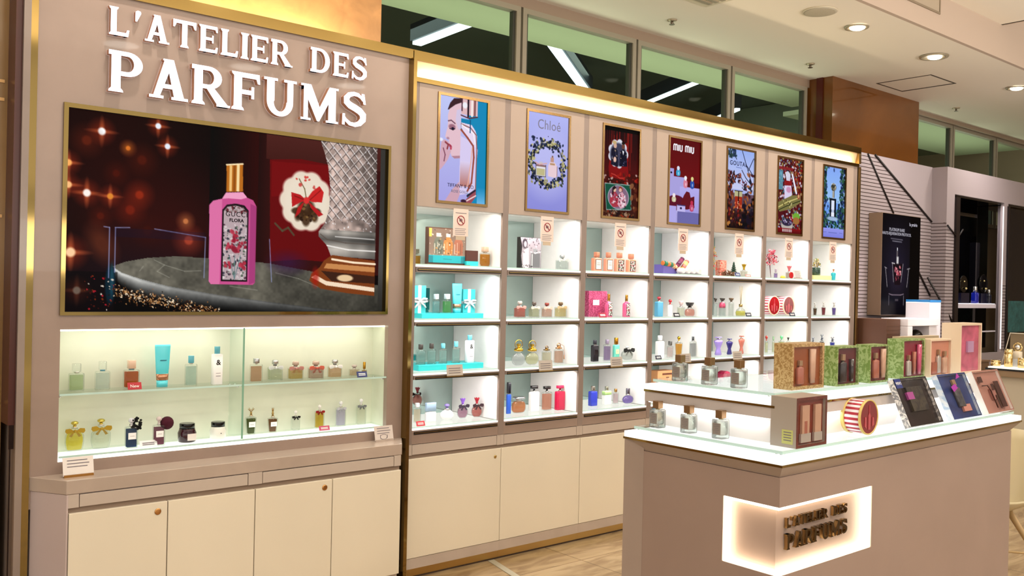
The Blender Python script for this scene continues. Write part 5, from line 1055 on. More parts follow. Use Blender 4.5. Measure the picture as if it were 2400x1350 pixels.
def jar(x, y, w, h, col, lidc, label):
    t = thing('cosmetic_jar', label, 'jar', (x, y, .795), 0, 'cream jars in the glass niche')
    MB().loft([(0, .85), (.003, .94), (h*.5, 1), (h*.66, .86), (h*.72, .84)], w, w, 2, 28).build('jar_body', col, t)
    MB().loft([(h*.73, .82), (h*.97, .82), (h, .78)], w, w, 2, 28).build('lid', lidc, t)
    mb = MB(); mb.box(-w*.15, w*.33, -w*.502, -w*.47, h*.12, h*.48) if col.name[:5] == 'plum_' else mb.box(-.002, .002, -w*.50, -w*.49, h*.35, h*.40); mb.build('label', paper if col.name[:5] == 'plum_' else black_m, t)
jar(1.522, 3.945, .078, .080, M('plum_glass', '38101e', .05, trans=.3, coat=.4), black, 'dark plum glass jar with black lid and white label')
jar(1.660, 3.945, .072, .076, M('frost_white', 'f2f2ea', .15, coat=.4), black, 'white jar with black lid beside the glass divider')
# small tags and folded cards
def price_tag(x, y, z, w, h, col, label, txt=None, cat='tag', tcol=None, lean=.35, name='price_tag'):
    t = thing(name, label, cat, (x, y, z), 0, None)
    mb = MB(); mb.box(-w/2, w/2, -.001, .001, 0, h); mb.xf(Matrix.Rotation(-lean, 4, 'X')); mb.build('plate', M('tag_'+col, col, .4), t)
    mb = MB(); mb.prism([(0, .0), (.012+h*.3, 0), (h*math.sin(lean)*.9, h*.8)], -w*.3, w*.3, 'x'); mb.build('stand', M('tag_back', 'c8c0b8', .5), t)
    if txt: text_mesh(txt, h*.62, tcol or white_pl, t, (0, -.0022+h*.5*math.sin(lean), h*.48*math.cos(lean)), rot=(PI/2-lean, 0, 0))
    else:
        mb = MB()
        for q in (.30, .55): mb.box(-w*.34, w*.34, -.0016, -.001, h*q, h*(q+.13))
        mb.xf(Matrix.Rotation(-lean, 4, 'X')); mb.build('print_mark', tcol or white_pl, t)
price_tag(1.286, 3.908, 1.0375, .056, .030, 'b01828', 'red tag reading New in front of the amber bottle', 'New')
price_tag(2.368, 3.905, 1.0375, .056, .029, '24306c', 'navy tag near the end of the upper glass shelf')
price_tag(1.345, 3.902, .795, .072, .028, 'f4f2f4', 'white printed card before the blue and rose bottles', tcol=M('print_grey', '706870', .6), cat='card', name='printed_card')
price_tag(2.166, 3.902, .795, .055, .022, 'c04a6c', 'pinkish red tag in front of the golden scent on the niche floor')
price_tag(2.729, 3.915, r4_, .052, .026, 'c83a44', 'red tag on the bottom shelf beside the brass strip')
price_tag(4.070, 3.93, r2_, .064, .030, 'a01c38', 'crimson tag in front of the magenta book box')
price_tag(4.757, 3.92, r2_, .060, .028, '181420', 'black tag on the second shelf under the staircase screen')
price_tag(4.584, 3.92, r3_, .055, .026, '202034', 'dark tag before the tall white bottle, third shelf')
price_tag(4.866, 3.92, r3_, .058, .027, 'a01828', 'dark red tag beside the golden bottle, third shelf')
price_tag(5.410, 3.92, r1, .055, .028, '2c3470', 'navy tag beside the little fir tree')
price_tag(5.546, 3.93, r1, .062, .018, 'c88a84', 'flat salmon tag under the golden flower bottle')
price_tag(5.548, 3.92, r2_, .064, .028, '242838', 'dark tag beside the reed diffuser')
price_tag(6.068, 3.90, r2_, .072, .028, '20243c', 'dark tag in front of the striped round boxes')
pg = M('print_grey', '706870', .6)
def big_card(x, y, z, w, h, label, rail=True, drawing=False, dark=False, lines=3):
    t = thing('notice_card', label, 'card', (x, y, z))
    mb = MB(); mb.box(-w/2, w/2, -.001, .001, .004, h); mb.xf(Matrix.Rotation(-.22, 4, 'X')); mb.build('card', M('card_grey', 'd2c6be', .5) if dark else paper, t)
    mb = MB()
    for k in range(lines): mb.box(-w*.36, w*.30+w*.06*(k % 2), -.0018, -.001, h*(.82-.16*k), h*(.86-.16*k))
    if drawing:
        mb.tube([(w*.20*math.cos(a)-w*.02, -.0016, h*.28+h*.16*math.sin(a)) for a in [2*PI*k/14 for k in range(14)]], .0010, closed=True, seg=4); mb.tube([(-w*.20, -.0016, h*.42), (-w*.20, -.0016, h*.16)], .001, seg=4); mb.tube([(w*.20, -.0016, h*.40), (w*.12, -.0016, h*.18)], .001, seg=4)
    mb.xf(Matrix.Rotation(-.22, 4, 'X')); mb.build('print_mark', pg, t)
    mb = MB(); mb.box(-w*.48, w*.48, -.006, .008, 0, .009); mb.build('rail', M('bronze_rail', (.42, .20, .05), .3, .9) if rail else M('card_foot', 'b8a89c', .5), t)
big_card(1.045, 3.80, .725, .112, .075, 'printed card in a copper rail on the marble ledge', True)
big_card(2.465, 3.845, .725, .105, .075, 'greyish notice card with a small drawing on the ledge end', False, True, True)
for x, lab in ((2.909, 'notice card clipped to the third shelf under the turquoise plinth'), (3.554, 'notice card clipped to the third shelf before the round gold clasp bottles'), (4.140, 'notice card clipped to the third shelf before the teal bottle'), (4.80, 'notice card clipped to the third shelf behind the first island bottle'), (5.363, 'notice card clipped to the third shelf below the dress form bottles')):
    t = thing('shelf_card', lab, 'card', (x, 3.8775, 1.018), group='notice cards on the third shelf edge')
    mb = MB(); mb.box(-.052, .052, -.006, -.004, .004, .062); mb.xf(Matrix.Rotation(-.12, 4, 'X')); mb.build('card', M('card_grey2', 'c4bab0', .5), t)
    mb = MB()
    for k in range(3): mb.box(-.04, .036, -.0072, -.0062, .042-k*.012, .045-k*.012)
    mb.xf(Matrix.Rotation(-.12, 4, 'X')); mb.build('print_mark', pg, t)
    mb = MB(); mb.box(-.054, .054, -.008, .0045, -.001, .006); mb.build('rail', gold_soft, t)
big_card(6.21, 3.95, r1, .095, .066, 'grey leaning card beside the coral flower bottle, top shelf', False, False, True, 5)
# no-photography notices hanging from the top of each bay
red_ = M('notice_red', '9c3038', .5)
for k in range(7):
    x = [2.932, 3.548, 4.156, 4.753, 5.362, 5.972, 6.576][k]
    lab = ['hanging no photography notice in the first bay, over the framed bottle picture', 'hanging no photography notice in the bay with the wreath screen', 'hanging no photography notice over the four coral bottles', 'hanging no photography notice over the gift crackers', 'hanging no photography notice over the fir tree', 'hanging no photography notice over the coral flower bottle', 'hanging no photography notice in the last bay'][k]
    t = thing('no_photo_notice', lab, 'notice', (x, 3.885, 1.893), group='no photography notices')
    mb = MB(); mb.box(-.049, .049, -.003, -.001, -.137, .006, 0); mb.box(-.030, .030, -.0025, -.0012, -.158, -.137, 1); mb.build('sheet', [M('notice_sheet', 'e0cdc2', .5), M('notice_tail', 'c4b098', .5)], t)
    mb = MB(); mb.tube([(.024*math.cos(a), -.0035, -.055+.024*math.sin(a)) for a in [2*PI*q/24 for q in range(24)]], .0024, closed=True, seg=6); mb.tube([(-.0165, -.0035, -.038), (.0165, -.0035, -.072)], .0024, seg=6); mb.build('prohibition_ring', red_, t)
    mb = MB(); mb.box(-.010, .010, -.0036, -.003, -.061, -.048); mb.box(-.004, .005, -.0036, -.003, -.048, -.045)
    for q in range(4): mb.box(-.038, .034-.006*(q % 2), -.0034, -.003, -.100-q*.0095, -.0975-q*.0095)
    mb.box(-.036, .036, -.0034, -.003, -.018, -.0145); mb.build('print_mark', pg, t)
# --- first bay
t = thing('framed_picture', 'dark framed counter picture of square bottles over a turquoise foot', 'picture', (2.905, 3.975, r1))
P = Pic(90, 72, 1.2, '8c7464'); P.vgrad(0, 1, '6c5a50', 'a89484'); P.rect(0, 0, .08, .25, 'e8c850', .8)
for u, c in ((.26, '6c7468'), (.52, 'd08848'), (.80, 'a86850')):
    P.ell(u, .50, .13, .26, c, .1); P.rect(u-.12, .40, u+.12, .74, c); P.rect(u-.06, .14, u+.06, .24, 'e0dcd4'); P.line([(u-.10, .45), (u-.10, .72)], .012, 'f4ecdc', .8); P.line([(u-.03, .4), (u-.03, .74)], .01, 'f0e8d8', .6); P.line([(u+.06, .42), (u+.06, .72)], .008, '503c30', .7)
P.speck(60, (0, 0, 1, .78), ['f8f4ec', '3c3028', 'c8b8a8', 'e8a050'], .008, .025, .7); P.rect(0, .78, 1, 1, '20b8c8'); P.rect(0, .80, .12, 1, '148c9c'); P.rect(.88, .80, 1, 1, '148c9c'); P.line([(.4, .88), (.62, .89)], .01, '187888', .7)
P.mesh('picture', 2.785, 3.025, 3.960, r1+.012, r1+.192, attr_mat('printed_picture', lit=False), t)
mb = MB(); mb.box(-.125, .125, -.013, .012, .004, .198); mb.build('frame', M('frame_brown', '54382c', .3), t)
mb = MB(); mb.box(-.14, .14, -.035, .03, 0, .0038); mb.build('foot', M('frame_foot', 'a08870', .3, metal=.4), t)
t = thing('small_picture', 'small brown card with a turquoise foot beside the framed picture', 'picture', (3.064, 3.955, r1))
mb = MB(); mb.box(-.040, .040, -.006, .006, .026, .084); mb.build('panel', M('brown_card', '583028', .3), t); mb = MB(); mb.box(-.040, .040, -.010, .008, 0, .026); mb.build('foot', turq, t)
t = thing('display_tray', 'long turquoise tray holding bottles, tube and ribboned boxes', 'tray', (2.955, 4.02, r2_))
mb = MB(); mb.box(-.205, .205, -.06, .12, 0, .026); mb.build('tray', turq, t, bevel=.002)
solo(MB().box(-.215, .215, -.06, .10, 0, .030), 'plinth', turq, (2.945, 4.01, r3_), 'long turquoise plinth under the row of clear bottles, third shelf', 'plinth', bevel=.002)
for x, y, w, h, dz, lab in ((2.765, 4.03, .080, .145, .026, 'turquoise gift box with white bow at the mirror end of the tray'), (3.140, 4.09, .085, .130, .026, 'turquoise gift box with white bow at the far end of the tray')):
    t = thing('gift_box', lab, 'gift box', (x, y, r2_+dz), 0, 'turquoise gift boxes with white bows')
    MB().box(-w/2, w/2, -.025, .025, 0, h).build('box', M('turquoise_box', '48ccd2', .3), t, bevel=.001)
    sat = M('white_satin', 'eef0f4', .3); mb = MB(); mb.box(-.010, .010, -.0262, .0262, 0, h+.001); mb.box(-w/2-.001, w/2+.001, -.0262, .0262, h*.38, h*.38+.014); mb.build('ribbon', sat, t)
    mb = MB()
    for s in (-1, 1):
        mb.tube([(0, -.030, h*.43), (s*.018, -.036, h*.53), (s*.040, -.034, h*.52), (s*.044, -.032, h*.43), (s*.02, -.034, h*.40), (0, -.030, h*.43)], .006, seg=8); mb.tube([(0, -.03, h*.42), (s*.022, -.034, h*.30), (s*.034, -.033, h*.20)], .005, seg=6)
    mb.ball(0, -.034, h*.43, .009, .007, .009); mb.build('bow', sat, t)
# --- second bay: black and white counter card
t = thing('counter_card', 'thick black and white photograph card, top shelf beneath the wreath screen', 'card', (3.505, 3.985, r1))
P = Pic(80, 90, .9, 'b8aeb8'); P.vgrad(0, 1, 'c4b8c4', '9c98a0'); P.poly([(0, 0), (.1, .3), (.05, .6), (.12, 1), (0, 1)], '181418'); P.ell(.22, .2, .12, .16, '3c3440', .3); P.ell(.24, .22, .07, .1, 'c8bcc8', .3)
P.poly([(.12, .45), (.4, .3), (.45, 1), (.15, 1)], 'd8d0dc'); P.rect(.52, .5, .95, .96, '74767c'); P.rect(.55, .53, .6, .94, 'c8ccd0'); P.rect(.62, .36, .82, .48, '9ca0a8'); P.line([(.5, .46), (.72, .5), (.98, .44)], .02, 'e8e8f0'); P.speck(50, (0, 0, 1, .5), ['e8e4f0', '6c646c', '403840'], .01, .03, .6); P.speck(40, (.1, .9, .6, 1), ['1c181c', 'e0dce0'], .01, .02)
P.mesh('picture', 3.425, 3.583, 3.9695, r1+.002, r1+.176, attr_mat('printed_picture', lit=False), t)
MB().box(-.082, .080, -.0145, .012, 0, .178).build('board', M('card_black', '18140e', .4), t)
# --- third bay
solo(MB().box(-.028, .028, -.03, .03, 0, .10), 'perfume_carton', M('yellow_carton', 'e8a018', .3), (3.905, 4.02, r1), 'yellow orange carton half hidden at the mirror end of the coral row', 'carton', bevel=.001)
def damask(k, c0, c1, sc=60):
    if k in MC: return MC[k]
    m = M(k, c0, .35); n = m.node_tree; b = n.nodes['Principled BSDF']; v = n.nodes.new('ShaderNodeTexNoise'); v.inputs['Scale'].default_value = sc; v.inputs['Detail'].default_value = 4; v.inputs['Distortion'].default_value = 2.5
    c = n.nodes.new('ShaderNodeTexCoord'); r = n.nodes.new('ShaderNodeValToRGB'); r.color_ramp.elements[0].color = (*hexc(c0), 1); r.color_ramp.elements[1].color = (*hexc(c1), 1); r.color_ramp.elements[0].position = .45; r.color_ramp.elements[1].position = .56
    n.links.new(c.outputs['Object'], v.inputs['Vector']); n.links.new(v.outputs[0], r.inputs[0]); n.links.new(r.outputs[0], b.inputs['Base Color']); return m
t = thing('book_box', 'large magenta patterned book shaped box with a pale label', 'box', (4.125, 4.05, r2_))
MB().box(-.080, .080, -.02, .02, 0, .160).build('box', damask('magenta_damask', '841c44', 'b85478'), t, bevel=.001); MB().box(-.045, .010, -.0215, -.0205, .072, .105).build('label', M('pale_pink_label', 'e8d0d8', .5), t)
# --- fourth bay: crackers and rolls
solo(MB().box(-.035, .035, -.02, .02, 0, .165), 'perfume_carton', damask('lilac_print', 'b0a0c0', '8c7898', 40), (4.560, 4.10, r1), 'tall lilac printed carton beside the mirror, top shelf', 'carton', bevel=.001)
solo(MB().box(-.075, .075, -.04, .04, 0, .062), 'gift_carton', M('violet_carton', '7468b8', .35), (4.765, 4.03, r1), 'violet carton under the striped crackers, top shelf', 'carton', bevel=.001)
for i, (x, z, a, c1, c2, lab) in enumerate(((4.735, .066, .1, '2c7c5c', 'd87838', 'green and orange striped cracker on the violet carton'), (4.845, .070, -.75, '7c2848', '5c2040', 'burgundy cracker leaning over the heap'), (4.895, .052, -.8, 'e8d478', 'd87c6c', 'yellow and pink cracker leaning beside the burgundy one'), (4.835, .040, .3, 'f0b888', 'e8c8a0', 'peach ribboned cracker lying in the middle'))):
    t = thing('gift_cracker', lab, 'cracker', (x, 3.99, r1+z), 0, 'gift crackers on the top shelf')
    rot = Matrix.Rotation(a, 4, 'Y') @ Matrix.Rotation(PI/2, 4, 'Y')
    mb = MB(); mb.loft([(-.040, 1), (.040, 1)], .032, .032, 2, 16); mb.xf(rot); mb.build('barrel', M('cracker_'+c1, c1, .4), t)
    mb = MB(); mb.loft([(-.014, 1.03), (.014, 1.03)], .032, .032, 2, 16); mb.loft([(.040, .6), (.052, 1.1), (.056, .9)], .03, .03, 2, 12); mb.loft([(-.056, .9), (-.052, 1.1), (-.040, .6)], .03, .03, 2, 12); mb.xf(rot); mb.build('frill', M('cracker_'+c2, c2, .4), t)
t = thing('display_rack', 'low grey rack carrying the white paper rolls', 'rack', (4.90, 3.955, r1)); MB().box(-.10, .12, -.02, .02, 0, .006).build('rail', M('rack_grey', '9ca0a0', .3), t)
for i in range(4):
    o = solo(MB().loft([(0, .9), (.002, 1), (.052, 1), (.054, .8)], .034, .034, 2, 16).xf(Matrix.Rotation(-.5, 4, 'Y') @ Matrix.Rotation(PI/2, 4, 'X') @ Matrix.Translation((0, .0, -.025))), 'paper_roll', M('roll_white', 'f0e8e8', .5), (4.825+i*.055, 3.955, r1+.024), 'white paper roll on the low rack, '+['nearest the violet carton', 'second from the violet carton', 'third from the violet carton', 'at the open end of the rack'][i], 'roll', 'white paper rolls')
# --- wooden box and red fan box low on the shelves
t = thing('wooden_box', 'tan wooden box with dark print behind the island bottles', 'box', (4.825, 4.10, r4_)); MB().box(-.085, .085, -.04, .04, 0, .185).build('box', M('tan_wood', 'c48c5c', .5, noise=(12, .1, 4)), t, bevel=.003)
mb = MB(); mb.box(-.038, .08, -.0408, -.04, .155, .168); mb.box(-.0, .03, -.0408, -.04, .135, .142); mb.build('print_mark', M('burnt_print', '5c2c0c', .6), t)
mb = MB(); pr = [(-.07, 0), (.07, 0), (.07, .06), (.062, .11), (.03, .145), (0, .153), (-.03, .145), (-.062, .11), (-.07, .06)]; mb.prism(pr, -.03, .03, 'y')
solo(mb, 'arched_box', damask('ruby_fabric', '8c0c34', 'b02850', 30), (5.50, 4.09, r4_), 'ruby arched box on the bottom shelf behind the island', 'box', bevel=.003)
# --- fifth bay: dried arrangement, box, fir, diffuser
def leafy(name, label, cat, loc, cols, n, spread, h, zs, pot=None, stem='5a4030'):
    t = thing(name, label, cat, loc); mb = MB()
    for k in range(7): a = rng.uniform(0, 2*PI); mb.tube([(0, 0, 0), (spread*.3*math.cos(a), spread*.3*math.sin(a)*.6, h*.5), (spread*.7*math.cos(a), spread*.6*math.sin(a)*.6, h*.85)], .0016, seg=5)
    mb.build('stems', M('stem_'+stem, stem, .7), t)
    for j, c in enumerate(cols):
        mb = MB()
        for k in range(n):
            a = rng.uniform(0, 2*PI); u = math.sqrt(rng.uniform(0, 1)); z = rng.uniform(zs, 1)*h; rr = spread*u*(1 if z < h*.8 else .6); s = rng.uniform(.006, .012); f0 = len(mb.v)
            mb.loft([(0, .2), (s*.6, 1), (s*1.6, .15)], s*1.3, s*.5, 2, 6); mb.xf(Matrix.Translation((rr*math.cos(a), rr*math.sin(a)*.6, z)) @ Matrix.Rotation(rng.uniform(0, 6.28), 4, 'Z') @ Matrix.Rotation(rng.uniform(-1.4, 1.4), 4, 'X'), f0)
        mb.build('blossoms' if j == 0 else 'leaves', M('petal_'+c, c, .5), t)
    return t
leafy('flower_arrangement', 'tall red and green dried arrangement beside the red patterned box', 'flower arrangement', (5.315, 4.08, r1), ['c83830', '8a8c3c', 'd0a868'], 60, .045, .205, .2)
solo(MB().box(-.038, .038, -.02, .02, 0, .115), 'gift_carton', damask('autumn_print', 'b84838', 'c8a08c', 45), (5.425, 4.08, r1), 'reddish patterned upright box, top shelf under the forest screen', 'carton', bevel=.001)
t = thing('fir_tree', 'small decorative fir tree on a golden foot', 'ornament', (5.452, 3.99, r1)); mb = MB()
for k in range(5): mb.loft([(.030+k*.014, 1-.18*k), (.048+k*.014, .15)], .055, .055, 2, 9)
mb.build('branches', M('fir_green', '2c4838', .7), t); mb = MB(); mb.cyl(0, 0, 0, .022, .010); mb.cyl(0, 0, .010, .005, .025); mb.build('foot', M('gilt_foot', 'a87c38', .3, metal=.8), t)
t = thing('pine_garland', 'brown twig and cone garland along the top shelf', 'garland', (5.36, 3.965, r1)); mb = MB()
for k in range(46): x = rng.uniform(-.07, .07); mb.tube([(x, rng.uniform(-.01, .01), .004), (x+rng.uniform(-.03, .03), rng.uniform(-.015, .012), rng.uniform(.004, .03)), (x+rng.uniform(-.04, .04), rng.uniform(-.015, .012), rng.uniform(.004, .045))], .0022, seg=5)
mb.build('twigs', M('twig_brown', '6c4424', .6), t)
t = thing('reed_diffuser', 'glass reed diffuser with yellow oil and three reeds', 'diffuser', (5.545, 3.99, r2_))
MB().loft([(0, .8), (.003, .9), (.025, 1), (.045, .8), (.060, .3), (.066, .3)], .078, .06, 3, 24).build('glass_body', GLS, t); MB().loft([(.004, .82), (.024, .92), (.036, .78)], .078, .06, 3, 24).build('oil', liquid_mat('e8e078'), t)
MB().cyl(0, 0, .066, .013, .020).build('collar', M('gilt_b09058', 'b09058', .2, 1.), t)
for s in (-1, .2, 1): mb = MB(); mb.tube([(s*.003, 0, .086), (s*.022, .004*s, .215)], .0014, seg=6); mb.build('reed', M('reed', 'a08c60', .7), t)
# --- sixth bay: blossom branches, round boxes
leafy('flower_arrangement', 'pink red blossom branches in the sixth bay, top shelf', 'flower arrangement', (5.925, 4.0, r1), ['d84858', 'e88890', '8c2038'], 55, .06, .205, .45, stem='6c2c38')
solo(MB().loft([(0, .9), (.01, 1), (.02, .5)], .05, .035, 2, 14), 'yellow_flower', M('petal_e8d040', 'e8d040', .4), (6.012, 3.955, r1), 'small yellow blossom lying on the top shelf', 'flower')
solo(MB().loft([(-.004, 1), (.004, 1)], .048, .048, 2, 24).xf(Matrix.Translation((0, 0, .025)) @ Matrix.Rotation(PI/2, 4, 'X')), 'round_tin', M('tin_red', 'b01c20', .25), (6.115, 3.95, r1), 'small round red tin lid before the coral flower bottle', 'tin')
def stripes_mat():
    if 'candy_stripes' in MC: return MC['candy_stripes']
    m = M('candy_stripes', 'f0e4ea', .35); n = m.node_tree; b = n.nodes['Principled BSDF']; c = n.nodes.new('ShaderNodeTexCoord'); s_ = n.nodes.new('ShaderNodeSeparateXYZ'); at = n.nodes.new('ShaderNodeMath'); at.operation = 'ARCTAN2'
    mu = n.nodes.new('ShaderNodeMath'); mu.operation = 'MULTIPLY'; mu.inputs[1].default_value = 20; si = n.nodes.new('ShaderNodeMath'); si.operation = 'SINE'; gt = n.nodes.new('ShaderNodeMath'); gt.operation = 'GREATER_THAN'; gt.inputs[1].default_value = .0
    mx = n.nodes.new('ShaderNodeMix'); mx.data_type = 'RGBA'; mx.inputs[6].default_value = (*hexc('f2e6ea'), 1); mx.inputs[7].default_value = (*hexc('b02c3c'), 1)
    n.links.new(c.outputs['Object'], s_.inputs[0]); n.links.new(s_.outputs['Z'], at.inputs[0]); n.links.new(s_.outputs['X'], at.inputs[1]); n.links.new(at.outputs[0], mu.inputs[0]); n.links.new(mu.outputs[0], si.inputs[0]); n.links.new(si.outputs[0], gt.inputs[0])
    n.links.new(gt.outputs[0], mx.inputs[0]); n.links.new(mx.outputs[2], b.inputs['Base Color']); return m
def round_box(x, y, z, r, L, label, group, face='8c0c18', rim='e8d0b0'):
    t = thing('round_gift_box', label, 'gift box', (x, y, z+r), 0, group)
    RX = Matrix.Rotation(PI/2, 4, 'X')
    mb = MB(); mb.loft([(-L/2, 1), (L/2, 1)], 2*r-.004, 2*r-.004, 2, 48); mb.xf(RX); mb.build('drum', stripes_mat(), t)
    mb = MB(); mb.loft([(L/2-.006, 1), (L/2+.003, 1), (L/2+.003, .93), (L/2+.001, .92)], 2*r, 2*r, 2, 48, cap=False); mb.loft([(-L/2-.003, 1), (-L/2+.012, 1)], 2*r, 2*r, 2, 48); mb.xf(RX); mb.build('rim', M('rim_'+rim, rim, .3), t)
    mb = MB(); mb.loft([(L/2+.0005, 1), (L/2+.0015, 1)], 1.86*r, 1.86*r, 2, 48); mb.xf(RX); mb.build('window_face', M('face_'+face, face, .08, coat=.5), t)
    mb = MB(); yf = -L/2-.0022; mb.prism([(-.10*r, -.7*r), (.12*r, -.7*r), (.14*r, .1*r), (.04*r, .25*r), (.04*r, .7*r), (-.02*r, .7*r), (-.02*r, .25*r), (-.12*r, .1*r)], yf-.001, yf, 'y'); mb.prism([(-.5*r, -.5*r), (-.3*r, -.62*r), (-.32*r, .0), (-.5*r, .05*r)], yf-.001, yf, 'y'); mb.prism([(.32*r, -.55*r), (.55*r, -.45*r), (.5*r, -.05*r), (.34*r, 0)], yf-.001, yf, 'y'); mb.build('inner_bottle', M('face_bottle', 'b84850', .15, coat=.5), t)
    return t
round_box(5.975, 4.06, r2_+.004, .072, .12, 'candy striped round box with a dark red face, beside the bay pilaster', 'striped round boxes on the second shelf')
round_box(6.165, 4.06, r2_+.004, .072, .12, 'candy striped round box with a brownish window face, next to the tag', 'striped round boxes on the second shelf', '6c0c14')
# --- last bay
t = thing('presentation_box', 'low pale yellow box carrying green flowers, top shelf of last bay', 'box', (6.57, 4.03, r1)); MB().box(-.13, .13, -.07, .07, 0, .034).build('box', M('lemon_box', 'e8e4a0', .4), t, bevel=.002)
t = leafy('flower_arrangement', 'golden flowers in a dark green glass on the yellow box', 'flower arrangement', (6.54, 4.0, r1+.034), ['d8b860', '6c7c48', 'e0d0a0'], 26, .045, .125, .5); MB().loft([(0, .85), (.003, 1), (.06, 1), (.062, .9)], .07, .05, 3, 18).build('vase', M('tinted_glass_2c4a3c', '2c4a3c', .05, trans=.3, coat=.4), t)
# ------------------------------------------------------------------ lit island counter
IX0, IX1, IY0, IY1 = 2.627, 4.56, 1.714, 2.416
isl = thing('island_counter', 'beige island counter with glowing glass tiers and a backlit name niche at its corner', 'counter', (3.6, 2.06, 0))
bx0, bx1, by0, by1 = 2.645, 4.49, 1.733, 2.40
SZ0, SZ1, SXL, SYL = .562, .789, 3.243, 1.957
q = MB(); q.box(bx0+.035, bx1-.02, by0+.035, by1-.035, 0.03, .925, 0); core = wb(q, 'core', island_m, isl)
q = MB()
for z0, z1 in ((.03, SZ0), (SZ1, .888)):
    q.box(bx0, bx1, by0, by0+.034, z0, z1); q.box(bx0, bx0+.034, by0+.034, by1, z0, z1)
q.box(SXL, bx1, by0, by0+.034, SZ0, SZ1); q.box(bx0, bx0+.034, SYL, by1, SZ0, SZ1)
q.box(bx1-.019, bx1, by0+.034, by1, .03, .888); q.box(bx0+.034, bx1-.019, by1-.034, by1, .03, .888)
wb(q, 'cladding', island_m, isl)
flare = M('flare_marble', 'a8968a', .3, noise=(3, .06, 4))
q = MB(); a = [(bx0+.004, by0+.004), (bx1-.004, by0+.004), (bx1-.004, by1-.004), (bx0+.004, by1-.004)]; b = [(IX0+.004, IY0+.003), (IX1-.004, IY0+.003), (IX1-.004, IY1-.003), (IX0+.004, IY1-.003)]
q.add([(x, y, .889) for x, y in a]+[(x, y, .925) for x, y in b], [(0, 1, 5, 4), (1, 2, 6, 5), (2, 3, 7, 6), (3, 0, 4, 7), (3, 2, 1, 0), (4, 5, 6, 7)]); wb(q, 'flared_rim', flare, isl)
q = MB(); q.prism([(bx0-.0005, by1-.075), (bx0-.018, by1+.008), (bx0-.0005, by1+.008)], .03, .924, 'z'); wb(q, 'corner_flare', flare, isl)
q = MB(); q.box(bx0+.02, bx1-.02, by0+.02, by1-.02, 0, .03); wb(q, 'plinth', gold_soft, isl)
# hidden light lines round the niche, inside the recess
q = MB(); e = .010; X0, Y0 = bx0, by0
q.box(X0+.034, SXL-.001, Y0+.004, Y0+.034, SZ0+.0005, SZ0+e); q.box(X0+.034, SXL-.001, Y0+.004, Y0+.034, SZ1-e, SZ1-.0005); q.box(SXL-e, SXL-.0005, Y0+.004, Y0+.034, SZ0+e, SZ1-e)
q.box(X0+.004, X0+.034, Y0+.004, SYL-.001, SZ0+.0005, SZ0+e); q.box(X0+.004, X0+.034, Y0+.004, SYL-.001, SZ1-e, SZ1-.0005); q.box(X0+.004, X0+.034, SYL-e, SYL-.0005, SZ0+e, SZ1-e)
wb(q, 'led_border', emit('sign_led', 'ffeccb', 9.0), isl)
isg = thing('counter_sign', "raised dark bronze letters in the backlit corner niche of the island", 'sign', (2.725, by0+.035, .632))
lm = [M('bronze_letter', (.10, .065, .03), .14, 1.), M('bronze_return', (.50, .33, .14), .16, 1.)]
sign_letters("L'ATELIER", 0, .258, .073, .034, -.013, .011, isg, lm); sign_letters("DES", .290, .388, .073, .034, -.013, .011, isg, lm); sign_letters("PARFUMS", 0, .388, 0, .052, -.015, .013, isg, lm, .03)
def tier(x0, x1, y0, y1, z, inset, cat_):
    q = MB(); q.box(x0, x1, y0, y1, z, z+.008); wb(q, 'brass_edge', gold, isl)
    q = MB(); q.box(x0+.003, x1-.003, y0+.003, y1-.003, z+.0082, z+.030); wb(q, 'light_slab', emit('tier_glow', 'fffcf8', 1.45), isl)
    q = MB(); g0, g1 = z+.038, z+.048; a, b, c, d = x0+inset, x1-inset, y0+inset*.7, y1-inset*.7
    q.box(a, b, c, d, g0, g1, 0); q.box(a-.0012, a, c, d, g0, g1, 1); q.box(a, b, c-.0012, c, g0, g1, 1); wb(q, 'glass_top', [glassy, glass_edge], isl)
    for x, y in ((a+.012, c+.012), (b-.012, c+.012), (a+.012, d-.012), (b-.012, d-.012), ((a+b)/2, c+.012), (a+.03, c+.012), (a+.012, c+.03)):
        q = MB(); q.cyl(x, y, z+.030, .004, .0078); wb(q, 'standoff', chrome, isl)
    return g1
gL = tier(IX0, IX1, IY0, IY1, .925, .035, 0)
q = MB(); q.box(2.775, 4.42, 1.862, 2.385, gL+.0005, 1.062); wb(q, 'riser', M('riser_white', 'd8d2ce', .25, noise=(3, .05, 5)), isl)
q = MB(); q.box(2.743, 4.45, 1.827, 2.413, 1.0625, 1.0995); wb(q, 'riser_cornice', M('cornice_grey', 'c4b8b2', .35), isl)
gU = tier(2.740, 4.453, 1.824, 2.416, 1.100, .030, 0)
q = MB(); q.box(2.750, 2.768, 1.85, 2.40, 1.058, 1.062); q.box(2.77, 4.42, 1.835, 1.85, 1.058, 1.062); wb(q, 'led_strip', emit('riser_led', 'fff8f0', 1.6), isl)
area((2.757, 2.12, 1.055), .5, .45, (1, .97, .94), (0, 0, -1), size_y=.012, name='tier_light').rotation_euler = (0, 0, PI/2)
area((3.6, 1.843, 1.055), 1.6, 1.0, (1, .97, .94), (0, 0, -1), size_y=.012, name='tier_light')
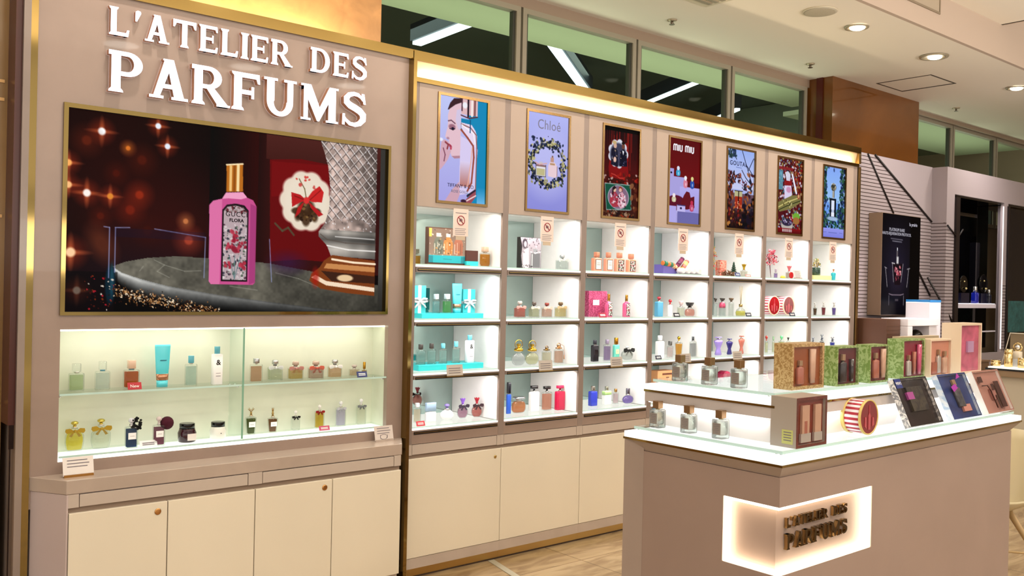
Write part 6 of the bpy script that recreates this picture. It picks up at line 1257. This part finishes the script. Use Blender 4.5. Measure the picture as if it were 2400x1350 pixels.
# six square bottles with bronze caps
def sq_bottle(x, y, z, label):
    t = thing('perfume_bottle', label, 'perfume bottle', (x, y, z), -PI/2+.02, 'square clear bottles with bronze caps on the island')
    w, hb = .047, .070
    MB().loft([(0, .93), (.002, .99), (.005, 1), (hb-.006, 1), (hb-.002, .97), (hb, .90)], w, w, 9, 32).build('glass_body', MC.get('thick_bottle_glass') or bottle_glass('thick_bottle_glass', (.95, .975, .96), .6), t)
    MB().loft([(.012, .62), (.016, .76), (.022, .80), (hb*.86, .80), (hb*.865, .76)], w, w, 7, 28).build('scent', MC.get('clear_scent') or bottle_glass('clear_scent', (.97, .985, .96), .5), t)
    MB().cyl(0, 0, hb-.001, .0085, .004).build('collar', gold_soft, t)
    MB().box(-.014, .014, -.014, .014, hb+.003, hb+.031).build('cap', M('bronze_cap', (.34, .21, .11), .3, .85), t, bevel=.001)
    mb = MB(); mb.box(-.0165, .0165, -w/2-.0012, -w/2-.0004, .016, .056, 0)
    for k, ww in enumerate((.010, .012, .008, .011, .006)): mb.box(-ww, ww, -w/2-.0015, -w/2-.0012, .050-k*.0065, .0515-k*.0065, 1)
    mb.build('label', [M('grey_label', '8e847c', .35), pg], t)
for i, (x, y, z) in enumerate(((2.797, 2.285, gU), (2.797, 2.145, gU), (2.800, 2.015, gU), (2.707, 2.315, gL), (2.707, 2.165, gL), (2.702, 2.018, gL))):
    lv = 'upper' if i < 3 else 'lower'; w_ = ['nearest the shelf bays', 'in the middle of the three', 'nearest the gift boxes'][i % 3]
    sq_bottle(x, y, z+.0003, 'square bronze capped bottle, %s island tier, %s' % (lv, w_))
# gift sets with film windows
film = thin_glass('cellophane', (.97, .96, .96), .6, .14)
def gift_set(x0, x1, yf, dep, z, h, side, back, label, items, group, border=.010, frame=None, lean=0., sheen=True, extra=None):
    w = x1-x0; t = thing('gift_set', label, 'gift set', ((x0+x1)/2, yf, z+.0003), 0, group)
    t.rotation_euler = (-lean, 0, 0)
    sm = side; fm = frame or side
    mb = MB(); mb.box(-w/2, w/2, .012, dep, 0, h); mb.box(-w/2, w/2, .0, .012, 0, border); mb.box(-w/2, w/2, 0, .012, h-border, h); mb.box(-w/2, -w/2+border, 0, .012, border, h-border); mb.box(w/2-border, w/2, 0, .012, border, h-border)
    mb.build('carton', sm, t)
    mb = MB(); mb.box(-w/2+border, w/2-border, .0105, .0119, border, h-border); mb.build('liner', back, t)
    if frame:
        mb = MB(); y0, y1 = -.0012, -.0002; mb.box(-w/2, w/2, y0, y1, 0, border); mb.box(-w/2, w/2, y0, y1, h-border, h); mb.box(-w/2, -w/2+border, y0, y1, border, h-border); mb.box(w/2-border, w/2, y0, y1, border, h-border); mb.build('window_border', frame, t)
    for ii, (nm, kx, kz, ww, hh, mat_, shp) in enumerate(items):
        cx = -w/2+kx*w; zb = kz*h; mb = MB(); oy = -.0004*ii
        if shp == 'bottle': mb.loft([(0, .9), (.002, 1), (hh*.66, 1), (hh*.70, .85), (hh*.72, .35), (hh*.78, .35)], ww, .012, 6, 20, 0, (cx, .0045, zb)); mb.box(cx-ww*.24, cx+ww*.24, -.000, .009, zb+hh*.78, zb+hh, 1)
        elif shp == 'tube': mb.loft([(0, .75), (hh*.14, .76), (hh*.15, .85), (hh, 1.)], ww, .011, 5, 16, 0, (cx, .0045, zb))
        elif shp == 'bar': mb.box(cx-ww/2, cx+ww/2, .001, .010, zb, zb+hh)
        mb.v = [(a_, b_+oy, c_) for a_, b_, c_ in mb.v]; mb.build(nm, [mat_, M('mini_cap', 'a88868', .3, metal=.4)] , t)
    mb = MB(); rr = 10
    vs = []; n1, n2 = 9, 9
    for j in range(n2+1):
        for i in range(n1+1):
            vs.append((-w/2+w*i/n1, -.0022-(.0014*math.sin(3.1*i+1.7*j)+.0012*math.sin(1.3*i-2.2*j)) if 0 < i < n1 and 0 < j < n2 else -.0014, h*j/n2))
    fs = [(j*(n1+1)+i, j*(n1+1)+i+1, (j+1)*(n1+1)+i+1, (j+1)*(n1+1)+i) for j in range(n2) for i in range(n1)]
    mb.add(vs, fs, 0, True); fo = mb.build('film', film, t)
    if extra: extra(t, w, h, dep)
    return t
cr = M('carton_cream', 'e8d0b4', .4); goldp = damask('gold_brocade', 'a07c48', 'c8aa78', 55); copper = M('copper_liner', '8e4818', .3)
greenp = damask('green_leaf_print', '76904a', 'a4b87c', 35); redl = M('wine_liner', '6c1014', .35); dred = M('dark_red_liner', '5c1018', .3)
mini = M('mini_rose', 'a8604c', .15, coat=.4); miniw = M('mini_cream', 'c09880', .3); minid = M('mini_dark', '201014', .15, coat=.4); minip = M('mini_magenta', 'c04870', .2, coat=.4); minis = M('mini_silver', 'c8c0b8', .2, metal=.5)
gU2, gL2 = gU, gL
UPG = 'gift sets on the upper island tier'; LOG = 'gift sets on the lower island tier'
gift_set(2.900, 3.112, 1.862, .075, gU2, .166, goldp, copper, 'gold brocade gift set with copper lining, next to the bronze capped bottles', [('mini_bottle', .28, .12, .040, .085, mini, 'bottle'), ('mini_tube', .66, .12, .036, .125, miniw, 'tube')], UPG, .012)
gift_set(3.183, 3.342, 1.850, .062, gU2, .150, greenp, dred, 'green edged gift set with a dark bottle on dark red lining', [('mini_bottle', .30, .10, .044, .105, minid, 'bottle'), ('mini_tube', .70, .10, .022, .085, minid, 'tube')], UPG, .007)
gift_set(3.424, 3.570, 1.850, .062, gU2, .150, greenp, redl, 'green edged gift set with a rose bottle and tube on wine red lining', [('mini_bottle', .36, .12, .044, .100, mini, 'bottle'), ('mini_tube', .76, .12, .034, .115, miniw, 'tube'), ('mini_label', .36, .22, .022, .040, paper, 'bar')], UPG, .007)
gift_set(3.722, 3.912, 1.866, .070, gU2, .166, greenp, M('crimson_liner', '84142e', .3), 'green edged gift set wrapped in film with magenta tubes', [('mini_bottle', .30, .08, .034, .085, minis, 'bottle'), ('mini_tube', .55, .10, .022, .095, mini, 'tube'), ('mini_tube', .78, .10, .032, .125, minip, 'tube')], UPG, .008)
gift_set(3.930, 4.130, 1.850, .060, gU2, .162, cr, M('peach_liner', 'd08c74', .3), 'peach film wrapped gift set between the green one and the tall pink one', [('mini_carton', .22, .08, .045, .050, mini, 'bar'), ('mini_bottle', .42, .10, .030, .100, minis, 'bottle'), ('mini_bottle', .70, .08, .044, .095, miniw, 'bottle')], UPG, .008)
gift_set(4.215, 4.435, 1.850, .085, gU2, .228, cr, M('pink_liner', 'c05c78', .25, noise=(14, .3, 4)), 'tall cream gift set with a crinkled pink film face', [('mini_panel', .5, .42, .06, .05, M('lilac_foil', 'b890b8', .3), 'bar')], UPG, .010)
def yel(t, w, h, dep):
    mb = MB(); mb.box(-w/2-.0008, -w/2-.0002, .012, .055, .012, .060); mb.build('sticker', M('yellow_green_sticker', 'c0c074', .5), t)
    mb = MB()
    for k in range(4): mb.box(-w/2-.0011, -w/2-.0008, .018, .048, .050-k*.009, .053-k*.009)
    mb.build('print_mark', pg, t)
gift_set(2.741, 2.929, 1.738, .100, gL2, .170, M('silver_grey_carton', 'a89c90', .4), M('brown_liner', '7c3020', .3), 'silver grey gift set with two cream tubes in a red brown window, lower tier', [('mini_tube', .32, .16, .044, .115, miniw, 'bar'), ('mini_tube', .72, .16, .038, .115, miniw, 'bar'), ('mini_label', .32, .20, .016, .055, mini, 'bar'), ('mini_lace', .32, .10, .060, .030, minis, 'bar'), ('mini_lace', .72, .10, .050, .030, minis, 'bar')], LOG, .010, damask('brown_lace', '5c2418', '6c3024', 60), extra=yel)
round_box(3.252, 1.795, gL+.0005, .066, .075, 'candy striped round gift box with a dark red window, island lower tier', None, '7c1018', 'd8bc6c')
# leaning sets: a carton tilted back against a hidden wedge
def leaning(x0, x1, label, side, face, deco, dep, extra=None):
    t = gift_set(x0, x1, 1.728, .026, gL2, .196, side, face, label, deco, LOG, .006, face, lean=.42, extra=extra)
    t.location.z += .0108; dep = .026
    mb = MB(); w = x1-x0; mb.prism([(dep, .012), (.0956, .0315), (dep, .10)], -w*.3, w*.3, 'x')
    st = mb.build('easel_back', M('easel_white', 'f0eeee', .4), t)
    return t
leaf_w = damask('silver_leaf_print', 'f0ece8', '8c8c90', 30)
def men_tag(t, w, h, dep):
    mb = MB(); mb.box(-w/2-.002, -w/2+.045, -.006, -.004, h-.040, h-.002); mb.build('corner_tag', M('navy_tag', '1c2c74', .35), t); text_mesh('MEN\u2019S', .016, white_pl, t, (-w/2+.0215, -.0062, h-.021))
def pink_flash(t, w, h, dep):
    mb = MB(); mb.prism([(-w*.22, h*.70), (-w*.05, h*.76), (w*.0, h*.66), (-w*.18, h*.58)], -.0062, -.005, 'y'); mb.prism([(w*.05, h*.86), (w*.16, h*.99), (w*.22, h*.90)], -.0062, -.005, 'y'); mb.build('foil_flash', M('magenta_foil', 'a0309c', .3), t)
leaning(3.524, 3.797, "dark leaning gift set with a navy corner tag and silver leaf sides", leaf_w, M('charcoal_print', '241a1c', .2, noise=(9, .5, 4)), [('mini_scene', .52, .30, .13, .10, damask('dusk_print', '3c3428', '181214', 20), 'bar'), ('mini_flower', .35, .55, .05, .03, M('magenta_bit', 'a0408c', .4), 'bar')], .040, men_tag)
leaning(3.897, 4.162, 'blue leaning gift set with magenta foil flashes', damask('sky_cloud_print', 'e4ecf6', 'b0c8e4', 12), M('deep_blue_print', '2c3c70', .2, noise=(8, .4, 4)), [('mini_bottle', .5, .25, .06, .12, damask('slate_print', '4c4c50', '34343c', 20), 'bottle'), ('mini_peach', .62, .14, .07, .03, M('peach_bit', 'c08478', .4), 'bar')], .040, pink_flash)
def cutout(t, w, h, dep):
    mb = MB(); mb.box(-w*.40, -w*.26, -.003, -.0015, h*.72, h*.86); mb.box(w*.12, w*.30, -.003, -.0015, h*.10, h*.72); mb.box(-w*.02, w*.06, -.003, -.0015, h*.52, h*.66); mb.box(w*.02, w*.07, -.003, -.0015, h*.08, h*.40)
    mb.tube([(-w*.36, -.003, h*.64), (-w*.16, -.003, h*.64), (-w*.10, -.003, h*.50), (-w*.10, -.003, h*.10)], .0025, seg=6); mb.build('dark_print', M('umber_print', '3c1810', .4), t)
leaning(4.234, 4.504, 'dusty pink leaning gift set with dark cut out shapes', M('white_carton', 'f0ece8', .4), M('dusty_pink_print', 'a8786c', .35, noise=(6, .1, 3)), [('mini_panel', .5, .3, .05, .05, M('rose_bit', '9c6860', .4), 'bar')], .040, cutout)

# ------------------------------------------------------------------ neighbouring shop: slatted wall, poster, white stand, mirror unit
slat_m = M('pale_grey_board', '988c8e', .45); line_m = M('dark_line', '2c1814', .5)
SY = 4.0
sw = thing('slatted_wall', 'pale grey board wall with thin dark lines fanning under two slanting rods', 'wall panel', (7.7, SY, 0))
q = MB(); q.box(6.96, 8.45, SY, SY+.04, 0, 2.68); wb(q, 'board', slat_m, sw)
q = MB(); z = 2.655
def xdiag(z): return 7.40+(2.681-z)/(2.681-2.178)*(8.472-7.40)
while z > .95:
    xr = min(8.45, xdiag(z)) if z > 2.178 else 8.45
    q.box(6.96, xr, SY-.0015, SY, z-.0025, z+.0025); z -= .0305
wb(q, 'dark_lines', line_m, sw)
def rod(a, b, w, nm, par, d=.012):
    d3 = (Vector(b)-Vector(a)); mb = MB(); mb.tube([a, b], w, seg=8); return wb(mb, nm, M('rod_black', '160c0a', .4), par)
rod((7.28, SY-.006, 2.678), (7.737, SY-.006, 2.207), .007, 'slanting_rod', sw); rod((7.40, SY-.006, 2.68), (8.445, SY-.006, 2.178), .009, 'slanting_rod', sw); rod((8.05, SY-.006, 1.86), (8.445, SY-.006, 1.50), .009, 'slanting_rod', sw)
un = thing('mirror_display_unit', 'pale shop unit with black mirrored niches and dark lined lower half', 'display unit', (9.6, 3.86, 0))
UY = 3.86
q = MB()
q.box(8.4505, 8.61, UY, UY+.03, 0, 2.437); q.box(9.70, 9.80, UY, UY+.03, 0, 2.437); q.box(8.4505, 13.0, UY, UY+.03, 2.437, 2.676); q.box(8.61, 9.70, UY, UY+.03, 0, .95); q.box(9.80, 11.0, UY, UY+.03, 0, .95); q.box(11.0, 13.0, UY, UY+.03, 0, 2.437)
q.box(8.4505, 8.48, UY+.03, 4.5, 0, 2.676); q.box(8.48, 13.0, UY+.03, 4.5, 2.64, 2.676)
wb(q, 'front_panel', slat_m, un)
q = MB(); z = 2.16
while z > .95:
    q.box(8.4505, 8.61 if z < 2.06 else min(8.61, 8.451+(2.133-z)/(2.133-2.041)*.194), UY-.0015, UY, z-.0025, z+.0025)
    q.box(8.449, 8.4503, UY, UY+.14, z-.0025, z+.0025)
    if z < 1.62: q.box(9.70, 9.80, UY-.0015, UY, z-.0025, z+.0025)
    z -= .0305
wb(q, 'dark_lines', line_m, un)
q = MB(); q.box(8.612, 8.682, UY-.02, UY+.02, .95, 2.41); wb(q, 'black_post', M('rod_black', '160c0a', .4), un); q = MB(); q.box(9.775, 9.80, UY-.02, UY-.002, .95, 2.41); wb(q, 'black_post', M('rod_black', '160c0a', .4), un)
rod((8.449, UY-.012, 2.14), (8.62, UY-.012, 2.05), .008, 'slanting_rod', un); rod((8.68, UY-.012, 2.05), (8.765, UY-.012, 2.12), .006, 'slanting_rod', un); rod((8.30, SY-.05, 1.66), (8.60, UY-.012, 1.25), .009, 'slanting_rod', un)
q = MB(); q.box(8.684, 8.70, UY, UY+.12, .95, 2.405); wb(q, 'side_reveal', M('reveal_grey', 'a89ca0', .4), un); q = MB(); q.box(9.665, 9.698, UY-.001, UY+.02, .95, 2.41); wb(q, 'side_reveal', M('reveal_grey', 'a89ca0', .4), un)
q = MB(); q.box(8.70, 10.35, UY+.42, UY+.44, .95, 2.437); q.box(8.70, 9.699, UY+.03, UY+.42, 2.42, 2.436); q.box(9.80, 11.0, UY+.03, UY+.42, 2.42, 2.436); wb(q, 'black_glass', M('black_glass', '07070a', .03, coat=.6), un)
q = MB(); q.box(9.668, 9.69, UY-.004, UY-.0012, .98, 2.40); wb(q, 'light_strip', emit('unit_led', 'fff4f4', 1.6), un)
q = MB(); q.box(8.705, 9.66, UY+.04, UY+.30, 1.385, 1.424); q.box(8.705, 9.66, UY+.04, UY+.06, 1.15, 1.162); wb(q, 'shelf', M('shelf_lilac', 'cfc8d4', .3), un)
q = MB(); q.box(8.705, 9.66, UY+.05, UY+.29, 1.4245, 1.430); wb(q, 'shelf_light', emit('unit_shelf_glow', 'fff8ff', 1.2), un)
area((9.2, UY+.15, 2.40), .8, 2.5, (1, .93, .95), (0, 0, -1), size_y=.05, name='unit_light')
area((9.2, 3.2, 2.9), .5, 2.2, (1, .92, .92), (0, .75, -.5), size_y=.2, spread=120, name='unit_wash'); area((7.8, 3.3, 2.95), .5, 2.2, (1, .92, .92), (0, .8, -.5), size_y=.2, spread=120, name='unit_wash')
BKG = 'dark perfumes in the mirrored niche'
zS = 1.430
for x, r, lab in ((9.10, .085, 'dark round mirror disc with a black stand at the post side of the niche'), (9.545, .095, 'dark round disc with golden glints near the light strip')):
    t = thing('display_disc', lab, 'display disc', (x, UY+.12, zS), 0, BKG)
    MB().box(-.09, .09, -.02, .05, 0, .10).build('stand', M('ink_blue_box', '0c0c22', .2), t)
    m_ = MB(); m_.loft([(-.006, .95), (0, 1), (.006, .95)], 2*r, 2*r, 2, 32); m_.xf(Matrix.Translation((0, 0, .10+r*1.0)) @ Matrix.Rotation(PI/2, 4, 'X')); m_.build('disc', M('smoked_disc', '100c08', .05, metal=.6), t)
    m_ = MB(); m_.ball(r*.2, -.02, .10+r*.5, r*.22, .012, r*.14); m_.ball(-r*.3, -.02, .10+r*1.3, r*.12, .01, r*.10); m_.build('ornament', M('glint_gold', 'd8c890', .1, metal=.9), t)
for x, w, h, c, cc, lab in ((9.315, .075, .165, '101c8c', 'd8d8e0', 'royal blue bottle with a silver top in the mirrored niche'), (9.635, .05, .14, '141420', 'c8c8d0', 'small black bottle with a silver top by the light strip')):
    t = thing('perfume_bottle', lab, 'perfume bottle', (x, UY+.10, zS), 0, BKG)
    MB().loft([(0, .95), (.003, 1), (h*.62, 1), (h*.66, .4)], w, w*.7, 6, 20).build('glass_body', tint_mat('t', c), t); MB().loft([(h*.66, 1), (h, 1)], w*.5, w*.45, 3, 20).build('cap', M('silver_c8c8c8', 'c8c8c8', .18, .9), t)
solo(MB().box(-.045, .045, -.03, .03, 0, .60), 'black_panel', M('ink_black', '06060a', .1), (9.43, UY+.16, zS), 'tall black panel standing in the middle of the mirrored niche', 'panel')
ts = thing('wall_screen', 'dark screen with a teal lower strip at the picture edge', 'screen', (10.4, UY, 1.48)); q = MB(); q.box(9.88, 10.95, UY+.028, UY+.05, 1.46, 2.40, 0); wb(q, 'panel', M('dark_screen', '06060e', .08), ts)
q = MB(); q.box(9.89, 10.94, UY+.0265, UY+.0278, 1.14, 1.46); wb(q, 'teal_strip', M('teal_print', '2c5c5c', .4, noise=(20, .4, 4)), ts)
q = MB(); q.box(9.80, 9.88, UY+.03, UY+.10, .95, 2.42); wb(q, 'side_post', M('reveal_grey', 'a89ca0', .4), ts)
# black poster light box
pb = thing('poster_light_box', 'black lit poster box advertising a platinum skin treatment on the slatted wall', 'poster', (7.66, 3.9, 1.32))
q = MB(); q.box(7.326, 7.995, 3.8785, SY-.003, 1.323, 2.183); wb(q, 'casing', M('poster_casing', '8c7460', .35), pb)
P = Pic(120, 154, .78, '030204'); P.ell(.38, .50, .42, .40, '1c1828', 1.4, .9); P.rect(.72, 0, 1, 1, '040304'); P.ell(.40, .62, .18, .15, '241c2c', 1.2, .8)
P.rect(.385, .33, .40, .37, 'e8e8f0'); P.rect(.37, .36, .41, .42, '60585c'); P.rect(.375, .42, .43, .50, 'b8b4b4'); P.rect(.40, .43, .41, .49, 'f4f4f4')
P.poly([(.28, .49), (.54, .49), (.48, .70), (.34, .70)], '180c14'); P.speck(26, (.33, .51, .49, .60), ['d05868', 'f0a0a8', '803040'], .006, .014); P.speck(10, (.36, .6, .44, .68), ['a04050', '603040'], .004, .01)
for l in ([(.27, .49), (.31, .67)], [(.55, .49), (.50, .67)], [(.10, .54), (.15, .72)], [(.70, .54), (.66, .72)], [(.08, .53), (.13, .54)], [(.66, .54), (.73, .53)]): P.line(l, .004, 'b8b0b4', .9)
P.line([(.26, .485), (.33, .49)], .004, 'f0e8e8'); P.line([(.2, .79), (.28, .80), (.5, .80), (.58, .79)], .004, 'a08c98', .9); P.line([(.2, .81), (.2, .90)], .004, '908890', .9); P.line([(.58, .81), (.58, .90)], .004, '908890', .9); P.rect(.36, .84, .44, .86, '4c444c')
P.line([(.22, .245), (.52, .25)], .004, '8c8894', .8); P.line([(.26, .268), (.5, .272)], .004, '9c98a4', .8)
P.mesh('poster_sheet', 7.330, 7.991, 3.8765, 1.327, 2.180, scr, pb)
wt = emit('poster_ink', 'b8b4c0', .9)
def PT(body, u, v, s, **k): text_mesh(body, s, wt, pb, (7.33+.661*u-7.66, 3.8755-3.9, 2.18-.853*v-1.32), **k)
PT('PLATINUM RARE', .37, .155, .040, sx=.9); PT('HAUTE-REJUVENATION PROTOCOL', .37, .195, .036, sx=.85); PT('la prairie', .80, .085, .040, bold=.0006)
# white display stand under the poster
ws = thing('white_display_stand', 'white display stand with a tall lit column beside the poster', 'display stand', (7.6, 3.7, .946))
q = MB(); q.box(7.25, 7.78, 3.60, 3.83, 1.245, 1.305); q.box(7.66, 7.86, 3.62, 3.83, .946, 1.44); q.box(7.25, 7.33, 3.60, 3.83, .946, 1.244); wb(q, 'body', M('bright_white', 'f4eef4', .35), ws, .004)
q = MB(); q.box(7.665, 7.86, 3.62, 3.83, 1.4402, 1.46); wb(q, 'blue_top', M('blue_acrylic', '3c88c8', .2), ws)
area((7.6, 3.4, 2.2), .3, 5, (1, .95, 1), (0, .5, -1), size_y=.2, spread=90, name='stand_light')
t = thing('dark_globe', 'glossy black globe ornament under the white shelf', 'ornament', (7.50, 3.66, 1.065)); m_ = MB(); m_.ball(0, 0, .075, .075, .06, .075, seg=24); m_.build('globe', black, t); m_ = MB(); m_.box(-.10, .10, .07, .075, -.05, .17); m_.build('backing', M('ink_black', '06060a', .1), t); m_ = MB(); m_.cyl(0, 0, -.12, .04, .125); m_.build('foot', black, t)
solo(MB().box(-.74, .73, -.36, .18, 0, .93).box(-.74, .73, -.37, .18, .93, .945), 'low_counter', M('taupe_counter', '7c6048', .4, noise=(3, .08, 3)), (7.70, 3.81, 0), 'taupe low counter in front of the slatted wall', 'counter')
q = MB(); q.box(7.02, 7.24, 3.66, 3.98, .945, 1.30)
for k in range(9): q.box(7.02, 7.24, 3.658, 3.66, 1.0+k*.0305, 1.005+k*.0305)
tag(wb(q, 'brown_cabinet', M('brown_slat', '5c3c2c', .45)), 'brown lined cabinet below the poster box', 'cabinet')
q = MB(); q.box(6.97, 7.62, 3.52, 3.585, .9455, 1.17); tag(wb(q, 'cream_console', M('cream_console', 'b09c7c', .4)), 'cream console standing below the poster box', 'console')

# ------------------------------------------------------------------ counter with golden compacts at the picture edge
gc = thing('cosmetics_counter', 'taupe cosmetics counter with a dark edged glowing top', 'counter', (7.9, 2.0, 0))
q = MB(); q.box(7.36, 8.6, .4, 2.99, .06, .90); wb(q, 'body', M('taupe_front', 'bcb29e', .4), gc)
q = MB(); q.box(7.40, 8.56, .44, 2.95, 0, .06); wb(q, 'plinth', black_m, gc)
q = MB(); q.box(7.33, 8.6, .4, 3.02, .90, .945, 0); q.box(7.325, 8.6, .4, 3.025, .945, .958, 1); wb(q, 'top', [M('taupe_top', '8c7458', .3), black], gc)
q = MB(); q.box(7.335, 8.6, .4, 3.01, .958, .968); wb(q, 'light_slab', emit('counter_glow', 'fff4e0', 1.3), gc)
gl = M('gilt_item', (.85, .66, .32), .18, 1.)
for x, y, r, h, lab in ((7.45, 3.00, .035, .045, 'low golden jar at the counter corner'), (7.45, 2.907, .030, .135, 'tall golden cylinder on the cosmetics counter'), (7.45, 2.80, .040, .075, 'golden pot cut by the picture edge')):
    t = thing('gold_cosmetic', lab, 'cosmetic', (x, y, .9682), 0, 'golden cosmetics'); MB().loft([(0, .95), (.003, 1), (h*.7, 1), (h*.71, .96), (h*.73, .96), (h*.74, 1), (h, .97)], 2*r, 2*r, 2, 24).build('case', gl, t)
t = thing('ring_bottle', 'square bottle with a golden ring handle on the cosmetics counter', 'perfume bottle', (7.52, 2.87, .9682)); MB().box(-.03, .03, -.03, .03, 0, .06).build('plinth', M('white_gloss', 'f4f4f4', .15, coat=.4), t); MB().loft([(.06, .95), (.065, 1), (.115, 1), (.12, .5)], .055, .055, 6, 20).build('body', M('cream_glass', 'e8d8c0', .1), t)
m_ = MB(); m_.tube([(.0, .030*math.cos(a), .15+.030*math.sin(a)) for a in [2*PI*k/20 for k in range(20)]], .006, closed=True); m_.build('ring', gl, t); m_ = MB(); m_.ball(0, 0, .15, .02, .02, .022); m_.build('stopper', chrome, t)
t = thing('compact_stand', 'open framed taupe display board behind the golden cosmetics', 'display board', (7.66, 2.88, .9682)); m_ = MB(); m_.box(0, .012, -.30, .10, .02, .25); m_.build('board', M('taupe_board', '7c6a50', .35), t)
m_ = MB(); m_.tube([(-.004, .16, .0), (-.004, .10, .25), (-.004, -.30, .25)], .004, seg=6); m_.tube([(-.004, .10, .02), (-.004, -.30, .02)], .004, seg=6); m_.box(-.02, .03, -.28, .08, 0, .02); m_.build('frame', M('frame_pale', 'e8dcc8', .3), t)

# ------------------------------------------------------------------ chair behind the island
chm = M('chair_shell', 'cbbd98', .35); lg = M('chair_leg', 'bfa070', .4)
t = thing('shell_chair', 'cream shell chair on splayed legs behind the island', 'chair', (4.85, 2.02, 0), math.radians(0))
m_ = MB(); seat = []
n1, n2 = 14, 10; vs = []; th = .012
def shell(u, v):   # u: along section from front edge over the seat and up the back; v across
    ang = u; c_ = (v*2-1)
    if u < .5: y = -.22+u/.5*.38; z = .44-.02*math.sin(u/.5*PI); wv = .22+.02*math.sin(u*3)
    else: s_ = (u-.5)/.5; y = .16+.16*s_+.05*math.sin(s_*PI/2); z = .44+.36*s_; wv = .235-.05*s_**2
    zz = z+(.09*(c_**2)**1.2*(1 if u < .5 else (1-(u-.5)*1.2))); yy = y-(.10*(c_**2) if u > .45 else 0)*(1-(u-.5)*.4)
    return (c_*wv, yy, zz)
for o_ in (0, 1):
    for i in range(n1+1):
        for j in range(n2+1):
            p = shell(i/n1, j/n2); vs.append((p[0], p[1]+(th if (o_ and i > n1/2) else 0), p[2]-(th if (o_ and i <= n1/2) else 0)))
N = (n1+1)*(n2+1); fs = []
for i in range(n1):
    for j in range(n2):
        a = i*(n2+1)+j; fs.append((a, a+1, a+n2+2, a+n2+1)); fs.append((N+a+n2+1, N+a+n2+2, N+a+1, N+a))
for i in range(n1): a = i*(n2+1); fs += [(a, a+n2+1, N+a+n2+1, N+a), (a+n2, N+a+n2, N+a+n2+n2+1, a+n2+n2+1)]
for j in range(n2): fs += [(j, N+j, N+j+1, j+1), (n1*(n2+1)+j, n1*(n2+1)+j+1, N+n1*(n2+1)+j+1, N+n1*(n2+1)+j)]
m_.add(vs, fs, 0, True); RZ_ = Matrix.Rotation(math.radians(-100), 4, 'Z'); m_.xf(RZ_); m_.build('shell', chm, t)
for sx in (-1, 1):
    for sy in (-1, 1):
        m_ = MB(); m_.tube([(sx*.10, sy*.09, .43), (sx*.235, sy*.30+.04, .0)], .012, seg=10, rs=[.016, .010]); m_.xf(RZ_); m_.build('leg', lg, t)
m_ = MB(); m_.tube([(-.17, -.155, .22), (.17, .155, .22)], .006, seg=6); m_.tube([(.17, -.155, .22), (-.17, .155, .22)], .006, seg=6); m_.xf(RZ_); m_.build('stretcher', lg, t)
